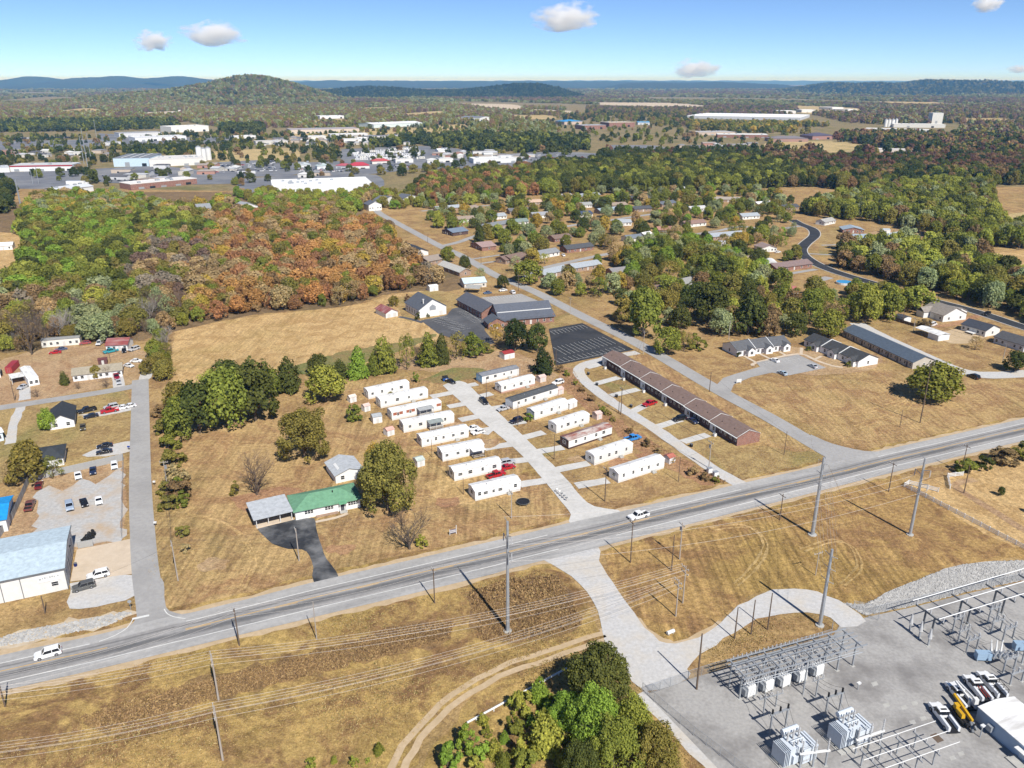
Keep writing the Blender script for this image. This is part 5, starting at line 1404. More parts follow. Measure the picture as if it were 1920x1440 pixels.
def vehicle_proto(kind):
	root = link(kind, None)
	if kind in ('sedan', 'hatchback'):
		Lh, W, zb, zt, wr = 2.35, 1.8, 0.88, 1.42, 0.32
		prof = [(-Lh, 0.3), (-Lh + 0.05, 0.78), (-Lh + 0.35, 0.92), (-1.4, 0.95), (0.9, 0.95), (1.9, 0.82), (Lh - 0.06, 0.66), (Lh, 0.3), (1.9, 0.2), (-1.9, 0.2)]
		cb, ct = (-1.75 if kind == 'sedan' else -2.1, 1.05), (-1.0 if kind == 'sedan' else -1.7, 0.3)
	elif kind == 'suv':
		Lh, W, zb, zt, wr = 2.45, 1.92, 1.02, 1.74, 0.37
		prof = [(-Lh, 0.4), (-Lh + 0.03, 0.95), (-Lh + 0.15, 1.06), (-1.4, 1.08), (1.0, 1.08), (2.1, 0.98), (Lh - 0.05, 0.8), (Lh, 0.4), (2.0, 0.28), (-2.0, 0.28)]
		cb, ct = (-2.35, 1.15), (-2.0, 0.45)
	elif kind == 'van':
		Lh, W, zb, zt, wr = 2.6, 1.95, 1.1, 2.0, 0.36
		prof = [(-Lh, 0.35), (-Lh, 1.1), (-1.4, 1.14), (1.6, 1.14), (2.3, 1.0), (Lh, 0.75), (Lh, 0.35), (2.0, 0.25), (-2.0, 0.25)]
		cb, ct = (-2.56, 1.85), (-2.5, 1.05)
	else:                               # pickup
		Lh, W, zb, zt, wr = 2.95, 1.98, 1.08, 1.85, 0.4
		prof = [(-Lh, 0.5), (-Lh, 0.72), (-0.9, 0.72), (-0.9, 1.12), (1.35, 1.12), (2.6, 1.06), (Lh - 0.05, 0.92), (Lh, 0.5), (2.3, 0.34), (-2.4, 0.34)]
		cb, ct = (-0.88, 1.45), (-0.72, 0.75)
	b = MB()
	extrude(b, prof, W)
	if kind == 'pickup':
		for s in (-1, 1):
			b.box(-Lh, s * W / 2 - (0.12 if s > 0 else 0), 0.7, -0.9, s * W / 2 + (0 if s > 0 else 0.12), 1.12)
		b.box(-Lh, -W / 2 + 0.12, 0.7, -Lh + 0.1, W / 2 - 0.12, 1.1)
	tw = W / 2 - 0.16
	bw = W / 2 - 0.05
	ring = lambda z, x, w: [(x[0], -w, z), (x[1], -w, z), (x[1], w, z), (x[0], w, z)]
	# painted pillars
	for x0, x1 in ((cb[0] + 0.02, ct[0] + 0.03), (cb[1] - 0.02, ct[1] - 0.03), ((cb[0] + cb[1]) / 2 - 0.2, (ct[0] + ct[1]) / 2 - 0.05)):
		for s in (-1, 1):
			b.beam((x0, s * (bw - 0.01), zb - 0.05), (x1, s * (tw - 0.01), zt), 0.1, 0.1)
	body = b.build('body', M['paint'], root)
	g = MB().hull(ring(zb - 0.05, cb, bw - 0.02), ring(zt - 0.02, ct, tw - 0.02)).build('windows', M['car_glass'], root)
	rf = MB().hull(ring(zt - 0.03, (ct[0] - 0.04, ct[1] + 0.04), tw + 0.03), ring(zt + 0.05, (ct[0] + 0.06, ct[1] - 0.08), tw - 0.08)).build('roof', M['paint'], root)
	if kind == 'pickup':
		MB().box(-Lh + 0.12, -W / 2 + 0.14, 0.725, -0.92, W / 2 - 0.14, 0.75).build('bed_liner', M['black'], root)
	wm = wheel_mesh(wr, 0.24)
	for x in (-Lh * 0.6, Lh * 0.62):
		for s in (-1, 1):
			link('wheel', wm, root, (x, s * (W / 2 - 0.1), wr))
	for s in (-1, 1):
		MB().box(Lh - 0.12, s * W * 0.36 - 0.18, 0.62, Lh + 0.015, s * W * 0.36 + 0.18, 0.78).build('headlight', M['lamp_white'], root)
		MB().box(-Lh - 0.015, s * W * 0.4 - 0.14, 0.66, -Lh + 0.1, s * W * 0.4 + 0.14, 0.86).build('tail_light', M['lamp_red'], root)
	MB().box(Lh - 0.05, -W * 0.42, 0.36, Lh + 0.03, W * 0.42, 0.56).build('bumper', M['black'], root)
	return remember(root)


PROTO = {}


def vehicle(kind, p, front, col, label, group, z=0.07):
	"""p: picture point of the middle of the vehicle on the ground; front: picture point it faces"""
	if kind not in PROTO:
		PROTO[kind] = vehicle_proto(kind)
		o = PROTO[kind]
		first = True
	else:
		first = False
	o = PROTO[kind] if first else copy_tree(PROTO[kind])
	A, B = G(p), G(front)
	o.location = (A.x, A.y, z)
	o.rotation_euler = (0, 0, math.atan2(B.y - A.y, B.x - A.x))
	o.name = {'sedan': 'sedan_car', 'hatchback': 'hatchback_car', 'suv': 'suv_car', 'van': 'van', 'pickup': 'pickup_truck'}[kind]
	tag(o, label, {'pickup': 'pickup truck', 'van': 'van'}.get(kind, 'car'), group)
	for ch in o.children:
		ch.color = c4(col)
	BLOCKED.append((A.x, A.y, 3.0))
	return o


WH, BK, RD, SV, NV, MR, GY, TL, BL = (0.78, 0.78, 0.77), (0.012, 0.012, 0.014), (0.42, 0.012, 0.02), (0.45, 0.46, 0.48), (0.02, 0.03, 0.07), (0.12, 0.015, 0.02), (0.1, 0.1, 0.095), (0.03, 0.3, 0.36), (0.04, 0.25, 0.62)
YARD, PK, WEST, MISC = 'vehicles in the fenced yard', 'vehicles in the trailer park', 'vehicles by the western houses', 'parked vehicles'
for kind, p, f, col, lab, grp in [
	('suv', (91, 1230), (66, 1237), WH, 'white suv driving along the highway', 'vehicles on the highway'),
	('pickup', (1197, 971), (1180, 976), WH, 'white pickup truck driving along the highway', 'vehicles on the highway'),
	('suv', (185, 1082), (165, 1087), WH, 'white suv parked on the tan concrete apron', MISC),
	('suv', (158, 1104), (140, 1109), GY, 'old dark grey suv parked on gravel beside the workshop', MISC),
	('sedan', (74, 913), (77, 903), MR, 'dark red car in the corner of the fenced yard', YARD),
	('pickup', (57, 952), (62, 940), (0.16, 0.06, 0.055), 'maroon pickup truck beside the yard fence', YARD),
	('suv', (131, 953), (133, 964), (0.33, 0.4, 0.5), 'silver blue suv in the middle of the fenced yard', YARD),
	('sedan', (158, 946), (162, 956), BK, 'black car between the silver blue suv and a white car', YARD),
	('sedan', (186, 942), (188, 956), WH, 'white car with dark windows on the gravel of the yard', YARD),
	('sedan', (147, 895), (149, 905), WH, 'white car near the upper fence of the yard', YARD),
	('sedan', (175, 886), (175, 896), NV, 'navy car near the upper fence of the yard', YARD),
	('hatchback', (215, 876), (216, 886), WH, 'white car in the top corner of the yard by the lane', YARD),
	('sedan', (197, 839), (181, 842), BK, 'black car, upper one of two on the gravel strip', WEST),
	('sedan', (196, 850), (180, 853), (0.02, 0.02, 0.025), 'black car, lower one of two on the gravel strip', WEST),
	('pickup', (164, 772), (148, 776), BK, 'black pickup truck beside the white house with black roof', WEST),
	('sedan', (171, 783), (156, 786), (0.015, 0.018, 0.03), 'black car parked on grass below the black pickup', WEST),
	('pickup', (206, 773), (190, 776), RD, 'red pickup truck in the row beside the lane', WEST),
	('suv', (209, 766), (195, 769), (0.5, 0.5, 0.5), 'grey suv behind the red pickup truck', WEST),
	('sedan', (229, 767), (218, 769), WH, 'white car in the row ending at the lane', WEST),
	('sedan', (243, 764), (232, 766), (0.7, 0.7, 0.7), 'white car closest to the lane in the parked row', WEST),
	('sedan', (156, 804), (156, 815), (0.09, 0.07, 0.03), 'old dark car with tan covered hood near the white house', WEST),
	('sedan', (104, 663), (94, 664), RD, 'red car on the grass in front of the cream mobile home', WEST),
	('sedan', (115, 657), (105, 659), (0.07, 0.1, 0.18), 'dark blue car behind the red car on the grass', WEST),
	('hatchback', (160, 645), (152, 646), (0.35, 0.08, 0.09), 'faded red car at the end of the cream mobile home', WEST),
	('suv', (187, 646), (183, 650), (0.6, 0.6, 0.6), 'white suv by the maroon roofed house', WEST),
	('pickup', (208, 661), (199, 663), TL, 'teal pickup truck in front of the maroon roofed house', WEST),
	('hatchback', (233, 660), (233, 665), BK, 'black car by the door of the maroon roofed house', WEST),
	('suv', (252, 657), (246, 659), (0.5, 0.5, 0.5), 'pale suv beside the open shed of the maroon roofed house', WEST),
	('sedan', (242, 688), (250, 690), WH, 'white car on the grass beyond the ranch house', WEST),
	('sedan', (256, 679), (262, 679), WH, 'white car parked nearest the grey bare trees', WEST),
	('suv', (270, 692), (272, 685), BK, 'black suv at the end of the gravel lane', WEST),
	('pickup', (219, 709), (222, 717), (0.25, 0.01, 0.03), 'dark red pickup truck in the drive of the ranch house', WEST),
	('sedan', (223, 719), (225, 727), SV, 'silver car behind the dark red pickup in the drive', WEST),
	('sedan', (44, 728), (38, 731), SV, 'silver car beside the end on mobile home', WEST),
	('sedan', (845, 718), (855, 722), BK, 'black car next to the blue dumpster at the lane end', PK),
	('sedan', (886, 806), (876, 808), WH, 'white car behind the other white car by the stained roof home', PK),
	('hatchback', (896, 813), (885, 816), WH, 'white car in front of its twin by the stained roof home', PK),
	('sedan', (952, 879), (964, 876), RD, 'red car beside the silver car at the end of a mobile home', PK),
	('suv', (952, 870), (963, 868), SV, 'silver suv behind the red car', PK),
	('pickup', (930, 894), (943, 890), RD, 'red pickup truck with open bed between two mobile homes', PK),
	('suv', (907, 756), (914, 762), BK, 'black suv parked beside the park lane pole', PK),
	('sedan', (943, 769), (932, 772), SV, 'silver car by the end of the charcoal roofed home', PK),
	('suv', (968, 792), (959, 795), (0.015, 0.015, 0.03), 'black suv next to the bright green bush', PK),
	('suv', (1046, 720), (1036, 723), WH, 'white suv beyond the charcoal roofed home', PK),
	('pickup', (1186, 825), (1198, 822), BL, 'bright blue pickup truck behind the weathered mobile home', PK),
	('pickup', (1218, 760), (1205, 764), RD, 'red pickup truck on the drive behind the row house', MISC),
	('suv', (1274, 788), (1261, 791), BK, 'black suv beside the row house', MISC),
	('sedan', (1298, 792), (1305, 796), NV, 'navy car against the row house wall', MISC),
	('sedan', (1452, 678), (1443, 674), WH, 'white car in the apartment car park', MISC),
	('sedan', (1467, 702), (1457, 697), (0.36, 0.45, 0.52), 'blue grey car at the lower edge of the apartment car park', MISC),
	('sedan', (1524, 689), (1514, 684), SV, 'silver car at the far edge of the apartment car park', MISC),
	('suv', (1825, 709), (1815, 705), BK, 'black suv on the gravel drive past the willow', MISC),
	('suv', (1850, 591), (1842, 594), BK, 'black suv by the white garage of the large grey house', MISC),
	('sedan', (914, 551), (907, 552), (0.08, 0.13, 0.22), 'blue car at the upper edge of the grey car park', MISC),
	('sedan', (943, 546), (936, 547), WH, 'white car beside the round dark tree and car park', MISC),
	('suv', (961, 550), (955, 546), WH, 'white suv in the grey car park by the street', MISC),
	('van', (1748, 611), (1757, 608), WH, 'white van between the carport and the large grey house', MISC),
	('sedan', (1056, 480), (1050, 476), WH, 'white car in a drive beside the charcoal roofed brick house', MISC),
	('sedan', (1108, 419), (1114, 418), (0.2, 0.1, 0.09), 'dark red car on the middle street of the neighbourhood', MISC),
	('sedan', (1458, 474), (1464, 473), WH, 'white car by the garage of the brown hip roofed house', MISC),
	('van', (1447, 517), (1444, 515), WH, 'white van in the garden below the plum roofed house', MISC)]:
	vehicle(kind, p, f, col, lab, grp)

# small vehicles of the town, seen as specks
tb = MB().hull([(-2.2, -0.9, 0.25), (2.2, -0.9, 0.25), (2.2, 0.9, 0.25), (-2.2, 0.9, 0.25)], [(-2.15, -0.85, 0.9), (2.1, -0.85, 0.85), (2.1, 0.85, 0.85), (-2.15, 0.85, 0.9)]).mesh('body', M['paint'])
tg = MB().hull([(-1.8, -0.8, 0.88), (0.9, -0.8, 0.88), (0.9, 0.8, 0.88), (-1.8, 0.8, 0.88)], [(-1.2, -0.65, 1.4), (0.2, -0.65, 1.4), (0.2, 0.65, 1.4), (-1.2, 0.65, 1.4)]).mesh('windows', M['car_glass'])
rc = random.Random(3)
for quad, n, lab in [([(395, 309), (515, 304), (525, 322), (405, 324)], 70, 'parked car in the dealer lot beside the fenced field'), ([(560, 317), (650, 321), (640, 324), (560, 322)], 24, 'parked car in front of the offices near the red roof'), ([(735, 309), (775, 311), (770, 317), (725, 318)], 26, 'parked car in the lot beside the red roofed shop'),
					 ([(170, 330), (300, 325), (300, 342), (180, 342)], 26, 'parked car among shops below the factory'), ([(920, 292), (1060, 288), (1080, 300), (930, 304)], 40, 'parked car on the town street lot in front of the dark trees'), ([(250, 268), (400, 268), (400, 273), (260, 276)], 24, 'parked vehicle in the depot yard'), ([(1150, 277), (1235, 278), (1232, 287), (1155, 285)], 30, 'parked car in the dark school lot')]:
	a, b, c, d = [G(p) for p in quad]
	for k in range(n):
		u, v = (k % 10 + rc.uniform(0.2, 0.8)) / 10, (k // 10 + rc.uniform(0.35, 0.65)) / math.ceil(n / 10)
		q = a.lerp(b, u).lerp(d.lerp(c, u), v)
		o = thing('parked_car', lab, 'car', (q.x, q.y, 0.06), rc.choice((0.3, 0.35, 1.85)), lab.replace('parked car', 'cars').replace('parked vehicle', 'vehicles'))
		link('body', tb, o).color = c4(rc.choice((WH, WH, SV, BK, GY, RD, NV, (0.5, 0.5, 0.5))))
		link('windows', tg, o)
cbm = MB().box(-4, -1.25, 0.5, 4, 1.25, 3.3).box(-3.6, -1.1, 3.3, 3.4, 1.1, 3.45).box(4, -0.15, 0.5, 5.2, 0.15, 0.7).mesh('body', M['paint'])
cwm = MB().box(-2.5, -1.28, 1.6, -1.2, -1.25, 2.5).box(0.6, -1.28, 1.6, 2.2, -1.25, 2.5).box(3.6, -0.8, 1.7, 4.02, 0.8, 2.6).mesh('windows', M['car_glass'])
a, b, c, d = [G(p) for p in ((662, 288), (782, 277), (795, 300), (668, 304))]
for k in range(64):
	u, v = (k % 16 + rc.uniform(0.1, 0.9)) / 16, (k // 16 + rc.uniform(0.2, 0.8)) / 4
	q = a.lerp(b, u).lerp(d.lerp(c, u), v)
	o = thing('camper_trailer', 'pale camper trailer in the crowded sales lot', 'camper', (q.x, q.y, 0.06), rc.choice((0.2, 0.25, 1.7)), 'campers in the sales lot')
	link('body', cbm, o).color = c4(rc.choice(((0.75, 0.75, 0.74), (0.7, 0.68, 0.62), (0.6, 0.6, 0.6))))
	link('windows', cwm, o)
trm = MB().box(-7, -1.3, 1.1, 5, 1.3, 4.0).box(5.4, -1.2, 0.6, 7.4, 1.2, 3.0).mesh('body', M['paint'])
a, b = G((20, 262)), G((135, 260))
for k in range(14):
	q = a.lerp(b, k / 13)
	o = thing('box_truck', 'dark trailer truck in the long row at the depot', 'truck', (q.x, q.y, 0.06), 1.5, 'trucks in the depot row')
	link('body', trm, o).color = c4(rc.choice(((0.05, 0.06, 0.08), (0.07, 0.08, 0.1), (0.5, 0.5, 0.52))))
vq = G((146, 349))
o = thing('box_truck', 'white long truck trailer beside the small metal building', 'truck', (vq.x, vq.y, 0.06), 0.05, 'trucks in the depot row')
link('body', trm, o).color = (0.76, 0.76, 0.76, 1)
o.scale = (1.6, 1.6, 1.4)

# utility trucks in the substation yard
def utility_truck(p, f, label, boom=False, load=None):
	A, B = G(p), G(f)
	root = thing('utility_truck', label, 'utility truck', (A.x, A.y, 0.06), math.atan2(B.y - A.y, B.x - A.x), 'utility trucks in the yard')
	b = MB()
	extrude(b, [(0.5, 0.5), (0.5, 1.25), (2.0, 1.25), (3.2, 1.15), (3.45, 0.95), (3.5, 0.5), (3.0, 0.4), (0.5, 0.4)], 2.05)
	b.build('cab', M['paint'], root).color = c4(WH)
	ring = lambda z, x, w: [(x[0], -w, z), (x[1], -w, z), (x[1], w, z), (x[0], w, z)]
	MB().hull(ring(1.24, (-0.1, 2.1), 0.97), ring(2.0, (0.1, 1.35), 0.84)).build('windows', M['car_glass'], root)
	MB().hull(ring(1.96, (0.0, 1.45), 0.9), ring(2.08, (0.1, 1.3), 0.82)).box(-0.2, -1.02, 0.4, 0.5, 1.02, 1.25).build('roof', M['paint'], root).color = c4(WH)
	sb = MB()
	for s in (-1, 1):
		sb.box(-3.3, s * 1.08 - (0.42 if s > 0 else 0), 0.55, -0.25, s * 1.08 + (0 if s > 0 else 0.42), 1.5)
	sb.build('tool_box', M['paint'], root).color = (0.72, 0.74, 0.77, 1)
	MB().box(-3.5, -0.66, 0.6, -0.2, 0.66, 0.8).build('load_bed', M['black'], root)
	MB().box(-3.62, -1.0, 0.5, -3.5, 1.0, 0.72).build('bumper', M['black'], root)
	wm = wheel_mesh(0.42, 0.3)
	for x in (-2.2, 2.3):
		for s in (-1, 1):
			link('wheel', wm, root, (x, s * 0.98, 0.42))
	for s in (-1, 1):
		MB().box(3.4, s * 0.75 - 0.2, 0.85, 3.51, s * 0.75 + 0.2, 1.02).build('headlight', M['lamp_white'], root)
		MB().box(0.9, s * 1.25 - 0.08, 1.4, 1.1, s * 1.25 + 0.08, 1.62).box(0.97, min(s * 1.0, s * 1.2), 1.46, 1.02, max(s * 1.0, s * 1.2), 1.5).build('mirror', M['black'], root)
	MB().box(0.3, -0.5, 2.08, 0.6, 0.5, 2.2).build('light_bar', M['black'], root)
	if boom:
		MB().tube((-2.6, 0, 0.8), (-2.6, 0, 2.3), 0.28, n=8).build('turret', M['trim'], root)
		MB().beam((-2.6, 0.15, 2.4), (1.6, 0.3, 2.75), 0.3, 0.34).beam((1.6, -0.1, 2.75), (-3.0, -0.3, 3.05), 0.24, 0.28).build('boom', M['trim'], root)
		MB().box(-3.9, -0.75, 2.2, -3.1, 0.0, 3.3).build('bucket', M['trim'], root)
	if load == 'red':
		MB().box(-3.2, 0.2, 1.5, -0.3, 0.35, 1.62).box(-3.2, -0.35, 1.5, -0.3, -0.2, 1.62).build('ladder', flat('red_ladder', (0.3, 0.05, 0.04)), root)
	if load == 'rack':
		r = MB()
		for x in (-3.2, -1.8, -0.4):
			r.beam((x, -0.95, 1.5), (x, -0.95, 2.3), 0.07, 0.07).beam((x, 0.95, 1.5), (x, 0.95, 2.3), 0.07, 0.07).beam((x, -0.95, 2.3), (x, 0.95, 2.3), 0.07, 0.07)
		r.beam((-3.3, -0.95, 2.35), (-0.3, -0.95, 2.35), 0.07, 0.07).beam((-3.3, 0.95, 2.35), (-0.3, 0.95, 2.35), 0.07, 0.07).build('ladder_rack', M['black'], root)
	return root


utility_truck((1768, 1351), (1751, 1328), 'white utility truck with black bed, parked beside the yellow machine')
utility_truck((1799, 1311), (1779, 1286), 'white bucket truck with a folded boom', boom=True)
utility_truck((1831, 1297), (1812, 1273), 'white utility truck with a red ladder', load='red')
utility_truck((1858, 1290), (1838, 1267), 'white utility truck with a black ladder rack, last of the row', load='rack')
A, B = G((1802, 1346)), G((1782, 1320))
dg = thing('digger_derrick', 'yellow tracked digging machine between the white trucks', 'digger', (A.x, A.y, 0.06), math.atan2(B.y - A.y, B.x - A.x))
YEL = flat('machine_yellow', (0.62, 0.36, 0.02), 0.5)
part(dg, 'chassis', M['black'], lambda m: m.box(-2.6, -0.7, 0.5, 2.2, 0.7, 0.9))
for s in (-1, 1):
	part(dg, 'track', M['tyre'], lambda m: m.hull([(-2.2, s * 0.95 - 0.2, 0), (1.7, s * 0.95 - 0.2, 0), (2.1, s * 0.95 - 0.2, 0.4), (1.7, s * 0.95 - 0.2, 0.8), (-2.2, s * 0.95 - 0.2, 0.8), (-2.6, s * 0.95 - 0.2, 0.4)], [(-2.2, s * 0.95 + 0.2, 0), (1.7, s * 0.95 + 0.2, 0), (2.1, s * 0.95 + 0.2, 0.4), (1.7, s * 0.95 + 0.2, 0.8), (-2.2, s * 0.95 + 0.2, 0.8), (-2.6, s * 0.95 + 0.2, 0.4)]))
part(dg, 'engine_hood', YEL, lambda m: m.hull([(-1.2, 0.15, 0.9), (0.7, 0.15, 0.9), (0.7, 0.85, 0.9), (-1.2, 0.85, 0.9)], [(-1.1, 0.2, 1.7), (0.6, 0.2, 1.6), (0.6, 0.8, 1.6), (-1.1, 0.8, 1.7)]))
part(dg, 'boom', YEL, lambda m: m.beam((-2.4, -0.35, 1.5), (3.6, -0.35, 2.1), 0.4, 0.5))
part(dg, 'operator_seat', YEL, lambda m: m.box(0.9, -0.2, 0.9, 1.8, 0.7, 1.9))
part(dg, 'auger', M['steel_dark'], lambda m: m.tube((-3.9, 0.2, 0.3), (-2.4, -0.1, 1.3), 0.3, n=8).tube((-3.4, -0.8, 0.3), (-2.4, -0.5, 1.2), 0.25, n=8))
part(dg, 'counterweight', M['black'], lambda m: m.box(-3.0, -0.9, 0.6, -2.5, 0.9, 1.2))

# ================================================================ SUBSTATION
def frame(p0, p1):
	A, B = G(p0), G(p1)
	return A, math.atan2(B.y - A.y, B.x - A.x), (B - A).length


def insulator(m, x, y, z0, z1, r=0.12, n=4):
	m.tube((x, y, z0), (x, y, z1), r * 0.55)
	for k in range(n):
		z = z0 + (z1 - z0) * (k + 0.5) / n
		m.tube((x, y, z - 0.05), (x, y, z + 0.05), r, n=6)


SUB = 'equipment of the electrical substation'
A, rz, L = frame((1386, 1311), (1598, 1249))
bs = thing('bus_structure', 'long galvanised steel bus structure over the row of breakers', 'bus structure', A, rz, SUB)
D, Hh = 3.3, 5.7
NP = 8
for k in range(NP):
	x = L * k / (NP - 1)
	part(bs, 'post', M['galv'], lambda m: m.beam((x, 0, 0), (x, 0, Hh), 0.26, 0.26))
	part(bs, 'footing', M['concrete'], lambda m: m.box(x - 0.4, -0.4, 0, x + 0.4, 0.4, 0.14))
	part(bs, 'post', M['galv'], lambda m: m.beam((x, D, 0), (x, D, Hh), 0.24, 0.24))
	part(bs, 'cross_beam', M['galv'], lambda m: m.beam((x, -1.7, Hh + 0.12), (x, D + 0.7, Hh + 0.12), 0.2, 0.24))
for y, z in ((-1.5, Hh + 0.36), (0, Hh - 0.15), (1.2, Hh + 0.36), (2.3, Hh + 0.36), (D, Hh - 0.15), (D + 0.5, Hh + 0.36)):
	part(bs, 'beam', M['galv'], lambda m: m.beam((-0.8, y, z), (L + (1.2 if y < 3 else 0.6), y, z), 0.18, 0.22))
for y, z in ((-1.9, 4.9), (-0.9, 4.4), (0.8, 4.6), (1.9, 4.6)):
	part(bs, 'bus_tube', M['galv'], lambda m: m.tube((0, y, z), (L, y, z), 0.075))
for k in range(22):
	x = 0.6 + (L * 0.78) * k / 21
	part(bs, 'insulator', M['porcelain'], lambda m: insulator(m, x, D + 0.5, Hh + 0.47, Hh + 1.1, 0.1))
for k in range(16):
	x = 0.8 + (L * 0.84) * k / 15
	part(bs, 'insulator', M['porcelain'], lambda m: insulator(m, x, -0.9, 4.45, Hh + 0.2, 0.1))
	part(bs, 'switch_blade', M['galv'], lambda m: m.beam((x, -0.4, Hh + 0.6), (x, 2.3, Hh + 0.7), 0.07, 0.07))
	part(bs, 'lead', M['wire'], lambda m: m.tube((x, 0.8, 4.6), (x, 2.0, Hh + 0.4), 0.03, n=4))
for k, p in enumerate(((1403, 1306), (1436, 1296), (1468, 1287), (1499, 1278), (1530, 1267))):
	q = G(p)
	cb = thing('circuit_breaker', '%s of five pale breaker cabinets under the bus structure, counted from the gate' % ('first', 'second', 'third', 'fourth', 'fifth')[k], 'circuit breaker', q, rz + R(8), SUB)
	part(cb, 'cabinet', M['trim'], lambda m: m.box(-1.0, -0.75, 0.7, 1.0, 0.75, 2.7).hull([(-1.0, -0.75, 2.7), (1.0, -0.75, 2.7), (1.0, 0.75, 2.7), (-1.0, 0.75, 2.7)], [(-0.9, -0.6, 2.95), (0.9, -0.6, 2.95), (0.9, 0.6, 2.95), (-0.9, 0.6, 2.95)]))
	part(cb, 'control_box', M['galv'], lambda m: m.box(-1.45, -0.5, 0.9, -1.0, 0.5, 2.3))
	for x in (-0.85, 0.85):
		for y in (-0.6, 0.6):
			part(cb, 'leg', M['galv'], lambda m: m.box(x - 0.08, y - 0.08, 0, x + 0.08, y + 0.08, 0.7))
	for x in (-0.6, 0, 0.6):
		for y in (-0.4, 0.4):
			part(cb, 'bushing', M['porcelain'], lambda m: insulator(m, x, y, 2.9, 4.0, 0.15))
sl = sheet('cable_trench', [(1440, 1309), (1553, 1276), (1560, 1281), (1446, 1315)], M['pad_concrete'], 0.075, 0, False)
for p, q in (((1505, 1303), 1249), ((1529, 1307), 1272), ((1431, 1338), 1306), ((1454, 1326), 1300)):
	h = height_at(p, q)
	o = thing('switch_post', 'slim steel switch post between breakers and transformers, %s' % {1505: 'tallest one', 1529: 'beside the tallest one', 1431: 'nearest the gate side transformer', 1454: 'between the tall post and gate side'}[p[0]], 'post', G(p), rz, SUB)
	part(o, 'post', M['galv'], lambda m: m.beam((0, 0, 0), (0, 0, h), 0.2, 0.2))
	part(o, 'arm', M['galv'], lambda m: m.beam((-1.3, 0, h - 0.3), (1.3, 0, h - 0.3), 0.15, 0.15))
	for x in (-1.1, 0, 1.1):
		part(o, 'insulator', M['porcelain'], lambda m: insulator(m, x, 0, h - 0.2, h + 0.5, 0.14))


def transformer(p, label):
	o = thing('power_transformer', label, 'transformer', G(p), rz + R(3), SUB)
	o.scale = (1.0, 1.0, 1.08)
	part(o, 'plinth', M['concrete'], lambda m: m.box(-3.6, -2.3, 0, 3.4, 2.3, 0.25))
	part(o, 'tank', M['pale_blue'], lambda m: m.box(-1.9, -1.3, 0.35, 1.9, 1.3, 3.4).box(-2.0, -1.4, 3.4, 2.0, 1.4, 3.55))
	for k in range(4):
		x = -3.3 + k * 0.34
		part(o, 'radiator', M['pale_blue'], lambda m: m.box(x, -1.6, 0.7, x + 0.12, 1.5, 3.5))
	part(o, 'radiator_pipe', M['pale_blue'], lambda m: m.tube((-3.3, -1.0, 3.2), (-1.8, -1.0, 3.2), 0.12).tube((-3.3, 1.0, 3.2), (-1.8, 1.0, 3.2), 0.12).tube((-3.3, -1.0, 1.0), (-1.8, -1.0, 1.0), 0.12))
	for k in range(3):
		y = -2.2 + k * 0.3
		part(o, 'radiator', M['pale_blue'], lambda m: m.box(0.1, y, 0.7, 3.0, y + 0.12, 3.5))
	part(o, 'end_radiator', M['pale_blue'], lambda m: m.box(2.2, -2.2, 0.7, 2.6, 1.2, 3.6).box(2.75, -2.2, 0.7, 3.1, 1.2, 3.6))
	for k in range(6):
		part(o, 'fan', M['porcelain'], lambda m: m.tube((0.4 + (k % 3) * 0.6, -2.27, 1.3 + (k // 3) * 1.1), (0.4 + (k % 3) * 0.6, -2.21, 1.3 + (k // 3) * 1.1), 0.22, n=8))
	part(o, 'conservator', M['pale_blue'], lambda m: m.tube((-1.6, 1.5, 4.6), (1.6, 1.5, 4.6), 0.5, n=10).box(-1.2, 1.3, 3.5, -1.0, 1.5, 4.3).box(1.0, 1.3, 3.5, 1.2, 1.5, 4.3))
	for k in range(3):
		part(o, 'high_bushing', M['porcelain'], lambda m: insulator(m, -1.2 + 1.2 * k, 0.5, 3.5, 5.4, 0.2, 6))
		part(o, 'low_bushing', M['porcelain'], lambda m: insulator(m, -1.0 + 0.9 * k, -0.8, 3.5, 4.4, 0.16, 4))
	part(o, 'arrester', M['porcelain'], lambda m: insulator(m, 2.1, 1.7, 3.0, 4.6, 0.18, 5))
	part(o, 'duct', M['pale_blue'], lambda m: m.beam((-0.6, -1.35, 0.4), (-0.6, -1.35, 3.7), 0.3, 0.2).tube((-1.2, -0.2, 3.9), (1.6, -0.2, 3.9), 0.14).tube((1.6, -0.2, 3.9), (1.6, -0.2, 3.5), 0.14))
	part(o, 'control_cabinet', M['pale_blue'], lambda m: m.box(-1.5, -1.75, 0.8, -0.8, -1.32, 2.3))


transformer((1588, 1388), 'large pale blue white transformer on its plinth, nearer the parked trucks')
transformer((1485, 1422), 'large pale blue white transformer on its plinth, nearer the gate')


def stand(name, label, p0, p1, h, mat, beamc='galv', pots=3, mid=True, tall=False, potm='porcelain'):
	A, rz2, L = frame(p0, p1)
	o = thing(name, label, 'switch stand', A, rz2, SUB)
	for x in ((0, L / 2, L) if mid else (0, L)):
		part(o, 'post', M[mat], lambda m: m.beam((x, 0, 0), (x, 0, h), 0.24, 0.24))
		part(o, 'footing', M['concrete'], lambda m: m.box(x - 0.35, -0.35, 0, x + 0.35, 0.35, 0.15))
	part(o, 'beam', M[beamc], lambda m: m.beam((-0.4, 0, h + 0.15), (L + 0.4, 0, h + 0.15), 0.3, 0.3))
	for k in range(pots):
		x = L * k / max(1, pots - 1)
		part(o, 'insulator', M[potm], lambda m: insulator(m, x, 0, h + 0.3, h + (2.8 if tall else 1.2), 0.2 if not tall else 0.17, 6))
	return o


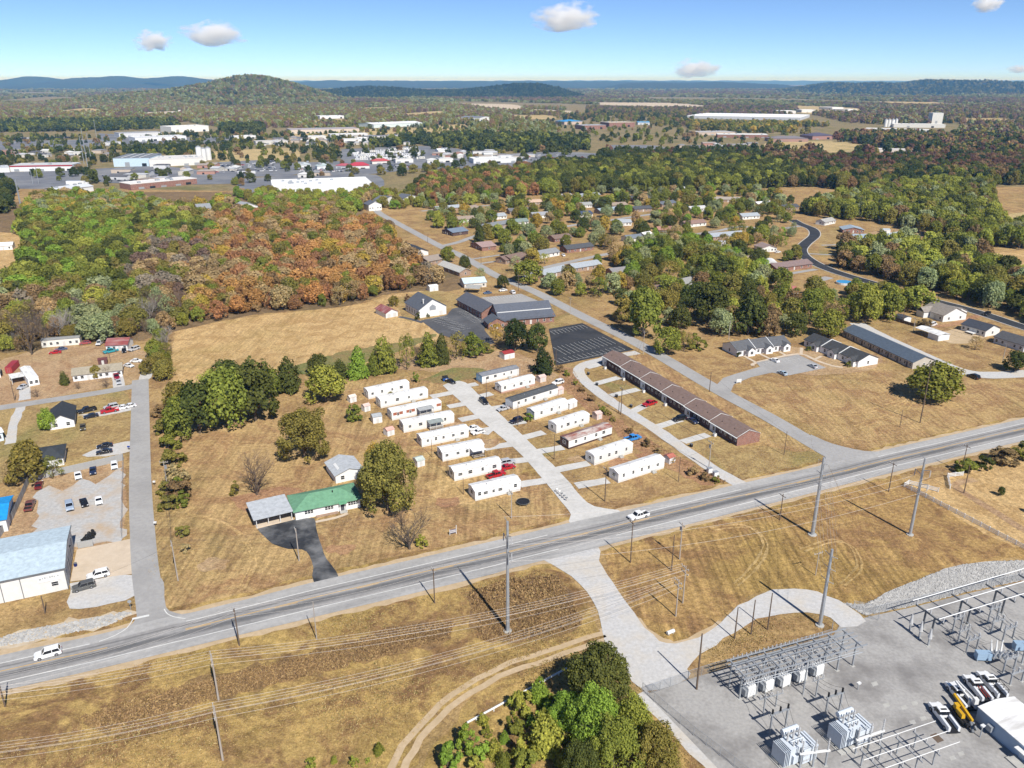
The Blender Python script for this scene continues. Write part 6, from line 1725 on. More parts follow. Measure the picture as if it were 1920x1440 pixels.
stand('switch_stand', 'pale blue three legged stand beside the transformer nearer the trucks', (1603, 1415), (1649, 1399), 3.2, 'galv', 'trim', 3, True, True)
stand('switch_stand', 'pale blue three legged stand beside the transformer nearer the gate', (1499, 1442), (1547, 1436), 3.2, 'galv', 'trim', 3, True, True)
stand('switch_stand', 'two post stand with three black insulators behind the truck side transformer', (1547, 1343), (1573, 1334), 4.2, 'galv', 'galv', 3, False, False, 'black')
stand('switch_stand', 'two post stand with three black insulators behind the gate side transformer', (1443, 1376), (1472, 1365), 4.2, 'galv', 'galv', 3, False, False, 'black')
A, rz2, L0 = frame((1729, 1180), (1860, 1140))
hb = thing('bus_structure', 'open high bus structure with three parallel white tubes by the stone bank', 'bus structure', A, rz2, SUB)
YV = -(G((1748, 1191)) - A).length
for k in range(4):
	x = L0 / 2 * k
	for y in (0, YV):
		part(hb, 'post', M['steel_dark'], lambda m: m.beam((x, y, 0), (x, y, 4.4), 0.3, 0.3))
		part(hb, 'footing', M['concrete'], lambda m: m.box(x - 0.5, y - 0.5, 0, x + 0.5, y + 0.5, 0.15))
	part(hb, 'cross_beam', M['steel_dark'], lambda m: m.beam((x, 2.6, 4.5), (x, YV - 2.2, 4.5), 0.28, 0.3))
	for y in (2.4, YV / 2, YV - 2.0):
		part(hb, 'insulator', M['porcelain'], lambda m: insulator(m, x, y, 4.65, 5.9, 0.16, 5))
for y in (2.4, YV / 2, YV - 2.0):
	part(hb, 'bus_tube', M['trim'], lambda m: m.tube((-1.5, y, 6.0), (L0 / 2 * 3.4, y, 6.0), 0.11))
for k, (p, t) in enumerate((((1705, 1183), 1152), ((1723, 1197), 1165), ((1740, 1211), 1179))):
	h = height_at(p, t)
	o = thing('surge_arrester', '%s of three cone topped arrester posts at the yard edge' % ('first', 'middle', 'last')[k], 'arrester', G(p), 0, SUB)
	part(o, 'post', M['galv'], lambda m: m.beam((0, 0, 0), (0, 0, h * 0.45), 0.28, 0.28))
	part(o, 'base_box', M['trim'], lambda m: m.box(-0.3, -0.3, h * 0.45, 0.3, 0.3, h * 0.5))
	part(o, 'cone', M['porcelain'], lambda m: m.tube((0, 0, h * 0.5), (0, 0, h), 0.42, 0.12, n=10))
	part(o, 'footing', M['concrete'], lambda m: m.box(-0.45, -0.45, 0, 0.45, 0.45, 0.14))
for k, (a, b, h) in enumerate([((1785, 1187), (1800, 1181), 3.4), ((1852, 1168), (1868, 1163), 3.4), ((1811, 1225), (1830, 1219), 3.0), ((1879, 1204), (1898, 1197), 3.0), ((1796, 1204), (1812, 1199), 2.6), ((1858, 1186), (1876, 1181), 2.6), ((1880, 1262), (1900, 1256), 3.2), ((1893, 1285), (1915, 1278), 2.6), ((1915, 1245), (1935, 1240), 3.0)]):
	o = stand('disconnect_switch', ('low switch stand under the first bus frame', 'low switch stand under the middle bus frame', 'switch stand in front of the blue breaker', 'switch stand behind the far blue breaker', 'narrow switch stand in the middle of the yard', 'narrow switch stand by the dark stain', 'switch stand at the edge beyond the trucks', 'switch stand beside the last utility truck', 'switch stand at the very edge of view')[k], a, b, h, 'galv', 'galv', 3, False)
	part(o, 'switch_arm', M['galv'], lambda m: m.beam((0, -0.8, h + 1.3), (0, 0.9, h + 1.5), 0.07, 0.07).beam((1.0, -0.8, h + 1.3), (1.0, 0.9, h + 1.5), 0.07, 0.07).beam((2.0, -0.8, h + 1.3), (2.0, 0.9, h + 1.5), 0.07, 0.07))
BLU = flat('breaker_blue_grey', (0.3, 0.42, 0.55), 0.4)
for k, p in enumerate(((1843, 1238), (1914, 1220))):
	o = thing('tank_breaker', ('blue grey tank breaker with spread white bushings', 'blue grey tank breaker at the edge of view')[k], 'circuit breaker', G(p), rz2 + R(-25), SUB)
	part(o, 'cabinet', BLU, lambda m: m.box(-1.6, -0.7, 0.5, 1.2, 0.7, 2.0))
	part(o, 'frame_leg', M['galv'], lambda m: m.box(-1.5, -0.6, 0, -1.3, 0.6, 0.5).box(0.9, -0.6, 0, 1.1, 0.6, 0.5))
	for j in range(3):
		part(o, 'tank', M['galv'], lambda m: m.tube((1.6 + j * 0.9, -1.0, 1.6), (1.6 + j * 0.9, 1.0, 1.6), 0.35, n=8))
		for s in (-1, 1):
			part(o, 'bushing', M['trim'], lambda m: m.tube((1.6 + j * 0.9, s * 0.7, 1.8), (1.6 + j * 1.1, s * 1.5, 3.9), 0.2, 0.08, n=8))
A, rz3, L = frame((1640, 1428), (1738, 1394))
o = thing('bus_structure', 'low bus structure of white tubes at the bottom edge of the yard', 'bus structure', A, rz3, SUB)
for k in range(4):
	x = L * k / 3 - 3
	for y in (0, -4):
		part(o, 'post', M['galv'], lambda m: m.beam((x, y, 0), (x, y, 2.9), 0.18, 0.18))
	part(o, 'cross_beam', M['galv'], lambda m: m.beam((x, 0.8, 3.0), (x, -5, 3.0), 0.16, 0.18))
	for y in (0.5, -2, -4.5):
		part(o, 'insulator', M['porcelain'], lambda m: insulator(m, x, y, 3.1, 4.0, 0.13))
for y in (0.5, -2, -4.5):
	part(o, 'bus_tube', M['trim'], lambda m: m.tube((-5, y, 4.05), (L + 1.5, y, 4.05), 0.07))
r, L = building('control_house', 'long blue grey metal control house with a white roof behind the trucks', 'control house', (1828, 1351), (2000, 1502), 8.2, 3.0, 0.6, 'gable', (0.36, 0.45, 0.55), (0.8, 0.8, 0.79), rm=M['white_roof'], wins=0, doors=0, o=0.1)
part(r, 'awning', M['trim'], lambda m: m.box(8.6, -1.1, 2.3, 10.4, -0.02, 2.45))
part(r, 'landing', M['concrete'], lambda m: m.box(8.4, -2.2, 0, 10.8, -0.02, 0.35))
door(r, 9.5, 0, 0, 1.0, 2.1, (0.5, 0.55, 0.6))
part(r, 'air_unit', M['galv'], lambda m: m.box(2.8, -0.75, 0.9, 3.8, -0.02, 2.0))
for k, p in enumerate(((1662, 1323), (1695, 1327), (1715, 1319), (1731, 1348), (1711, 1355), (1786, 1422), (1802, 1414), (1640, 1283), (1622, 1255), (1513, 1353))):
	sheet('concrete_cover', [(p[0] - 7, p[1] - 2), (p[0] + 3, p[1] - 5), (p[0] + 7, p[1] + 2), (p[0] - 3, p[1] + 5)], M['concrete'], 0.085, 0, False)
gp = sheet('equipment_slab', [(1738, 1379), (1755, 1372), (1776, 1391), (1758, 1398)], M['pad_concrete'], 0.085, 0, False)
sheet('slab_grating', [(1743, 1379), (1755, 1375), (1770, 1389), (1758, 1394)], M['wood'], 0.09, 0, False)
for k, p in enumerate(((1608, 1294), (1837, 1383))):
	o = thing('light_fixture', ('small floodlight on a short post in the open yard', 'short white floodlight by the control house')[k], 'floodlight', G(p), 0.4, SUB)
	part(o, 'post', M['galv'], lambda m: m.tube((0, 0, 0), (0, 0, 1.4 + k), 0.1))
	part(o, 'lamp_head', M['trim'], lambda m: m.hull([(-0.3, -0.2, 1.4 + k), (0.3, -0.2, 1.4 + k), (0.3, 0.2, 1.4 + k), (-0.3, 0.2, 1.4 + k)], [(-0.4, -0.3, 1.8 + k), (0.4, -0.3, 1.8 + k), (0.4, 0.25, 1.8 + k), (-0.4, 0.25, 1.8 + k)]))

# ================================================================ POLES AND WIRES
TOPS = {}
ROAD_DIR = math.atan2((NE[130] - NE[110]).y, (NE[130] - NE[110]).x)


def pole(key, p, ytop, label, kind='arm', mat='wood', rz=None, r=0.16, tr=False):
	h = height_at(p, ytop)
	q = G(p)
	rz = ROAD_DIR + R(90) if rz is None else rz
	o = thing('utility_pole' if mat != 'steel' else 'steel_pole', label, 'utility pole', q, rz, 'utility poles')
	mt = M['galv'] if mat == 'steel' else M['wood' if mat == 'wood' else 'wood_grey']
	part(o, 'shaft', mt, lambda m: m.tube((0, 0, 0), (0, 0, h), r, r * 0.62, 8))
	pts = []
	if kind == 'arm':
		part(o, 'crossarm', mt, lambda m: m.beam((-1.2, 0.14, h - 0.5), (1.2, 0.14, h - 0.5), 0.12, 0.14))
		for x in (-1.1, 0.5, 1.1):
			part(o, 'insulator', M['porcelain'], lambda m: m.tube((x, 0.14, h - 0.43), (x, 0.14, h - 0.12), 0.07))
			pts.append((x, 0.14, h - 0.12))
		pts.append((0, 0.15, h - 2.0))
	elif kind == 'two_arm':
		for z in (h - 0.5, h - 1.7):
			part(o, 'crossarm', mt, lambda m: m.beam((-1.3, 0.16, z), (1.3, 0.16, z), 0.12, 0.14))
			for x in (-1.2, 0.4, 1.2):
				part(o, 'insulator', M['porcelain'], lambda m: m.tube((x, 0.16, z + 0.07), (x, 0.16, z + 0.4), 0.07))
				pts.append((x, 0.16, z + 0.4))
	elif kind == 'steel':
		part(o, 'base_plate', M['concrete'], lambda m: m.tube((0, 0, 0), (0, 0, 0.25), r * 2.2, n=10))
		for i, (s, z) in enumerate(((-1, h - 3.2), (1, h - 4.6), (-1, h - 7.0))):
			part(o, 'davit_arm', M['galv'], lambda m: m.tube((0, 0, z), (s * 2.1, 0, z + 0.9), 0.1, 0.06))
			part(o, 'insulator', M['porcelain'], lambda m: insulator(m, s * 2.1, 0, z - 0.9, z + 0.85, 0.13, 6))
			pts.append((s * 2.1, 0, z - 0.95))
		part(o, 'top_arm', M['galv'], lambda m: m.tube((0, 0, h), (1.6, 0, h + 0.2), 0.07, 0.05))
		pts.append((1.6, 0, h + 0.2))
	elif kind == 'post_steel':
		part(o, 'base_plate', M['concrete'], lambda m: m.tube((0, 0, 0), (0, 0, 0.25), r * 2.2, n=10))
		for z in (h - 1.5, h - 4.5, h - 7.5):
			for s in (-1, 1):
				part(o, 'insulator', M['porcelain'], lambda m: m.tube((s * 0.2, 0, z), (s * 1.7, 0, z + 0.25), 0.09, 0.06))
				pts.append((s * 1.7, 0, z + 0.25))
	else:
		pts.append((0, 0.1, h - 0.2))
	if tr:
		part(o, 'transformer_can', M['galv'], lambda m: m.tube((0.45, 0, h - 2.4), (0.45, 0, h - 1.4), 0.28, n=10))
	mw = Matrix.Translation(q) @ Matrix.Rotation(rz, 4, 'Z')
	TOPS[key] = [mw @ Vector(v) for v in pts]
	BLOCKED.append((q.x, q.y, 1.5))
	return o


pole('w1', (10, 1325), 1272, 'dark timber pole at the road edge by the bottom corner of view', r=0.17)
pole('w2', (449, 1211), 1141, 'dark timber pole on the highway verge beside the lane mouth')
pole('w3', (594, 1199), 1128, 'pale thin pole on the verge below the asphalt driveway', 'top', 'grey', r=0.12)
pole('w4', (815, 1131), 1066, 'dark timber pole on the verge left of the tall steel pole'.replace('left of', 'west of'))
pole('w5', (1182, 1055), 977, 'timber pole with crossarm between highway and substation drive')
pole('w6', (1462, 975), 926, 'short dark pole on the verge near the steel pole')
pole('w7', (1666, 922), 867, 'timber pole with wide crossarm before the white fence gate')
pole('w8', (1803, 884), 834, 'timber pole with crossarm among green roadside bushes')
pole('a1', (410, 1313), 1227, 'grey double crossarm pole, upper one of two on the weedy bank', 'two_arm', 'grey', r=0.2)
pole('a2', (1280, 1131), 1061, 'grey pole, taller of two where many wires end', 'two_arm', 'grey')
pole('b1', (418, 1426), 1325, 'grey double crossarm pole, lower one of two on the weedy bank', 'two_arm', 'grey', r=0.2)
pole('b2', (1267, 1156), 1086, 'grey pole, nearer one of two where many wires end', 'two_arm', 'grey')
pole('c1', (1259, 1070), 1003, 'bare timber pole in the meadow above the wire ends', 'top')
pole('c2', (1274, 1049), 980, 'timber pole with transformer in the meadow beside the highway', 'arm', 'grey', tr=True)
pole('s1', (952, 1184), 978, 'tall galvanised steel pole with curved arms in the weedy bank', 'steel', 'steel', r=0.42)
pole('s2', (1523, 1003), 858, 'thick steel pole beside the street mouth with angled guy wires', 'post_steel', 'steel', r=0.5)
pole('s3', (1706, 1003), 860, 'steel pole in front of the white fence', 'steel', 'steel', r=0.4)
pole('s4', (1537, 1173), 1030, 'steel pole standing inside the substation drive loop', 'post_steel', 'steel', r=0.42)
pole('d1', (1306, 1293), 1188, 'tall bare timber pole beside the substation gate', 'top', 'wood', r=0.2)
pole('h1', (1377, 1198), 1139, 'first of three slender poles beside the curving substation drive', 'top')
pole('h2', (1408, 1190), 1125, 'second of three slender poles beside the curving substation drive', 'top')
pole('h3', (1439, 1181), 1112, 'third of three slender poles beside the curving substation drive', 'top')
pole('e1', (1529, 1079), 1035, 'thin pole with crossarm in the meadow near the drive loop', 'arm', 'grey', rz=R(20), r=0.12)
pole('e2', (1807, 925), 872, 'leaning dark pole near the end of the white fence', 'top')
pole('g1', (1725, 793), 680, 'very tall dark timber pole beside the willow', 'arm', 'wood', r=0.2)
pole('g2', (1687, 801), 768, 'short thin pole in the mown meadow', 'top', r=0.11)
pole('n0', (85, 1150), 1117, 'weathered pole in front of the metal workshop', 'top', r=0.16)
pole('n1', (334, 1089), 1016, 'grey pole with street light near the lane mouth', 'arm', 'grey')
pole('n2', (561, 1052), 991, 'grey pole beside the black asphalt driveway', 'arm', 'grey')
pole('n3', (959, 972), 920, 'grey pole near the trampoline', 'arm', 'grey')
pole('n4', (1134, 940), 877, 'dark pole at the highway corner of the park lane')
pole('n5', (1272, 903), 857, 'thin pole on the grass by the corner mobile home', 'top', r=0.12)
pole('n6', (1329, 878), 827, 'pole with transformers beside the gravel drive mouth', 'arm', 'grey', tr=True)
pole('l1', (316, 923), 864, 'grey pole in the roadside weeds along the lane', 'arm', 'grey', tr=True, rz=R(0))
pole('l2', (28, 751), 716, 'pole with a white lamp beside the upper lane', 'top')
pole('l3', (207, 678), 664, 'short dark pole in front of the maroon roofed house', 'top', r=0.12)
pole('p1', (912, 751), 708, 'service pole beside the black suv on the park lane', 'top', r=0.13)
pole('p2', (971, 799), 753, 'service pole beside the black suv and green bush', 'top', r=0.13)
pole('p3', (1039, 861), 814, 'service pole with a lamp beside the rusty roofed home', 'top', r=0.13)
pole('p4', (810, 857), 824, 'thin pole behind the stained roof mobile home', 'top', r=0.1)
pole('p5', (839, 893), 863, 'thin pole at the back corner of the home between red cars', 'top', r=0.1)
pole('p6', (869, 927), 896, 'thin pole behind the home nearest the highway', 'top', r=0.1)
pole('p7', (975, 707), 682, 'thin white pole beside the grey roofed home', 'top', 'grey', r=0.1)
pole('q1', (1164, 777), 727, 'pole with crossarm beside the gravel drive of the row house')
pole('q2', (1160, 775), 752, 'short stub pole next to the crossarm pole', 'top', r=0.14)
pole('q3', (1330, 735), 698, 'dark pole on the street verge behind the row house', 'top')
pole('q4', (1206, 664), 620, 'grey pole with crossarm at the corner of the black car park', 'arm', 'grey')
pole('q5', (1069, 591), 558, 'slim pole on the church street by the sanctuary', 'arm', 'grey', r=0.13)
pole('q6', (972, 545), 516, 'pole at the street corner of the grey car park', 'arm')
pole('q7', (1042, 692), 655, 'dark pole beside the conifers and black car park', 'top')
pole('q8', (1470, 853), 809, 'thin pole on the lawn by the street mouth', 'top', r=0.12)
pole('q9', (1366, 637), 601, 'pole with a white lamp in front of the oak grove', 'top', 'grey')
pole('r1', (1879, 681), 644, 'pole with crossarm beside the dark round bush', 'arm', 'grey')
pole('r2', (1712, 622), 596, 'pole beside the white carport', 'arm', 'grey')
pole('r3', (1692, 606), 570, 'dark pole against the grove edge', 'top')
pole('u1', (902, 496), 471, 'pole on the street below the corner house', 'top', r=0.13)
pole('u2', (802, 455), 440, 'pole at the street corner by the slate roofed house', 'top', r=0.13)
pole('u3', (1149, 369), 352, 'pole with a wide crossarm below the dark wood', 'arm', 'grey', rz=0.1)
for k, (x, y) in enumerate(((40, 388), (38, 386), (62, 345), (73, 345))):
	pole('f%d' % k, (x, y), (336, 338, 318, 312)[k], 'tall pale pole on the town side of the wood, %s of four' % ('first', 'second', 'third', 'fourth')[k], 'top', 'steel', r=0.35)
for k, (x, y, t) in enumerate(((158, 308, 255), (165, 315, 240), (172, 305, 250), (182, 262, 225))):
	pole('m%d' % k, (x, y), t, 'slender transmission mast in the town, %s of four' % ('first', 'second', 'third', 'fourth')[k], 'top', 'steel', r=0.45)

WG = 'overhead wires'
for new, old, p, q in (('w0', 'w1', (-130, 1345), (10, 1325)), ('w9', 'w8', (1980, 845), (1803, 884)), ('a0', 'a1', (-400, 1400), (410, 1313)), ('b0', 'b1', (-400, 1530), (418, 1426))):
	TOPS[new] = [v + G(p) - G(q) for v in TOPS[old]]      # the lines run on out of view


def wire(a, b, sag, label, mat='wire', r=0.022):
	mb = MB()
	n = 14
	P = []
	for i in range(n + 1):
		t = i / n
		p = a.lerp(b, t)
		p.z -= sag * 4 * t * (1 - t)
		P.append(p)
	d = (b - a).normalized()
	u = d.cross(Vector((0, 0, 1))).normalized()
	w = u.cross(d)
	V, F = [], []
	for i, p in enumerate(P):
		for k in range(3):
			an = 2 * math.pi * k / 3
			V.append(tuple(p + (u * math.cos(an) + w * math.sin(an)) * r))
	for i in range(n):
		for k in range(3):
			F.append((i * 3 + k, i * 3 + (k + 1) % 3, i * 3 + 3 + (k + 1) % 3, i * 3 + 3 + k))
	me = bpy.data.meshes.new('power_wire')
	me.from_pydata(V, [], F)
	me.materials.append(M[mat])
	return tag(link('power_wire', me), label, 'wire', WG)


def span(k1, k2, label, sag=1.2, mat='wire', n=9, r=0.017):
	A, B = TOPS[k1], TOPS[k2]
	for i in range(min(len(A), len(B), n)):
		wire(A[i], B[i], sag, label, mat, r)


for a, b in (('w0', 'w1'), ('w1', 'w2'), ('w2', 'w4'), ('w4', 'w5'), ('w5', 'w6'), ('w6', 'w7'), ('w7', 'w8'), ('w8', 'w9')):
	span(a, b, 'wire of the timber pole line on the south verge of the highway', 1.3)
for a, b in (('a0', 'a1'), ('a1', 'a2'), ('b0', 'b1'), ('b1', 'b2')):
	span(a, b, 'pale wire of the parallel lines crossing the weedy bank', 3.0, 'wire', 6, 0.02)
for a, b in (('s1', 's3'), ):
	span(a, b, 'high wire between the tall steel poles', 3.5, 'wire', 4, 0.025)
for a, b in (('s2', 's4'), ):
	span(a, b, 'wire between the thick steel pole and the one in the drive loop', 1.5, 'wire', 6, 0.02)
for a, b in (('n0', 'n1'), ('n1', 'n2'), ('n2', 'n3'), ('n3', 'n4'), ('n4', 'n5'), ('n5', 'n6')):
	span(a, b, 'dark cable along the north side of the highway', 0.9, 'wire_dark', 4, 0.02)
for a, b in (('n1', 'l1'), ('p1', 'p2'), ('p2', 'p3'), ('p3', 'n4'), ('q1', 'n6'), ('q4', 'q3'), ('q3', 'q8'), ('q4', 'q5'), ('q5', 'q6'), ('q1', 'q4'), ('r1', 'r2'), ('c1', 'c2')):
	span(a, b, 'service cable strung between the smaller poles', 0.8, 'wire_dark', 4, 0.02)
for q in ((1585, 946), (1600, 975), (1570, 1010)):
	wire(TOPS['s2'][0], G(q), 0.0, 'guy wire anchoring the thick steel pole', 'wire', 0.025)

def lead(a, za, b, zb, sag, lab):
	p, q = G(a), G(b)
	p.z, q.z = za, zb
	wire(p, q, sag, lab, 'wire_dark', 0.03)


for side, st, po, tr in (('truck', ((1547, 1343), (1560, 1338), (1573, 1334)), ((1515, 1307), (1522, 1307), (1530, 1307)), (1588, 1388)), ('gate', ((1443, 1376), (1457, 1370), (1472, 1365)), ((1424, 1340), (1431, 1338), (1438, 1336)), (1485, 1422))):
	for k in range(3):
		lead(st[k], 5.5, po[k], 4.6, 0.5, 'black lead over the %s side transformer' % side)
		lead(st[k], 5.4, (tr[0] - 10 + 9 * k, tr[1] - 4), 4.6, 0.7, 'black lead over the %s side transformer' % side)
		lead(po[k], 4.6, (po[k][0] - 14, po[k][1] - 22), 5.0, 0.4, 'black lead over the %s side transformer' % side)
for k in range(3):
	for p, q in (((1800 + 7 * k, 1218 - 2 * k), (1843 + 6 * k, 1238 - 2 * k)), ((1870 + 7 * k, 1198 - 2 * k), (1913 + 6 * k, 1220 - 2 * k)), ((1790 + 6 * k, 1184 - 2 * k), (1812 + 7 * k, 1222 - 2 * k)), ((1855 + 6 * k, 1166 - 2 * k), (1880 + 7 * k, 1200 - 2 * k))):
		lead(p, 4.4, q, 3.8, 0.8, 'slack black lead in the switch yard by the stone bank')

# ================================================================ FENCES
def rail_fence(pts, label, post_gap=2.4, h=1.35):
	W = [G(p) for p in pts]
	root = thing('rail_fence', label, 'fence', W[0], 0, 'white rail fences')
	pm = MB().box(-0.09, -0.09, 0, 0.09, 0.09, h + 0.08).hull([(-0.09, -0.09, h + 0.08), (0.09, -0.09, h + 0.08), (0.09, 0.09, h + 0.08), (-0.09, 0.09, h + 0.08)], [(-0.02, -0.02, h + 0.2), (0.02, -0.02, h + 0.2), (0.02, 0.02, h + 0.2), (-0.02, 0.02, h + 0.2)]).mesh('post', M['fence_white'])
	for a, b in zip(W[:-1], W[1:]):
		d = b - a
		n = max(1, round(d.length / post_gap))
		ang = math.atan2(d.y, d.x)
		seg = d.length / n
		rm = MB().box(0.09, -0.03, 0, seg - 0.09, 0.03, 0.22).mesh('rail', M['fence_white'])
		for k in range(n + 1):
			q = a + d * (k / n) - W[0]
			if k or a is W[0]:
				link('post', pm, root, q, ang)
			if k < n:
				for z in (0.22, 0.66, 1.1):
					link('rail', rm, root, (q.x, q.y, z), ang)
	return root


rail_fence([(1759, 923), (1703, 908), (1695, 913), (1921, 1031), (2030, 1088)], 'long white three rail fence running down to the stone bank')
rail_fence([(1781, 917), (1776, 895), (1805, 892)], 'short white rail fence beyond the gate gap by the bushes')


def link_fence(pts, label, gap=3.0, h=2.2, world=False, solid=None, name='chain_link_fence'):
	W = [Vector(p) for p in pts] if world else [G(p) for p in pts]
	root = thing(name, label, 'fence', W[0], 0, 'wire fences')
	pm = MB().tube((0, 0, 0), (0, 0, h), 0.045, n=6).mesh('post', M['galv'])
	for a, b in zip(W[:-1], W[1:]):
		d = b - a
		n = max(1, round(d.length / gap))
		ang = math.atan2(d.y, d.x)
		seg = d.length / n
		me = MB().face([(0, 0, 0.05), (seg, 0, 0.05), (seg, 0, h - 0.05), (0, 0, h - 0.05)]).mesh('mesh_panel', solid or M['chain'])
		tm = MB().tube((0, 0, h), (seg, 0, h), 0.03, n=5).mesh('top_rail', M['galv'])
		for k in range(n + 1):
			q = a + d * (k / n) - W[0]
			if k or a is W[0]:
				link('post', pm, root, q, ang)
			if k < n:
				link('mesh_panel', me, root, q, ang)
				link('top_rail', tm, root, q, ang)
	return root


SLAT = flat('grey_privacy_slats', (0.36, 0.36, 0.35), 0.7)
link_fence([(-20, 1038), (25, 973), (56, 903), (120, 889), (200, 871), (232, 863)], 'slatted grey fence round the upper side of the vehicle yard', solid=SLAT)
link_fence([(232, 863), (229, 1011)], 'chain link fence between the vehicle yard and the lane')
link_fence([(147, 1029), (175, 1024)], 'short slatted fence beside the heap of old tyres', solid=SLAT, h=1.9)
link_fence([(1204, 1297), (1300, 1380), (1430, 1480)], 'chain link fence between the substation yard and the tree clump')
link_fence([(1214, 1303), (1237, 1296)], 'fence panel beside the substation gate')
link_fence([(1290, 1275), (1340, 1259), (1382, 1248), (1558, 1196), (1560, 1178)], 'chain link fence behind the breaker row')
link_fence([(1628, 1160), (1646, 1164)], 'small fence panel at the upper yard gate')
link_fence([(1600, 1142), (1640, 1152), (1720, 1134), (1820, 1109), (1930, 1086), (2020, 1066)], 'chain link fence along the white stone bank')
link_fence([(1222, 1300), (1290, 1277)], 'tall double swing gate of the substation', gap=4.0, h=2.3, name='swing_gate')
A, B = G((1662, 598)), G((1712, 612))
link_fence([(1658, 596), (1715, 613)], 'brown wooden fence behind the large grey house garden', solid=M['wood'], h=1.6, name='wooden_fence')
A, B = G((876, 1361)), G((1062, 1259))
root = thing('pipe_rail', 'long white pipe rail lying beside the dirt track and cedars', 'rail', A, math.atan2((B - A).y, (B - A).x))
L = (B - A).length
part(root, 'pipe', M['trim'], lambda m: m.tube((0, 0, 0.75), (L, 0, 0.75), 0.2, n=8))
for k in range(6):
	part(root, 'support', M['trim'], lambda m: m.box(L * (k + 0.5) / 6 - 0.1, -0.1, 0, L * (k + 0.5) / 6 + 0.1, 0.1, 0.7))

# ================================================================ SMALL THINGS
o = thing('trampoline', 'round dark trampoline on the grass by the home nearest the highway', 'trampoline', G((981, 945)))
part(o, 'mat', M['black'], lambda m: m.tube((0, 0, 0.86), (0, 0, 0.9), 1.75, n=20))
part(o, 'frame', M['steel_dark'], lambda m: [m.tube((1.85 * math.cos(k * math.pi / 10), 1.85 * math.sin(k * math.pi / 10), 0.88), (1.85 * math.cos((k + 1) * math.pi / 10), 1.85 * math.sin((k + 1) * math.pi / 10), 0.88), 0.05, n=5) for k in range(20)])
for k in range(6):
	part(o, 'leg', M['steel_dark'], lambda m: m.tube((1.8 * math.cos(k * math.pi / 3), 1.8 * math.sin(k * math.pi / 3), 0), (1.8 * math.cos(k * math.pi / 3), 1.8 * math.sin(k * math.pi / 3), 0.86), 0.04, n=5))
o = thing('dumpster', 'blue dumpster with a white label at the end of the park lane', 'dumpster', G((835, 714)), R(20))
part(o, 'bin', flat('dumpster_blue', (0.015, 0.08, 0.3), 0.5), lambda m: m.hull([(-1.0, -0.8, 0.15), (1.0, -0.8, 0.15), (1.0, 0.7, 0.15), (-1.0, 0.7, 0.15)], [(-1.05, -0.9, 1.4), (1.05, -0.9, 1.4), (1.05, 0.9, 1.8), (-1.05, 0.9, 1.8)]))
part(o, 'lid', M['black'], lambda m: m.hull([(-1.08, -0.93, 1.41), (1.08, -0.93, 1.41), (1.08, 0.93, 1.81), (-1.08, 0.93, 1.81)], [(-1.08, -0.93, 1.48), (1.08, -0.93, 1.48), (1.08, 0.93, 1.88), (-1.08, 0.93, 1.88)]))
part(o, 'label_plate', M['trim'], lambda m: m.box(-0.1, -0.9, 0.6, 0.6, -0.86, 1.1))
for k, (p, lab) in enumerate((((1103, 703), 'first'), ((1119, 723), 'second'), ((1156, 745), 'third'), ((1183, 764), 'fourth'), ((1296, 838), 'last'))):
	o = thing('wheelie_bin', '%s dark wheelie bin down the gravel drive behind the row house' % lab, 'bin', G(p), 0.5, 'wheelie bins on the gravel drive')
	part(o, 'bin', M['black'], lambda m: m.hull([(-0.3, -0.35, 0.05), (0.3, -0.35, 0.05), (0.3, 0.35, 0.05), (-0.3, 0.35, 0.05)], [(-0.38, -0.45, 1.05), (0.38, -0.45, 1.05), (0.38, 0.45, 1.05), (-0.38, 0.45, 1.05)]))
	part(o, 'lid', M['steel_dark'], lambda m: m.box(-0.42, -0.48, 1.05, 0.42, 0.5, 1.13))
A, B = G((1044, 924)), G((1062, 940))
for k in range(5):
	q = A.lerp(B, k / 4)
	o = thing('mailbox', '%s of five mailboxes in a row at the park lane kerb' % ('first', 'second', 'third', 'fourth', 'fifth')[k], 'mailbox', q, math.atan2((B - A).y, (B - A).x), 'mailboxes at the park lane')
	part(o, 'post', M['wood_grey'], lambda m: m.box(-0.06, -0.06, 0, 0.06, 0.06, 1.05))
	part(o, 'box', M['trim'] if k < 2 else M['steel_dark'], lambda m: m.hull([(-0.2, -0.3, 1.05), (0.2, -0.3, 1.05), (0.2, -0.3, 1.25), (0, -0.3, 1.42), (-0.2, -0.3, 1.25)], [(-0.2, 0.3, 1.05), (0.2, 0.3, 1.05), (0.2, 0.3, 1.25), (0, 0.3, 1.42), (-0.2, 0.3, 1.25)]))
A = G((843, 1004))
o = thing('yard_sign', 'grey and white lined sign board on two posts beside the highway', 'sign', A, ROAD_DIR)
part(o, 'post', M['trim'], lambda m: m.box(0, -0.06, 0, 0.12, 0.06, 1.7))
part(o, 'post', M['trim'], lambda m: m.box(1.75, -0.06, 0, 1.87, 0.06, 2.6))
bd = part(o, 'board', flat('sign_purple_grey', (0.2, 0.18, 0.22)), lambda m: m.box(0.12, -0.04, 0.5, 1.75, 0.04, 1.6))
for z in (0.75, 1.15):
	part(bd, 'printed_band', M['trim'], lambda m: m.box(0.2, -0.055, z, 1.65, -0.04, z + 0.16))
o = thing('stop_sign', 'stop sign seen from behind at the lane mouth', 'sign', G((246, 1145)), 0.3)
part(o, 'post', M['galv'], lambda m: m.box(-0.04, -0.04, 0, 0.04, 0.04, 2.2))
part(o, 'plate', M['galv'], lambda m: m.tube((0, -0.06, 2.4), (0, -0.04, 2.4), 0.42, n=8))
o = thing('gas_tank', 'small white gas tank lying on grass beside the substation drive', 'tank', G((1257, 1189)), 0.5)
part(o, 'tank', M['trim'], lambda m: m.tube((-0.9, 0, 0.6), (0.9, 0, 0.6), 0.4, n=10))
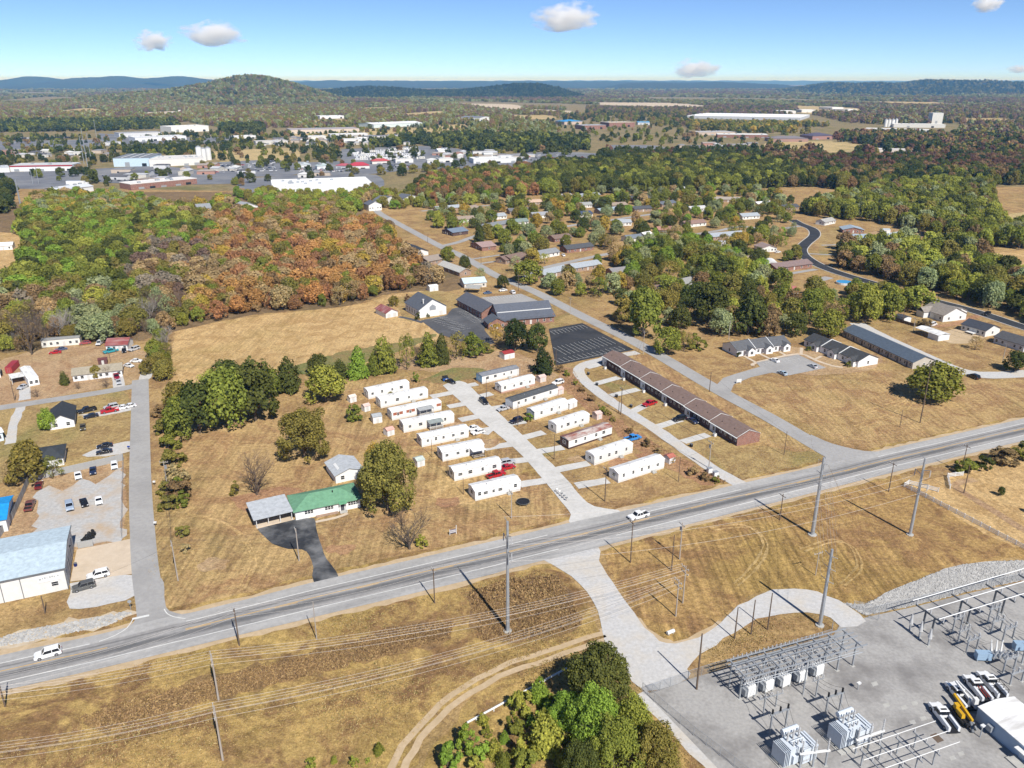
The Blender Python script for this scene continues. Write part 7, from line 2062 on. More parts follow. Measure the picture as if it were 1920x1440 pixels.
for x in (-0.6, 0.6):
	part(o, 'foot', M['concrete'], lambda m: m.box(x - 0.1, -0.3, 0, x + 0.1, 0.3, 0.25))
o = thing('barrel', 'dark blue barrel beside the workshop doors', 'barrel', G((142, 1062)))
part(o, 'drum', flat('barrel_blue', (0.01, 0.02, 0.12), 0.4), lambda m: m.tube((0, 0, 0), (0, 0, 0.95), 0.36, n=12))
part(o, 'rim_band', M['steel_dark'], lambda m: m.tube((0, 0, 0.9), (0, 0, 0.97), 0.38, n=12))
o = thing('tarpaulin_heap', 'blue tarpaulin over a heap behind the metal workshop', 'tarpaulin', G((28, 1021)), 0.2)
part(o, 'cover', flat('tarp_blue', (0.015, 0.07, 0.32), 0.5), lambda m: m.hull([(-1.4, -0.9, 0), (1.4, -0.9, 0), (1.5, 0.9, 0), (-1.4, 1.0, 0)], [(-1.0, -0.5, 1.0), (0.6, -0.5, 1.4), (0.9, 0.5, 1.3), (-1.0, 0.5, 0.9)]))
rg = random.Random(5)
tm = MB()
for i in range(12):
	a0, a1 = 2 * math.pi * i / 12, 2 * math.pi * (i + 1) / 12
	for (r0, z0), (r1, z1) in (((0.34, 0), (0.34, 0.2)), ((0.34, 0.2), (0.18, 0.2)), ((0.18, 0.2), (0.18, 0))):
		tm.face([(r0 * math.cos(a0), r0 * math.sin(a0), z0), (r0 * math.cos(a1), r0 * math.sin(a1), z0), (r1 * math.cos(a1), r1 * math.sin(a1), z1), (r1 * math.cos(a0), r1 * math.sin(a0), z1)])
tme = tm.mesh('tyre', M['tyre'])
for k in range(42):
	u = rg.random()
	c = G((156 + 20 * u + rg.uniform(-5, 5), 1017 - 14 * u + rg.uniform(-4, 4)))
	o = tag(link('loose_tyre', tme, None, (c.x, c.y, rg.choice((0.1, 0.3, 0.55, 0.8))), rg.random() * 3), 'old black tyre in the heap beside the workshop', 'tyre', 'heap of old tyres')
	o.scale = (1.25, 1.25, 1.5)
	o.rotation_euler = (rg.uniform(-0.5, 0.5), rg.uniform(-0.5, 0.5), rg.random())
for k, (p, lab) in enumerate((((290, 910), 'beside the lane opposite the yard'), ((292, 987), 'beside the lane near the workshop apron'), ((242, 844), 'at the end of the gravel strip'))):
	o = thing('mailbox', 'roadside mailbox ' + lab, 'mailbox', G(p), 0, 'roadside mailboxes')
	part(o, 'post', M['wood'], lambda m: m.box(-0.06, -0.06, 0, 0.06, 0.06, 1.0))
	part(o, 'box', M['trim'] if k < 2 else flat('blue_box', (0.02, 0.06, 0.3)), lambda m: m.box(-0.35, -0.2, 1.0, 0.35, 0.2, 1.4))
for k, p in enumerate(((1330, 886), (1341, 893))):
	o = thing('utility_cabinet', ('white utility cabinet at the foot of the transformer pole', 'white utility cabinet nearest the gravel drive mouth')[k], 'cabinet', G(p), 0.4)
	part(o, 'case', M['trim'], lambda m: m.box(-0.7, -0.5, 0, 0.7, 0.5, 1.5))
	part(o, 'roof_plate', M['galv'], lambda m: m.box(-0.78, -0.58, 1.5, 0.78, 0.58, 1.58))
o = thing('yard_sign', 'small white sign at the entrance of the apartments', 'sign', G((1385, 719)), 0.2)
part(o, 'board', M['trim'], lambda m: m.box(-1.0, -0.1, 0.5, 1.0, 0.1, 1.8))
part(o, 'post', M['trim'], lambda m: m.box(-0.9, -0.08, 0, -0.75, 0.08, 0.5))
part(o, 'post', M['trim'], lambda m: m.box(0.75, -0.08, 0, 0.9, 0.08, 0.5))
def inside(x, y, P):
	c = False
	j = len(P) - 1
	for i in range(len(P)):
		if (P[i][1] > y) != (P[j][1] > y) and x < (P[j][0] - P[i][0]) * (y - P[i][1]) / (P[j][1] - P[i][1]) + P[i][0]:
			c = not c
		j = i
	return c


def stones(name, label, outline, count, s0, s1, mat):
	"""broken stone that nobody could count"""
	rs = random.Random(9)
	V, F = [], []
	P = [G(p) for p in outline]
	xs, ys = [p.x for p in P], [p.y for p in P]
	while len(F) < 6 * count:
		x, y = rs.uniform(min(xs), max(xs)), rs.uniform(min(ys), max(ys))
		if not inside(x, y, P):
			continue
		s = rs.uniform(s0, s1)
		n = len(V)
		for dx, dy, dz in ((-1, -1, -0.3), (1, -1, -0.3), (1, 1, -0.3), (-1, 1, -0.3), (-0.6, -0.6, 1), (0.6, -0.6, 1), (0.6, 0.6, 1), (-0.6, 0.6, 1)):
			V.append((x + s * (dx + rs.uniform(-0.4, 0.4)), y + s * (dy + rs.uniform(-0.4, 0.4)), 0.06 + s * 0.6 * (dz + rs.uniform(-0.3, 0.3))))
		for q in ((4, 5, 6, 7), (0, 1, 5, 4), (1, 2, 6, 5), (2, 3, 7, 6), (3, 0, 4, 7), (0, 3, 2, 1)):
			F.append(tuple(n + i for i in q))
	me = bpy.data.meshes.new(name)
	me.from_pydata(V, [], F)
	me.materials.append(mat)
	tag(link(name, me), label, kind='stuff')


LIME = surf('pale_limestone', (0.48, 0.47, 0.445), (0.32, 0.31, 0.295), 0.9, 0.9)
stones('bank_stones', 'white broken stones covering the bank beside the yard', [(1582, 1131), (1622, 1134), (1660, 1114), (1740, 1080), (1800, 1060), (1870, 1053), (1930, 1051), (2040, 1036), (2040, 1058), (1930, 1085), (1820, 1108), (1720, 1133), (1640, 1150), (1618, 1152)], 8000, 0.1, 0.27, LIME)
stones('bank_rubble', 'pale rubble strewn along the ditch below the workshop', [(-40, 1207), (60, 1180), (160, 1162), (235, 1147), (248, 1151), (200, 1173), (80, 1198), (-40, 1220)], 1500, 0.08, 0.3, LIME)

# ================================================================ TREES
def foliage(name, inst=False):
	m, nt, b = new_mat(name)
	nt.nodes.remove(b)
	if inst:
		at = node(nt, 'Attribute', attribute_type='INSTANCER', attribute_name='tint')
		tint = at.outputs['Color']
	else:
		tint = node(nt, 'ObjectInfo').outputs['Color']
	ge = node(nt, 'NewGeometry')
	k = ramp(nt, ge.outputs['Random Per Island'], [(0.0, (0.78, 0.8, 0.76)), (0.6, (1.0, 1.0, 0.95)), (1.0, (1.25, 1.2, 1.05))] if inst else [(0.0, (0.6, 0.64, 0.6)), (0.5, (1.0, 1.0, 0.92)), (0.85, (1.22, 1.2, 1.05)), (1.0, (1.55, 1.45, 1.15))])
	col = mix(nt, 1.0, tint, k, 'MULTIPLY')
	d = node(nt, 'BsdfDiffuse')
	t = node(nt, 'BsdfTranslucent')
	nt.links.new(col, d.inputs[0])
	nt.links.new(mix(nt, 1.0, col, (1.1, 1.15, 0.6), 'MULTIPLY'), t.inputs[0])
	mx = node(nt, 'MixShader')
	mx.inputs[0].default_value = 0.3
	nt.links.new(d.outputs[0], mx.inputs[1])
	nt.links.new(t.outputs[0], mx.inputs[2])
	nt.links.new(mx.outputs[0], nt.nodes['Material Output'].inputs[0])
	return m


M['leaf'] = foliage('tree_leaves')
M['leaf_far'] = foliage('far_tree_leaves', True)
M['bark'] = surf('tree_bark', (0.14, 0.11, 0.085), (0.09, 0.07, 0.055), 2.0, 0.95)


def quads(name, C, N, S, mat, rg, aspect=0.75):
	n = len(C)
	N = N / np.linalg.norm(N, axis=1, keepdims=True)
	rv = rg.normal(size=(n, 3))
	U = np.cross(N, rv)
	U /= np.linalg.norm(U, axis=1, keepdims=True)
	Vv = np.cross(N, U)
	S = S[:, None]
	P = np.empty((n, 4, 3))
	P[:, 0] = C - U * S - Vv * S * aspect
	P[:, 1] = C + U * S - Vv * S * aspect * 0.7
	P[:, 2] = C + U * S * 0.8 + Vv * S * aspect
	P[:, 3] = C - U * S * 0.9 + Vv * S * aspect
	me = bpy.data.meshes.new(name)
	me.vertices.add(4 * n)
	me.vertices.foreach_set('co', P.reshape(-1))
	me.loops.add(4 * n)
	me.loops.foreach_set('vertex_index', np.arange(4 * n, dtype=np.int32))
	me.polygons.add(n)
	me.polygons.foreach_set('loop_start', np.arange(0, 4 * n, 4, dtype=np.int32))
	me.materials.append(mat)
	me.update(calc_edges=True)
	return me


def crown_round(seed, nleaf, leaf, mat, nclump=46, zc=0.56, zr=0.4, low=-0.75, spread=1.0, tight=1.0):
	"""clumps of leaves over a few uneven lobes"""
	rg = np.random.default_rng(seed)
	nl = int(rg.integers(4, 7))
	la = rg.uniform(0, 6.28) + np.arange(nl) * 2 * math.pi / nl + rg.normal(0, 0.4, nl)
	lc = np.stack([np.cos(la) * rg.uniform(0.08, 0.2, nl), np.sin(la) * rg.uniform(0.08, 0.2, nl), rg.uniform(-0.1, 0.14, nl)], 1)
	lc[0] = (rg.normal(0, 0.05), rg.normal(0, 0.05), zr - 0.27)
	lr = rg.uniform(0.2, 0.31, nl) * spread
	li = rg.choice(nl, nclump, p=lr ** 2 / (lr ** 2).sum())
	D = rg.normal(size=(nclump, 3))
	D /= np.linalg.norm(D, axis=1, keepdims=True)
	D[:, 2] = np.where(D[:, 2] < low * 0.7, -D[:, 2], D[:, 2])
	cc = lc[li] + D * (lr[li] * rg.uniform(0.7, 1.05, nclump))[:, None] * np.array([1, 1, 0.9]) + np.array([0, 0, zc])
	hf = rg.random(nclump) < 0.45
	cc[hf] = D[hf] * rg.uniform(0.27, 0.37, (hf.sum(), 1)) * np.array([1, 1, 0.95]) + np.array([0, 0, zc])
	cr = rg.uniform(0.065, 0.15, nclump) * tight
	w = cr ** 2
	idx = rg.choice(nclump, nleaf, p=w / w.sum())
	L = rg.normal(size=(nleaf, 3))
	L /= np.linalg.norm(L, axis=1, keepdims=True)
	out = np.einsum('ij,ij->i', L, D[idx])
	L[out < -0.3] *= -1
	C = cc[idx] + L * (cr[idx] * rg.uniform(0.6, 1.12, nleaf))[:, None] * np.array([1, 1, 0.8])
	C[:, :2] *= 0.47 / np.percentile(np.hypot(C[:, 0], C[:, 1]), 98)
	zb = max(0.05, zc - zr - 0.04)
	z0, z1 = np.percentile(C[:, 2], (0.5, 99.7))
	C[:, 2] = np.maximum(0.03, zb + (C[:, 2] - z0) * (0.98 - zb) / (z1 - z0))
	N = L + rg.normal(0, 0.45, (nleaf, 3)) + np.array([0, 0, 0.3])
	return quads('crown', C, N, rg.uniform(0.55, 1.3, nleaf) * leaf, mat, rg)


def crown_cone(seed, nleaf, leaf, mat, power=0.75, z0=0.03):
	"""a ragged conifer of upswept sprays"""
	rg = np.random.default_rng(seed)
	z = z0 + (1 - z0) * (1 - np.sqrt(rg.uniform(0, 1, nleaf)) ** 0.85)
	ph = rg.uniform(0, 2 * math.pi, nleaf)
	k = rg.uniform(0, 6, 6)
	tier = 0.8 + 0.16 * np.sin(z * 31 + 2 * np.sin(ph * 2 + k[0]) + k[1]) + 0.17 * np.sin(ph * 3 + z * 7 + k[2]) + 0.12 * np.sin(ph * 7 - z * 15 + k[3])
	R0 = 0.48 * (1 - z) ** power * np.minimum(1, 0.6 + z * 2.4) * tier
	r = R0 * rg.uniform(0.62, 1.12, nleaf) + 0.012
	lean = 0.05 * np.sin(z * 4 + k[4])
	C = np.stack([r * np.cos(ph) + lean, r * np.sin(ph) + lean * 0.6, z + rg.normal(0, 0.015, nleaf)], 1)
	N = np.stack([np.cos(ph), np.sin(ph), np.full(nleaf, 0.5)], 1) + rg.normal(0, 0.5, (nleaf, 3))
	return quads('crown', C, N, rg.uniform(0.55, 1.4, nleaf) * leaf, mat, rg)


def branches(seed, twigs, mat, name='crown', r=0.012, up=0.35, start=0.18):
	"""a leafless crown: forking limbs down to fine twigs"""
	rg = random.Random(seed)
	mb = MB()

	def grow(p, d, ln, rad, lev):
		q = p + d * ln
		mb.tube(p, q, rad, rad * 0.6, 3 if lev else 5)
		if lev >= twigs:
			return
		for k in range(3 if lev < 3 else 2):
			e = (d + Vector((rg.gauss(0, 0.55), rg.gauss(0, 0.55), rg.gauss(0.12, 0.3)))).normalized()
			grow(q if k else p.lerp(q, 0.7), e, ln * rg.uniform(0.62, 0.82), rad * 0.62, lev + 1)
	for k in range(5):
		a = 2 * math.pi * k / 5 + rg.uniform(-0.4, 0.4)
		grow(Vector((0, 0, start)), Vector((math.cos(a) * 0.5, math.sin(a) * 0.5, rg.uniform(0.6, 1.2))).normalized(), 0.23, r, 0)
	V = np.array(mb.v)
	V[:, :2] *= 0.5 / max(0.05, np.percentile(np.abs(V[:, :2]), 99))
	V[:, 2] = start * 0.5 + (V[:, 2] - start) * (1 - start * 0.5) / max(0.05, np.percentile(V[:, 2], 99) - start)
	mb.v = [tuple(v) for v in V]
	return mb.mesh(name, mat)


def trunk_mesh(seed, h=0.62, r=0.03):
	rg = random.Random(seed)
	mb = MB()
	p = Vector((0, 0, 0))
	for k in range(4):
		q = Vector((rg.uniform(-0.02, 0.02) * k, rg.uniform(-0.02, 0.02) * k, h * (k + 1) / 4))
		mb.tube(p, q, r * (1 - k * 0.2), r * (0.8 - k * 0.2), 6)
		if k:
			for j in range(2):
				a = rg.uniform(0, 6.28)
				mb.tube(p, p + Vector((math.cos(a) * 0.25, math.sin(a) * 0.25, 0.2)), r * 0.5, r * 0.15, 4)
		p = q
	return mb.mesh('trunk', M['bark'])


TRUNKS = [trunk_mesh(k) for k in range(3)]
BR_HI = [crown_round(10 + k, 13000, 0.0135, M['leaf'], 84 + 8 * k, tight=0.88) for k in range(5)]
BR = [crown_round(20 + k, 3400, 0.026, M['leaf'], 62 + 5 * k, spread=1 + 0.06 * (k % 3), tight=1 + 0.1 * (k % 2)) for k in range(10)]
SHR = [crown_round(40 + k, 1500, 0.035, M['leaf'], 22, 0.45, 0.5, -0.9) for k in range(4)]
CED = [crown_cone(50 + k, 3200, 0.026, M['leaf'], (0.42, 0.55, 0.48)[k]) for k in range(3)]
THIN = [crown_round(60 + k, 1300, 0.02, M['leaf'], 40, 0.58, 0.42, -0.6, 1.05, 0.95) for k in range(3)]
BARE = [branches(70 + k, 5, M['bark'] if k else surf('pale_bark', (0.34, 0.31, 0.27), (0.25, 0.22, 0.19), 2.0, 0.95), 'crown', 0.013) for k in range(3)]
TWIG = [branches(80 + k, 6, surf('brown_twigs', (0.2, 0.14, 0.1), (0.14, 0.1, 0.075), 2.0, 0.95), 'crown', 0.011, start=0.1) for k in range(2)]
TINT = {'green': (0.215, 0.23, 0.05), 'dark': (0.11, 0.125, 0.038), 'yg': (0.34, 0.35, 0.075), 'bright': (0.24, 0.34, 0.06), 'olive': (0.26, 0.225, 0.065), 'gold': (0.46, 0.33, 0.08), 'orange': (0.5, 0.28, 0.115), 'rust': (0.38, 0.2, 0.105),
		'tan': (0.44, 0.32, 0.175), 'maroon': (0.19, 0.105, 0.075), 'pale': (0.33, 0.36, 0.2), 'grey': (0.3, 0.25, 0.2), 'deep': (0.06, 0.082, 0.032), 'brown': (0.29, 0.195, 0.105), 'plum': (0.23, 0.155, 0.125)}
WORD = {'green': 'mid green', 'dark': 'dark green', 'yg': 'yellow green', 'bright': 'bright green', 'olive': 'olive', 'gold': 'golden', 'orange': 'orange', 'rust': 'rust red', 'tan': 'tan', 'maroon': 'maroon', 'pale': 'pale green', 'grey': 'grey', 'deep': 'blackish green', 'brown': 'brown', 'plum': 'plum brown'}
rt = random.Random(21)


def jit(t, a=0.16):
	c = TINT[t]
	k = rt.uniform(1 - a, 1 + a)
	return (c[0] * k * rt.uniform(0.92, 1.08), c[1] * k, c[2] * k, 1)


KINDN = {'orange': 'autumn_leaf_tree', 'rust': 'autumn_leaf_tree', 'brown': 'autumn_leaf_tree', 'olive': 'autumn_leaf_tree', 'maroon': 'autumn_leaf_tree', 'tan': 'autumn_leaf_tree', 'gold': 'light_leaf_tree', 'yg': 'light_leaf_tree', 'bright': 'light_leaf_tree', 'pale': 'light_leaf_tree'}  # broadleaf trees named by crown tint alone, species unknown


def tree(q, w, h, tint, kind, label, group=None, rz=None):
	bl = KINDN.get(tint, 'broadleaf_tree')
	name = {'round': bl, 'cedar': 'cedar_tree', 'bare': 'bare_tree', 'shrub': 'shrub', 'thin': bl, 'twig': 'bare_tree'}[kind]
	rz = rt.uniform(0, 6.28) if rz is None else rz
	o = thing(name, label, 'shrub' if kind == 'shrub' else 'tree', (q[0], q[1], -0.05), rz, group)
	o.scale = (w, w * rt.uniform(0.9, 1.1), h)
	if kind == 'round':
		near = (q[0] ** 2 + q[1] ** 2) < 235 ** 2
		me = rt.choice(BR_HI if near else BR)
	else:
		me = rt.choice({'cedar': CED, 'bare': BARE, 'shrub': SHR, 'thin': THIN, 'twig': TWIG}[kind])
	link('crown', me, o).color = jit(tint)
	link('stem' if kind == 'shrub' else 'trunk', rt.choice(TRUNKS), o)
	return o


def tree_px(p, wpx, ytop, tint, kind='round', label=None, group=None, name=None):
	s = px_m(p)
	o = tree(G(p), wpx / s, height_at(p, ytop), tint, kind, label, group)
	BLOCKED.append((*G(p)[:2], wpx / s * 0.35))
	return o


for p, w, t, tint, kind, lab in [
	((729, 957), 112, 826, 'olive', 'round', 'big olive and gold tree beside the green roofed house'),
	((712, 935), 70, 832, 'gold', 'round', 'golden half of the big tree by the silver roofed garage'),
	((572, 858), 108, 766, 'olive', 'round', 'big round olive brown tree alone on the grass'),
	((482, 928), 84, 843, 'grey', 'twig', 'leafless grey brown tree alone on the grass'),
	((441, 928), 26, 903, 'olive', 'shrub', 'small dark bush at the foot of the leafless tree'),
	((610, 753), 78, 684, 'yg', 'round', 'spreading yellow green tree below the conifer row'),
	((480, 788), 100, 674, 'dark', 'round', 'largest dark tree of the clump beside the lane'),
	((428, 800), 96, 690, 'green', 'round', 'dark olive tree in the middle of the lane clump'),
	((375, 812), 90, 715, 'dark', 'round', 'dark tree on the lane side of the clump'),
	((340, 822), 62, 742, 'green', 'round', 'lower green tree at the corner of the clump'),
	((335, 768), 56, 715, 'olive', 'round', 'olive tree at the top of the clump beside the lane'),
	((430, 742), 76, 676, 'dark', 'round', 'dark tree at the back of the clump facing the field'),
	((505, 745), 50, 690, 'green', 'round', 'green tree between the clump and the pointed cedar'),
	((395, 752), 50, 690, 'yg', 'thin', 'sparse yellowish tree at the back of the clump'),
	((540, 732), 62, 667, 'dark', 'cedar', 'pointed dark cedar at the end of the conifer row'),
	((598, 702), 50, 664, 'dark', 'round', 'dark tree behind the spreading yellow green tree'),
	((640, 708), 40, 672, 'dark', 'cedar', 'low dark cedar in the row below the dry field'),
	((672, 708), 48, 647, 'bright', 'cedar', 'bright green cedar in the row below the dry field'),
	((700, 702), 34, 660, 'green', 'cedar', 'narrow cedar between two taller ones in the row'),
	((722, 699), 52, 626, 'green', 'cedar', 'tallest green cedar of the row below the dry field'),
	((763, 692), 34, 624, 'green', 'thin', 'slender ragged tree beside the pale dead one'),
	((785, 684), 30, 645, 'grey', 'bare', 'pale dead tree in the conifer row'),
	((803, 686), 46, 620, 'green', 'cedar', 'leafy green conifer near the church car park'),
	((828, 682), 36, 624, 'dark', 'cedar', 'dark narrow conifer near the church car park'),
	((856, 673), 46, 622, 'olive', 'thin', 'grey olive tree below the church car park'),
	((886, 668), 46, 622, 'green', 'round', 'green tree at the bottom of the church car park'),
	((912, 660), 36, 640, 'olive', 'shrub', 'low bush below the church car park'),
	((930, 645), 34, 605, 'gold', 'thin', 'yellowing tree in front of the church wing'),
	((966, 658), 56, 597, 'deep', 'round', 'dense dark tree in front of the brick sanctuary'),
	((1008, 660), 42, 605, 'dark', 'round', 'dark green tree at the corner of the black car park'),
	((1017, 700), 46, 648, 'deep', 'cedar', 'broad dark cedar beside the mobile homes'),
	((664, 788), 36, 757, 'green', 'shrub', 'round green conifer bush beside the small sheds'),
	((782, 717), 17, 698, 'green', 'shrub', 'small green bush above the top mobile home'),
	((733, 741), 16, 733, 'olive', 'shrub', 'tiny bush against the top mobile home'),
	((990, 790), 20, 772, 'bright', 'shrub', 'bright green bush at the end of a mobile home'),
	((807, 776), 7, 770, 'dark', 'shrub', 'tiny dark bush by the brick banded home porch'),
	((1748, 748), 98, 678, 'green', 'round', 'broad olive willow in the mown meadow'),
	((1772, 744), 60, 684, 'olive', 'thin', 'second stem of the willow with sparse crown'),
	((1903, 697), 50, 657, 'dark', 'round', 'round dark bush by the gravel drive bend'),
	((1828, 655), 30, 630, 'tan', 'thin', 'small straggly tree on the lawn below the carport'),
	((1735, 612), 34, 598, 'brown', 'shrub', 'brown hedge beside the white carport'),
	((768, 1030), 78, 960, 'grey', 'bare', 'many stemmed bare tree beside the highway'),
	((793, 1024), 28, 1003, 'yg', 'shrub', 'green sucker growth at the foot of the bare tree'),
	((1122, 1322), 132, 1201, 'dark', 'round', 'tall dark tree beside the substation drive'),
	((1062, 1376), 80, 1300, 'bright', 'round', 'green tree on the track side of the clump'),
	((1110, 1410), 110, 1288, 'bright', 'round', 'broad green tree in the middle of the clump by the fence'),
	((1180, 1404), 92, 1305, 'yg', 'round', 'yellow green tree in the clump along the fence'),
	((1150, 1460), 120, 1350, 'green', 'round', 'green tree at the bottom of the clump'),
	((1228, 1466), 100, 1362, 'olive', 'round', 'thinning olive tree at the bottom by the fence'),
	((1090, 1480), 90, 1390, 'dark', 'round', 'dark tree cut by the bottom edge'),
	((1182, 1318), 40, 1285, 'tan', 'thin', 'small dry sapling beside the gate fence'),
	((91, 806), 34, 765, 'bright', 'round', 'bright green tree against the white house with black roof'),
	((90, 806), 20, 790, 'deep', 'shrub', 'black green bush at the corner of the white house'),
	((55, 905), 80, 828, 'olive', 'round', 'olive tree beside the charcoal roofed house'),
	((30, 908), 44, 862, 'tan', 'thin', 'brown half bare tree by the yard fence'),
	((100, 894), 50, 856, 'green', 'thin', 'green vine covered tree over the charcoal roofed house'),
	((122, 722), 20, 694, 'dark', 'cedar', 'dark narrow bush beside the ranch house'),
	((181, 709), 22, 684, 'olive', 'round', 'olive ball shaped tree against the ranch house'),
	((203, 707), 22, 686, 'plum', 'twig', 'purplish bare tree against the ranch house'),
	((200, 727), 26, 706, 'grey', 'twig', 'small bare tree in front of the ranch house'),
	((147, 730), 20, 716, 'grey', 'twig', 'small bare shrub by the stump on the ranch lawn'),
	((70, 745), 24, 728, 'grey', 'twig', 'small bare tree beside the end on mobile home'),
	((60, 665), 56, 575, 'pale', 'bare', 'tall pale bare tree above the cream mobile home'),
	((942, 541), 24, 515, 'dark', 'round', 'round dark tree by the street and grey car park'),
	((840, 492), 28, 461, 'green', 'round', 'green street tree in front of the long pale roof'),
	((871, 508), 26, 478, 'dark', 'round', 'dark green street tree beside the church street'),
	((901, 524), 24, 500, 'pale', 'thin', 'pale sparse tree beside the church street'),
	((738, 574), 22, 554, 'olive', 'round', 'olive bush beside the white barn'),
	((766, 566), 16, 551, 'maroon', 'shrub', 'red round bush on the church lawn'),
	((783, 600), 12, 584, 'dark', 'shrub', 'dark bush at the church corner'),
	((803, 595), 8, 587, 'dark', 'shrub', 'small dark bush under the church front window'),
	((898, 456), 24, 410, 'dark', 'cedar', 'tall dark spruce at the neighbourhood corner'),
	((990, 530), 62, 487, 'green', 'round', 'round leafy tree at the bend of the church street'),
	((1252, 664), 52, 612, 'green', 'round', 'leafy green tree at the street edge of the grove'),
	((1282, 658), 40, 620, 'olive', 'thin', 'half bare tree behind the leafy green street tree'),
	((1308, 655), 40, 625, 'green', 'shrub', 'green thicket at the corner of the oak grove'),
	((1206, 632), 74, 540, 'green', 'round', 'tall green and gold oak on the church street'),
	((1170, 602), 52, 552, 'olive', 'round', 'olive oak shading the church street'),
	((1330, 610), 78, 528, 'dark', 'round', 'tall dark oak of the grove by the apartments'),
	((1402, 628), 72, 545, 'dark', 'round', 'dark rust tinged oak behind the apartments'),
	((1440, 632), 52, 568, 'brown', 'round', 'brownish oak above the white apartment block'),
	((1492, 630), 44, 586, 'dark', 'round', 'dark rounded tree between the apartment blocks'),
	((1552, 630), 60, 578, 'green', 'round', 'dark green tree at the end of the long apartment roof'),
	((1518, 606), 50, 540, 'green', 'round', 'green tree above the black roofed apartments'),
	((1622, 604), 60, 530, 'yg', 'round', 'tall yellow green tree overhanging the end of the long slate roof'),
	((1668, 600), 56, 538, 'green', 'round', 'green tree beside the dark pole at the grove edge'),
	((1720, 584), 72, 535, 'yg', 'round', 'wide yellow green tree above the large grey house'),
	((1383, 669), 10, 658, 'dark', 'shrub', 'dark bush at the corner of the apartment block'),
	((1515, 658), 14, 648, 'green', 'shrub', 'green bush before the black roofed apartments'),
	((1589, 688), 12, 677, 'green', 'shrub', 'green bush near the white gable end'),
	((1810, 884), 50, 858, 'green', 'shrub', 'green bush behind the short white fence'),
	((1840, 880), 44, 852, 'dark', 'shrub', 'dark bush along the highway beyond the white fence'),
	((1880, 866), 60, 838, 'brown', 'shrub', 'brown thicket along the highway'),
	((1925, 858), 60, 828, 'green', 'shrub', 'green thicket at the edge of view by the highway'),
	((1876, 930), 14, 912, 'dark', 'round', 'lone sapling in the meadow past the white fence'),
	((1930, 962), 14, 945, 'dark', 'round', 'sapling at the meadow edge of view')]:
	tree_px(p, w, t, tint, kind, lab)
for k, (x, y, w) in enumerate(((305, 812, 32), (318, 842, 36), (326, 872, 38), (330, 905, 40), (334, 938, 46), (316, 955, 34), (345, 948, 30), (343, 1004, 24), (347, 1034, 19), (300, 780, 26), (312, 925, 28), (337, 920, 30))):
	tree_px((x, y), w * 1.35, y - w * 0.85, ('olive', 'green', 'olive', 'tan', 'brown')[k % 5], 'shrub', 'dry roadside thicket along the lane' if k not in (7, 8) else ('dry bush alone above the highway verge', 'green bush alone above the highway verge')[k - 7], 'roadside thicket' if k not in (7, 8) else None)
for k, (x, y, w) in enumerate(((905, 1357, 24), (869, 1382, 22), (914, 1380, 22), (945, 1391, 22), (877, 1412, 46), (907, 1422, 36), (925, 1416, 32), (840, 1440, 48), (890, 1446, 38), (710, 1412, 22), (665, 1435, 20), (584, 1442, 24), (627, 1430, 13), (690, 1430, 11), (975, 1338, 42), (1012, 1314, 42), (1032, 1352, 36), (970, 1378, 38), (1020, 1404, 66), (975, 1424, 38), (982, 1448, 54), (1052, 1436, 28), (960, 1332, 26), (1000, 1370, 30), (945, 1440, 34), (1040, 1330, 28), (990, 1345, 22))):
	tree_px((x, y), w * 1.1, y - w * rt.uniform(0.85, 1.15), rt.choice(('bright', 'yg', 'yg', 'green')), 'shrub' if k % 3 else 'cedar', 'small bright cedar beside the dirt track' if x > 800 else 'tiny cedar in the weeds of the bank', 'young cedars by the track' if x > 800 else 'tiny cedars on the bank')
for k, (x, y, w) in enumerate(((1062, 705, 16), (1050, 697, 20), (1090, 735, 16), (1110, 752, 20), (1130, 772, 18), (1150, 790, 14), (1182, 812, 18), (1212, 836, 22), (1235, 850, 18), (1260, 868, 16), (1300, 890, 26), (1320, 900, 22), (1340, 905, 18), (1140, 778, 16), (1080, 722, 14))):
	tree_px((x, y), w, y - w * 0.7, rt.choice(('olive', 'brown', 'green', 'tan')), 'shrub', 'scrubby bush in the strip between trailer park and gravel drive', 'scrub strip by the gravel drive')

# ---- groves and woods, grown inside outlines
HASH = {}
for bx, by, br in BLOCKED:
	HASH.setdefault((int(bx // 25), int(by // 25)), []).append((bx, by, br))
	if br > 12:
		for ix in range(int((bx - br) // 25), int((bx + br) // 25) + 1):
			for iy in range(int((by - br) // 25), int((by + br) // 25) + 1):
				HASH.setdefault((ix, iy), []).append((bx, by, br))


def free(x, y, pad=0.0):
	ix, iy = int(x // 25), int(y // 25)
	for i in (ix - 1, ix, ix + 1):
		for j in (iy - 1, iy, iy + 1):
			for bx, by, br in HASH.get((i, j), ()):
				if (bx - x) ** 2 + (by - y) ** 2 < (br + pad) ** 2:
					return False
	return True


CBOX = [(min(p[0] for p in P), max(p[0] for p in P), min(p[1] for p in P), max(p[1] for p in P), P) for P in CLEAR]


def cleared(x, y):
	for a, b, c, d, P in CBOX:
		if a < x < b and c < y < d and inside(x, y, P):
			return True
	return False


FAR = []            # (x, y, z, width, height, tint): trees of the far woods, one mass


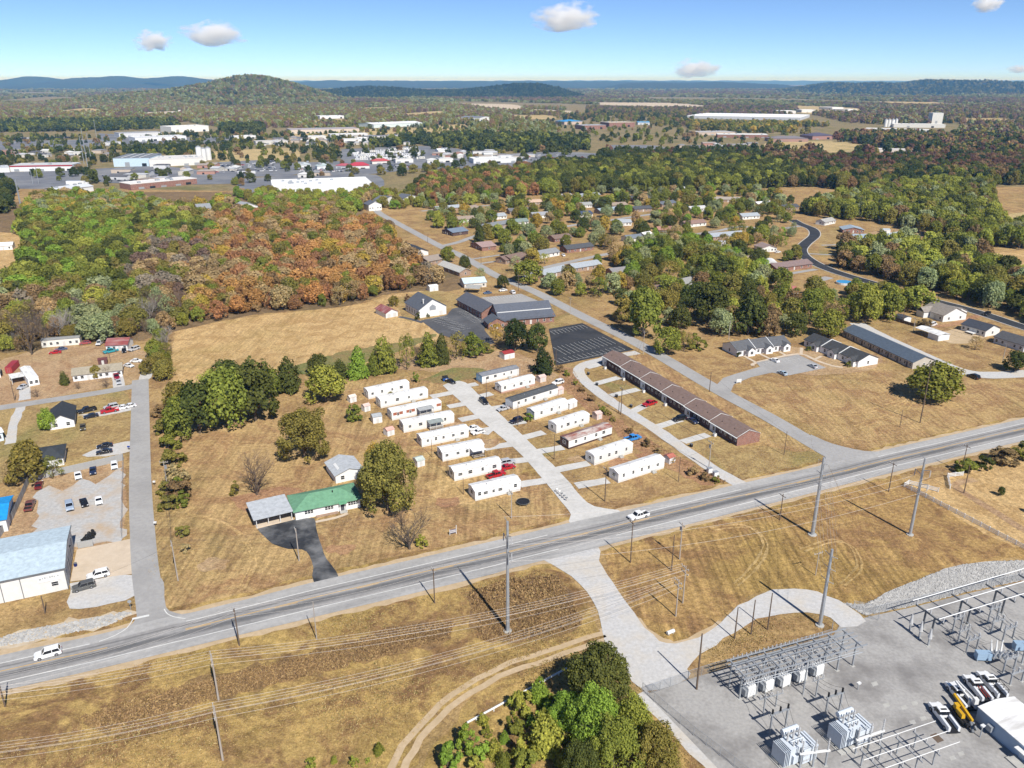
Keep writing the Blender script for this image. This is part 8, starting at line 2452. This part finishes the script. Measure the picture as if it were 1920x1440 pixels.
def grove(poly, gap, hh, tints, where, group, limit=300, ratio=(0.8, 1.15), see=0.0, kinds=None, keep=1.0, pad=0.0, wild=False):
	P = [G(p) for p in poly]
	x0, x1, y0, y1 = min(p.x for p in P), max(p.x for p in P), min(p.y for p in P), max(p.y for p in P)
	spots = []
	j = 0
	y = y0
	while y < y1:
		x = x0 + (gap / 2 if j % 2 else 0)
		while x < x1:
			qx, qy = x + rt.uniform(-0.42, 0.42) * gap, y + rt.uniform(-0.42, 0.42) * gap
			if rt.random() < keep and inside(qx, qy, P) and (wild or not cleared(qx, qy)) and free(qx, qy, pad) and not any(s and (not free(qx, qy + s) or cleared(qx, qy + s)) for s in ((see, see * 0.5) if see else ())):
				spots.append((qx, qy))
			x += gap
		y += gap * 0.87
		j += 1
	spots.sort(key=lambda s: s[0] ** 2 + s[1] ** 2)
	tn = [] if callable(tints) else list(tints)
	for i, (qx, qy) in enumerate(spots):
		if callable(tints):
			t = tints(proj((qx, qy, 0)))
		else:
			t = rt.choices(tn, [tints[k] for k in tn])[0]
		h = rt.uniform(*hh)
		w = h * rt.uniform(*ratio)
		if i < limit:
			kd = rt.choices(list(kinds), list(kinds.values()))[0] if kinds else 'round'
			if t == 'grey':
				kd = rt.choice(('bare', 'twig'))
			lab = {'round': '%s tree ' % WORD[t], 'cedar': '%s cedar ' % WORD[t], 'thin': 'sparse %s tree ' % WORD[t], 'bare': 'leafless grey tree ', 'twig': 'leafless brown tree ', 'shrub': '%s bush ' % WORD[t]}[kd] + where
			hd, hl = min(((hx - qx) ** 2 + (hy - qy) ** 2, hl) for hx, hy, hl in HOUSES)
			near = lab[:-len(where)] + 'beside the ' + hl
			if hd < 28 ** 2 and len(near.split()) < 17:
				lab = near
			tree((qx, qy), w, h, t, kd, lab, ('garden trees close to houses' if lab is near else group) + ', ' + WORD[t])
		else:
			FAR.append((qx, qy, 0.0, w, h, t))
	return len(spots)


def wood_tint(p):
	x, y = p
	x += rt.gauss(0, 20) + 25 * math.sin(y * 0.11)
	y += rt.gauss(0, 9)
	u = rt.random()
	if 400 - (y - 400) * 0.2 < x < 790 and y > 400 + (x - 400) * 0.05:
		return ('orange', 'rust', 'tan', 'brown', 'orange', 'green', 'rust', 'tan', 'gold', 'olive')[int(u * 10)]
	if y > 560:
		return ('grey', 'tan', 'olive', 'green', 'brown', 'yg', 'grey', 'pale')[int(u * 8)]
	if y > 470 and x < 260:
		return ('green', 'dark', 'green', 'olive', 'bright', 'yg')[int(u * 6)]
	if y > 470:
		return ('grey', 'brown', 'tan', 'olive', 'plum', 'green')[int(u * 6)]
	if y > 415:
		return ('bright', 'green', 'yg', 'green', 'bright', 'dark', 'olive')[int(u * 7)]
	return ('yg', 'yg', 'gold', 'olive', 'bright', 'pale', 'green', 'tan')[int(u * 8)]


WOODK = {'round': 5, 'thin': 1.6}
grove([(-240, 655), (-80, 640), (0, 665), (40, 662), (80, 645), (160, 638), (200, 640), (250, 634), (330, 616), (400, 603), (480, 588), (560, 580), (640, 572), (700, 560), (745, 546), (800, 540), (828, 530), (805, 505), (775, 500), (745, 470), (735, 440), (690, 420), (640, 402), (500, 400), (420, 385), (330, 395), (200, 370), (60, 375), (30, 440), (45, 480), (10, 540), (-240, 560)], 7.0, (5, 13), wood_tint, 'in the wide autumn wood', 'trees of the autumn wood', 240, (0.75, 1.2), kinds=WOODK)
grove([(272, 700), (300, 640), (335, 640), (340, 690), (322, 720), (300, 722)], 6.0, (5, 9), {'grey': 3, 'olive': 3, 'green': 2}, 'at the end of the lane by the dry field', 'trees at the lane end', 300, kinds=WOODK)
grove([(1140, 560), (1200, 530), (1235, 505), (1300, 485), (1400, 512), (1440, 525), (1500, 548), (1560, 560), (1590, 605), (1560, 622), (1500, 625), (1440, 628), (1380, 632), (1310, 640), (1225, 608), (1180, 590)], 10.5, (7, 14), {'dark': 3, 'green': 4, 'olive': 3, 'yg': 2, 'pale': 2, 'brown': 1}, 'in the oak grove above the apartments', 'trees of the oak grove', 110, (0.8, 1.15), see=8.0, kinds={'round': 6, 'thin': 1}, keep=0.8)
grove([(1590, 545), (1660, 560), (1700, 572), (1690, 596), (1640, 598), (1600, 590)], 8.5, (8, 12), {'green': 3, 'yg': 3, 'olive': 2}, 'above the long slate roof', 'trees above the slate roof', 300)
grove([(1560, 470), (1620, 465), (1720, 460), (1820, 462), (1850, 500), (1920, 530), (2060, 540), (2060, 640), (1920, 600), (1830, 572), (1720, 545), (1640, 520), (1580, 505)], 9.5, (9, 15), {'green': 4, 'yg': 3, 'dark': 2, 'olive': 2, 'pale': 1, 'brown': 1}, 'beyond the new asphalt road', 'trees beyond the new road', 100, (0.8, 1.15), see=9.0, keep=0.85)
grove([(1500, 400), (1560, 380), (1640, 360), (1760, 350), (1860, 350), (1862, 402), (1880, 432), (1920, 440), (2060, 440), (2060, 470), (1830, 465), (1720, 440), (1640, 415), (1560, 412)], 10.5, (11, 16), {'green': 5, 'yg': 3, 'dark': 2, 'olive': 2, 'brown': 1, 'pale': 1}, 'in the tall eastern wood', 'trees of the eastern wood', 40, (0.75, 1.0))
NBT = {'green': 4, 'pale': 4, 'olive': 2, 'yg': 2, 'dark': 2, 'bright': 1, 'gold': 1, 'tan': 1}
grove([(780, 378), (900, 372), (1000, 376), (1080, 366), (1250, 362), (1400, 360), (1490, 378), (1490, 420), (1500, 500), (1440, 520), (1300, 485), (1235, 500), (1190, 530), (1140, 560), (1100, 570), (1060, 560), (1000, 535), (960, 510), (930, 470), (870, 440), (800, 425)], 12.0, (6.5, 12), NBT, 'among the neighbourhood houses', 'garden trees of the neighbourhood', 230, (0.85, 1.15), see=13.0, kinds={'round': 6, 'thin': 1, 'cedar': 0.4}, keep=0.72, pad=0.3)
grove([(1200, 470), (1280, 455), (1330, 470), (1420, 485), (1440, 520), (1400, 512), (1300, 485), (1235, 505), (1200, 530), (1170, 540), (1160, 500)], 9.5, (8, 12), {'green': 3, 'bright': 2, 'pale': 2, 'yg': 1, 'dark': 2}, 'in the leafy block below the cul-de-sac', 'trees below the cul-de-sac', 300, (0.85, 1.1), kinds={'round': 6, 'thin': 1})
grove([(765, 372), (800, 338), (900, 328), (1000, 322), (1005, 360), (1000, 372), (900, 372), (800, 384)], 10.5, (10, 15), {'green': 3, 'olive': 3, 'rust': 2, 'yg': 2, 'brown': 2, 'dark': 3}, 'in the mixed wood above the first houses', 'trees of the upper wood', 30, (0.75, 1.0))
grove([(1000, 322), (1150, 312), (1300, 306), (1480, 312), (1480, 352), (1400, 358), (1250, 360), (1080, 364), (1005, 368)], 10.5, (12, 18), {'dark': 5, 'deep': 1, 'green': 3, 'olive': 1, 'yg': 1}, 'in the dark wood behind the neighbourhood', 'trees of the dark wood', 30, (0.7, 0.95))
grove([(1300, 306), (1480, 300), (1700, 304), (1920, 305), (2300, 308), (2300, 350), (1920, 348), (1760, 350), (1640, 358), (1480, 352), (1480, 312)], 11.0, (12, 18), lambda p: (('deep', 'maroon', 'brown', 'dark', 'dark', 'maroon') if p[1] < 332 else ('dark', 'green', 'olive', 'dark', 'brown', 'deep'))[int(rt.random() * 6)], 'in the dark eastern belt', 'trees of the eastern belt', 20, (0.7, 0.95))
grove([(440, 366), (560, 366), (700, 360), (765, 372), (790, 390), (700, 395), (640, 402), (500, 400)], 9.0, (7, 11), {'yg': 4, 'olive': 3, 'bright': 2, 'tan': 1}, 'behind the wide white store', 'trees behind the wide store', 20, (0.8, 1.1), see=0)
# far bands: one mass; dark belts carry cloud shade in their tints
for poly, gap, hh, tints, see, keep in [
	([(-400, 234), (330, 229), (335, 240), (200, 246), (-400, 254)], 15, (12, 18), {'deep': 2, 'dark': 4, 'green': 2}, 60, 0.8),
	([(-500, 200), (330, 195), (420, 205), (340, 229), (-500, 234)], 18, (12, 18), {'olive': 3, 'green': 2, 'brown': 2, 'pale': 2, 'plum': 2}, 60, 0.75),
	([(415, 245), (495, 243), (495, 250), (420, 252)], 13, (16, 22), {'deep': 2, 'dark': 2}, 0, 1.0),
	([(345, 205), (560, 200), (860, 200), (1060, 205), (1060, 222), (860, 232), (560, 240), (420, 240), (340, 228)], 18, (11, 17), {'olive': 3, 'brown': 2, 'plum': 2, 'pale': 2, 'green': 2}, 90, 0.8),
	([(690, 278), (780, 262), (900, 258), (1100, 264), (1105, 282), (1000, 288), (880, 284), (790, 272)], 14, (13, 19), {'deep': 3, 'dark': 3, 'green': 1}, 12, 0.6),
	([(228, 283), (372, 277), (376, 284), (232, 290)], 12, (8, 12), {'deep': 2, 'dark': 2}, 0, 1.0),
	([(1060, 215), (1300, 208), (1300, 250), (1180, 262), (1050, 258)], 20, (10, 16), {'dark': 3, 'green': 2, 'olive': 2, 'brown': 2, 'deep': 2}, 80, 0.35),
	([(1100, 203), (1500, 206), (1480, 220), (1290, 221), (1100, 212)], 22, (11, 16), {'olive': 2, 'plum': 3, 'dark': 2}, 80, 0.9),
	([(1280, 232), (1500, 234), (1660, 244), (1640, 258), (1480, 250), (1300, 246)], 16, (11, 16), {'green': 2, 'olive': 2, 'gold': 1, 'dark': 2}, 60, 0.75),
	([(1540, 262), (1640, 254), (1800, 258), (1920, 262), (2300, 262), (2300, 304), (1900, 302), (1720, 296), (1580, 290), (1420, 290), (1440, 282)], 14, (12, 18), {'deep': 2, 'maroon': 2, 'dark': 3, 'brown': 2, 'olive': 2}, 50, 0.85),
	([(1500, 202), (1700, 200), (2400, 200), (2400, 262), (1800, 258), (1780, 238), (1600, 232), (1520, 215)], 20, (11, 17), {'plum': 3, 'olive': 3, 'brown': 2, 'dark': 2, 'pale': 1}, 70, 0.85),
	([(1140, 290), (1290, 288), (1420, 284), (1420, 296), (1300, 306), (1150, 312), (1010, 320), (1010, 312)], 13, (11, 16), {'deep': 3, 'dark': 4, 'maroon': 1}, 20, 0.9),
	([(-400, 285), (10, 285), (10, 300), (-400, 310)], 14, (9, 13), {'dark': 2, 'deep': 1}, 0, 0.5), ([(150, 330), (440, 318), (620, 320), (640, 332), (440, 345), (180, 350)], 26, (6, 10), {'dark': 2, 'deep': 2}, 0, 0.35),
	([(540, 262), (760, 258), (760, 274), (560, 278)], 26, (9, 14), {'dark': 3, 'deep': 2, 'rust': 1}, 30, 0.4), ([(-60, 352), (30, 352), (20, 395), (-60, 420)], 9, (9, 14), {'deep': 2, 'dark': 3}, 0, 1.0),
	([(-100, 262), (400, 252), (700, 252), (1100, 284), (1000, 318), (760, 330), (440, 350), (-60, 345)], 21, (7, 13), {'dark': 3, 'deep': 3, 'green': 1, 'olive': 1}, 22, 0.5), ([(560, 225), (860, 226), (1060, 235), (1060, 262), (700, 256), (560, 250)], 20, (9, 14), {'olive': 2, 'green': 2, 'pale': 2, 'brown': 1}, 60, 0.6),
	([(1060, 250), (1260, 246), (1440, 262), (1440, 270), (1240, 272), (1060, 264)], 34, (9, 14), {'dark': 3, 'green': 2}, 0, 0.45)]:
	grove(poly, gap, hh, tints, 'far', 'far', 0, (0.8, 1.1), see=see, keep=keep)

for poly, gap, keep in (([(-100, 262), (400, 252), (700, 250), (1100, 276), (1000, 318), (760, 330), (440, 350), (-60, 345)], 24, 0.34), ([(1030, 232), (1440, 236), (1500, 262), (1440, 280), (1040, 264)], 30, 0.4), ([(540, 226), (1040, 226), (1040, 250), (560, 252)], 24, 0.4)):
	grove(poly, gap, (6, 12), {'dark': 3, 'deep': 2, 'green': 2, 'olive': 1, 'brown': 1}, 'far', 'far', 0, (0.85, 1.2), keep=keep, wild=True)

# ================================================================ HILLS
def hill_mat(name, cols, scale=0.03):
	m, nt, b = new_mat(name)
	v = coords(nt)
	n1 = noise(nt, v, scale, 6.0, 0.7)
	n2 = noise(nt, v, scale * 0.12, 4.0, 0.6)
	c = ramp(nt, n1, [(0.3, cols[0]), (0.5, cols[1]), (0.68, cols[2])])
	c = mix(nt, ramp(nt, n2, [(0.42, (0, 0, 0)), (0.62, (0.7,) * 3)]), c, cols[3])
	nt.links.new(c, b.inputs['Base Color'])
	b.inputs['Roughness'].default_value = 1.0
	b.inputs['Specular IOR Level'].default_value = 0.0
	bump(nt, b, n1, 1.0, 0.35 / scale)
	return m


H_FOREST = hill_mat('wooded_hill', ((0.05, 0.07, 0.025), (0.09, 0.1, 0.035), (0.15, 0.12, 0.05), (0.13, 0.085, 0.055)))
H_DARK = hill_mat('cloud_shade_hill', ((0.018, 0.03, 0.014), (0.03, 0.045, 0.02), (0.045, 0.05, 0.022), (0.035, 0.045, 0.02)))  # cloud shade over the dark hill is put into the colour
H_FAR = hill_mat('distant_hill', ((0.035, 0.05, 0.025), (0.05, 0.06, 0.03), (0.07, 0.07, 0.035), (0.06, 0.06, 0.03)), 0.006)


def ridge(name, prof, dist, sig, mat, wob=4.0, back=1.6, n=150, fd=24, trees=None):
	rg = np.random.default_rng(int(dist))
	xs = np.array([p[0] for p in prof], float)
	ysp = np.array([p[1] for p in prof], float)
	u = np.linspace(xs[0], xs[-1], n)
	pr = np.interp(u, xs, ysp)
	V, F = [], []
	t = np.linspace(-3 * sig, 3 * sig * back, fd)
	Z = np.zeros((fd, n))
	k1, k2, k3 = rg.uniform(0, 6, 3)
	for j, d in enumerate(t):
		y = dist + d
		s = sig if d < 0 else sig * back
		for i in range(n):
			k = (720.0 - pr[i]) / F_PX
			zr = dist * (k * CP - SP) / (CP + k * SP) + CAM_H
			zr -= 0.75 * trees[1] if trees else 0
			edge = min(1.0, min(u[i] - xs[0], xs[-1] - u[i]) / (0.12 * (xs[-1] - xs[0])) + 0.02)
			sp = 0.78 + 0.22 * math.sin(u[i] * 0.045 + d / sig * 1.3 + k1) * (1 - math.exp(-(d / sig) ** 2))
			z = max(0, zr) * edge ** 0.6 * math.exp(-0.5 * (d / s) ** 2) * (sp if d < 0 else 1) + wob * (math.sin(u[i] * 0.6 + k2) * 0.5 + rg.uniform(-0.5, 0.5)) * math.exp(-0.5 * (d / s) ** 2)
			X = (u[i] - 960) / F_PX * (dist * CP + CAM_H * SP)
			Z[j, i] = z - 1.5
			V.append((X * (1 + 0.15 * d / dist), y, z - 1.5))
	for j in range(fd - 1):
		for i in range(n - 1):
			a = j * n + i
			F.append((a, a + 1, a + n + 1, a + n))
	me = bpy.data.meshes.new(name)
	me.from_pydata(V, [], F)
	me.materials.append(mat)
	me.polygons.foreach_set('use_smooth', [True] * len(F))
	me.update()
	tag(link(name, me), kind='structure')
	if trees:
		cnt, size, tn = trees
		VA = np.array(V)
		for _ in range(cnt):
			j, i = rt.randrange(2, int(fd * 0.62)), rt.randrange(1, n - 1)
			fx, fy = rt.random(), rt.random()
			a, b, c = VA[j * n + i], VA[j * n + i + 1], VA[(j + 1) * n + i]
			p = a + (b - a) * fx + (c - a) * fy
			if p[2] > 4:
				FAR.append((p[0], p[1], p[2] - 2, size * rt.uniform(0.8, 1.3), size * rt.uniform(0.8, 1.1), rt.choice(tn)))


ridge('hill', [(90, 188), (180, 178), (250, 171), (310, 166), (350, 160), (390, 152), (430, 143), (470, 137), (500, 141), (530, 148), (560, 158), (600, 171), (650, 188)], 4600, 300, H_FOREST, trees=(5200, 17, ('green', 'olive', 'green', 'brown', 'pale', 'dark')))
ridge('hills', [(-300, 150), (-120, 146), (0, 151), (50, 142.5), (100, 151), (140, 146), (180, 144.5), (215, 142), (250, 147), (290, 146), (330, 142), (365, 147), (420, 151), (520, 155)], 15000, 1200, H_FAR, 8)
ridge('hills', [(500, 154), (545, 151), (565, 149), (600, 151), (622, 149.5), (645, 152), (690, 150.5), (760, 151.5), (850, 152), (960, 151.5), (1100, 152), (1250, 152.5), (1400, 154), (1500, 156)], 17000, 1300, H_FAR, 10)
ridge('hill', [(520, 182), (548, 172), (570, 163), (600, 168), (640, 164), (690, 160), (740, 163), (800, 168), (860, 167), (920, 161), (970, 154.5), (1010, 155), (1050, 163), (1120, 182)], 6300, 330, H_DARK, trees=(4200, 20, ('deep', 'dark', 'deep')))  # crowns tinted dark too, in place of a cloud's shadow
ridge('hill', [(1120, 163), (1180, 156), (1230, 154.5), (1290, 156), (1340, 153), (1400, 156), (1460, 158), (1520, 162)], 13000, 800, H_FAR, 6)
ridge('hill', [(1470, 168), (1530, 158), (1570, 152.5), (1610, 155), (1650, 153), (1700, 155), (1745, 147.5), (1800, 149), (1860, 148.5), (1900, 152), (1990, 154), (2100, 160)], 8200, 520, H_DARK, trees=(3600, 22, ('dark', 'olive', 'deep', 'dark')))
ridge('hills', [(-900, 152), (-200, 150), (100, 152), (400, 150.5), (800, 151.5), (1200, 150.5), (1600, 151.5), (2000, 150.5), (2600, 152)], 30000, 1800, H_FAR, 16, n=260)

# the open woods of the plain, growing coarser with distance
y = 3600.0
while y < 11000:
	g = 24 + (y - 3600) / 110
	x = -0.72 * y
	while x < 0.72 * y:
		qx, qy = x + rt.uniform(-0.5, 0.5) * g, y + rt.uniform(-0.5, 0.5) * g
		nz = math.sin(qx * 0.0021 + 1.3) * math.sin(qy * 0.0013 + qx * 0.0006) + 0.4 * math.sin(qx * 0.006 + qy * 0.004)
		if nz > -0.55 and not cleared(qx, qy) and not cleared(qx, qy + 120) and not cleared(qx, qy + 260) and free(qx, qy + 60) and free(qx, qy):
			s = rt.uniform(0.8, 1.2) * (13 + (y - 3600) / 420)
			FAR.append((qx, qy, 0.0, s * 1.25, s * 0.8, rt.choice(('plum', 'brown', 'olive', 'dark', 'plum', 'green', 'maroon') if nz > 0.1 else ('olive', 'pale', 'green', 'dark', 'olive'))))
		x += g
	y += g * 0.95

# all other trees: two masses of instanced crowns, fine ones near and coarse ones far
def crown_source(name, meshes):
	c = bpy.data.collections.new(name)
	for k, me in enumerate(meshes):
		c.objects.link(bpy.data.objects.new('%s_%d' % (name, k), me))
	return c


def woods(name, label, pts, meshes):
	pm = bpy.data.meshes.new(name)
	pm.vertices.add(len(pts))
	pm.vertices.foreach_set('co', np.array([(f[0], f[1], f[2] - 0.3) for f in pts], dtype=np.float32).reshape(-1))
	tc = np.array([[*(np.array(TINT[f[5]]) * rt.uniform(0.85, 1.3) * (1.12 if f[1] > 1250 else 1.0)), 1.0] for f in pts], dtype=np.float32)
	pm.attributes.new('tint', 'FLOAT_COLOR', 'POINT').data.foreach_set('color', tc.reshape(-1))
	pm.attributes.new('size', 'FLOAT_VECTOR', 'POINT').data.foreach_set('vector', np.array([(f[3], f[3], f[4]) for f in pts], dtype=np.float32).reshape(-1))
	pm.attributes.new('turn', 'FLOAT_VECTOR', 'POINT').data.foreach_set('vector', np.array([(0, 0, rt.uniform(0, 6.28)) for f in pts], dtype=np.float32).reshape(-1))
	fo = tag(link(name, pm), label, kind='stuff')
	fo.modifiers.new('grow', 'NODES').node_group = grow_group(crown_source(name + '_crown', meshes), len(meshes))


def grow_group(src, count):
	ng = bpy.data.node_groups.new('grow_crowns', 'GeometryNodeTree')
	ng.interface.new_socket('Geometry', in_out='INPUT', socket_type='NodeSocketGeometry')
	ng.interface.new_socket('Geometry', in_out='OUTPUT', socket_type='NodeSocketGeometry')
	gi, go = ng.nodes.new('NodeGroupInput'), ng.nodes.new('NodeGroupOutput')
	m2p = ng.nodes.new('GeometryNodeMeshToPoints')
	ci = ng.nodes.new('GeometryNodeCollectionInfo')
	ci.inputs['Collection'].default_value = src
	ci.inputs['Separate Children'].default_value = True
	iop = ng.nodes.new('GeometryNodeInstanceOnPoints')
	iop.inputs['Pick Instance'].default_value = True
	ri = ng.nodes.new('FunctionNodeRandomValue')
	ri.data_type = 'INT'
	for s in ri.inputs:
		if s.name == 'Min' and s.type == 'INT':
			s.default_value = 0
		if s.name == 'Max' and s.type == 'INT':
			s.default_value = count - 1

	def named(name):
		n = ng.nodes.new('GeometryNodeInputNamedAttribute')
		n.data_type = 'FLOAT_VECTOR'
		n.inputs['Name'].default_value = name
		return n.outputs[0]

	ng.links.new(gi.outputs[0], m2p.inputs[0])
	ng.links.new(m2p.outputs[0], iop.inputs['Points'])
	ng.links.new(ci.outputs[0], iop.inputs['Instance'])
	ng.links.new([s for s in ri.outputs if s.type == 'INT'][0], iop.inputs['Instance Index'])
	e2r = ng.nodes.new('FunctionNodeEulerToRotation')
	ng.links.new(named('turn'), e2r.inputs[0])
	ng.links.new(e2r.outputs[0], iop.inputs['Rotation'])
	ng.links.new(named('size'), iop.inputs['Scale'])
	ng.links.new(iop.outputs[0], go.inputs[0])
	return ng


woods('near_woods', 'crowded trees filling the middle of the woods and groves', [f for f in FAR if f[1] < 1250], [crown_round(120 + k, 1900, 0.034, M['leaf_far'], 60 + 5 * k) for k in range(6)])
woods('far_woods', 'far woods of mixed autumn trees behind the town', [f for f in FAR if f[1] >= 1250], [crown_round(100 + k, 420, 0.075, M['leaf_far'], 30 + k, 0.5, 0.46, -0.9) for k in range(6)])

# ================================================================ DRY GRASS IN FRONT
rgn = np.random.default_rng(4)


def tufts(name, label, areas, stops, patchy=True):
	m, nt, b = new_mat(name + '_blades')
	ge = node(nt, 'NewGeometry')
	nt.links.new(ramp(nt, ge.outputs['Random Per Island'], stops), b.inputs['Base Color'])
	b.inputs['Roughness'].default_value = 0.9
	b.inputs['Specular IOR Level'].default_value = 0.1
	CT = []
	for poly, cnt, s0, s1 in areas:
		P = [G(p) for p in poly]
		x0, x1, y0, y1 = min(p.x for p in P), max(p.x for p in P), min(p.y for p in P), max(p.y for p in P)
		c = 0
		while c < cnt:
			x, y = rgn.uniform(x0, x1), rgn.uniform(y0, y1)
			if inside(x, y, P):
				dn = math.sin(x * 0.16 + y * 0.05) + math.sin(y * 0.21 - x * 0.06) + rgn.normal(0, 0.5)
				if dn > -0.4 or not patchy:
					CT.append((x, y, rgn.uniform(s0, s1) * (1.25 if dn > 0.9 else 0.8)))
				c += 1
	C = np.repeat(np.array(CT), 4, axis=0)
	C[:, :2] += rgn.normal(0, 0.22, (len(C), 2))
	N = rgn.normal(size=(len(C), 3)) * np.array([1, 1, 0.35])
	me = quads(name, np.stack([C[:, 0], C[:, 1], C[:, 2] * 0.5], 1), N, C[:, 2] * 0.5, m, rgn, 0.35)
	tag(link(name, me), label, kind='stuff')


tufts('dry_grass', 'tall dry grass and weeds on the banks by the highway', [([(-60, 1305), (240, 1252), (480, 1197), (905, 1095), (1015, 1068), (1060, 1090), (1100, 1150), (1120, 1190), (1060, 1203), (940, 1252), (850, 1303), (765, 1390), (715, 1450), (-100, 1470)], 17000, 0.14, 0.36), ([(1205, 1305), (1180, 1280), (1100, 1240), (1050, 1228), (950, 1272), (870, 1335), (800, 1440), (1330, 1460)], 4500, 0.13, 0.34), ([(1310, 1225), (1375, 1192), (1440, 1160), (1515, 1153), (1555, 1165), (1570, 1185), (1400, 1238), (1300, 1268)], 1500, 0.12, 0.3), ([(270, 1155), (480, 1108), (300, 860), (285, 1000)], 900, 0.12, 0.25)], [(0.0, (0.24, 0.15, 0.07)), (0.35, (0.38, 0.27, 0.12)), (0.7, (0.5, 0.37, 0.17)), (0.92, (0.3, 0.24, 0.09)), (1.0, (0.2, 0.2, 0.06))])
tufts('brown_weeds', 'standing brown weeds in the dips of the bank', [([(150, 1345), (330, 1292), (480, 1252), (620, 1216), (760, 1172), (850, 1168), (840, 1198), (700, 1236), (560, 1272), (400, 1312), (200, 1368)], 5200, 0.3, 0.6), ([(880, 1112), (960, 1088), (1040, 1082), (1076, 1132), (1090, 1172), (1000, 1198), (900, 1200)], 3600, 0.3, 0.65), ([(1050, 690), (1075, 692), (1100, 742), (1180, 802), (1280, 862), (1365, 905), (1340, 912), (1240, 868), (1140, 798), (1062, 730)], 1500, 0.2, 0.45)], [(0.0, (0.15, 0.095, 0.055)), (0.4, (0.28, 0.18, 0.09)), (0.75, (0.38, 0.24, 0.11)), (1.0, (0.46, 0.33, 0.15))], False)

# ================================================================ CLOUDS AND HAZE
def cloud(p, wpx, hpx, dist, seed, dens):
	k = (720.0 - p[1]) / F_PX
	z = dist * (k * CP - SP) / (CP + k * SP) + CAM_H
	dep = dist * CP - (z - CAM_H) * SP
	s = dep / F_PX
	bm = bmesh.new()
	bmesh.ops.create_icosphere(bm, subdivisions=4, radius=1.0)
	rg = random.Random(seed)
	ph = [(rg.uniform(2, 5), rg.uniform(2, 5), rg.uniform(2, 5), rg.uniform(0, 6)) for _ in range(5)]
	for v in bm.verts:
		f = 1 + sum(0.09 * math.sin(a * v.co.x + b * v.co.y + c * v.co.z + d) for a, b, c, d in ph)
		v.co *= f
		if v.co.z < 0:
			v.co.z *= 0.7
	me = bpy.data.meshes.new('cloud')
	bm.to_mesh(me)
	bm.free()
	m = bpy.data.materials.new('cloud_vapour_%d' % seed)
	m.use_nodes = True
	nt = m.node_tree
	for n in list(nt.nodes):
		if n.type != 'OUTPUT_MATERIAL':
			nt.nodes.remove(n)
	pv = node(nt, 'VolumePrincipled')
	pv.inputs['Color'].default_value = (1, 1, 1, 1)
	pv.inputs['Anisotropy'].default_value = 0.0
	t = node(nt, 'TexCoord')
	ln = node(nt, 'VectorMath', operation='LENGTH')
	nt.links.new(t.outputs['Object'], ln.inputs[0])
	n1 = noise(nt, t.outputs['Object'], 1.7 + 0.3 * seed % 1, 5.0, 0.62)
	a = node(nt, 'Math', operation='MULTIPLY_ADD')        # 2.2*noise - 0.35
	nt.links.new(n1, a.inputs[0])
	a.inputs[1].default_value = 3.0
	a.inputs[2].default_value = -0.55
	s1 = node(nt, 'Math', operation='SUBTRACT')
	nt.links.new(a.outputs[0], s1.inputs[0])
	nt.links.new(ln.outputs['Value'], s1.inputs[1])
	cl = node(nt, 'Clamp')
	nt.links.new(s1.outputs[0], cl.inputs[0])
	ml = node(nt, 'Math', operation='MULTIPLY')
	nt.links.new(cl.outputs[0], ml.inputs[0])
	ml.inputs[1].default_value = 0.95 * dens / (wpx * s)
	nt.links.new(ml.outputs[0], pv.inputs['Density'])
	nt.links.new(pv.outputs[0], nt.nodes['Material Output'].inputs['Volume'])
	me.materials.append(m)
	X = (p[0] - 960) / F_PX * dep
	o = link('cloud', me, None, (X, dist, z))
	o.scale = (wpx / 2 * s, wpx / 2 * s * 0.7, hpx / 2 * s)
	return o


for k, (p, w, h, d, dens, lab) in enumerate((((398, 66), 120, 54, 13000, 16, 'small white cloud, wider one of the pair above the wooded hill'), ((287, 78), 70, 44, 13000, 14, 'small white cloud, narrower one of the pair above the wooded hill'), ((1062, 36), 124, 60, 12000, 16, 'white cloud high above the town'), ((1303, 131), 96, 40, 32000, 14, 'puffy white cloud just above the horizon'), ((1852, 8), 60, 34, 12000, 12, 'faint cloud at the upper corner of the sky'), ((1912, 130), 50, 18, 30000, 8, 'faint low cloud above the eastern hill'))):
	tag(cloud(p, w, h, d, k + 1, dens), lab, 'cloud')

hz = MB().box(-41000, -650, -1.0, 41000, 40500, 232.0)
me = hz.mesh('haze', [])
m = bpy.data.materials.new('blue_haze')
m.use_nodes = True
nt = m.node_tree
for n in list(nt.nodes):
	if n.type != 'OUTPUT_MATERIAL':
		nt.nodes.remove(n)
pv = node(nt, 'VolumePrincipled')
pv.inputs['Color'].default_value = (0.18, 0.48, 1.0, 1)
pv.inputs['Absorption Color'].default_value = (1, 1, 1, 1)
pv.inputs['Density'].default_value = 5.5e-5
pv.inputs['Anisotropy'].default_value = 0.0
nt.links.new(pv.outputs[0], nt.nodes['Material Output'].inputs['Volume'])
me.materials.clear()
me.materials.append(m)
tag(link('haze', me), kind='stuff')
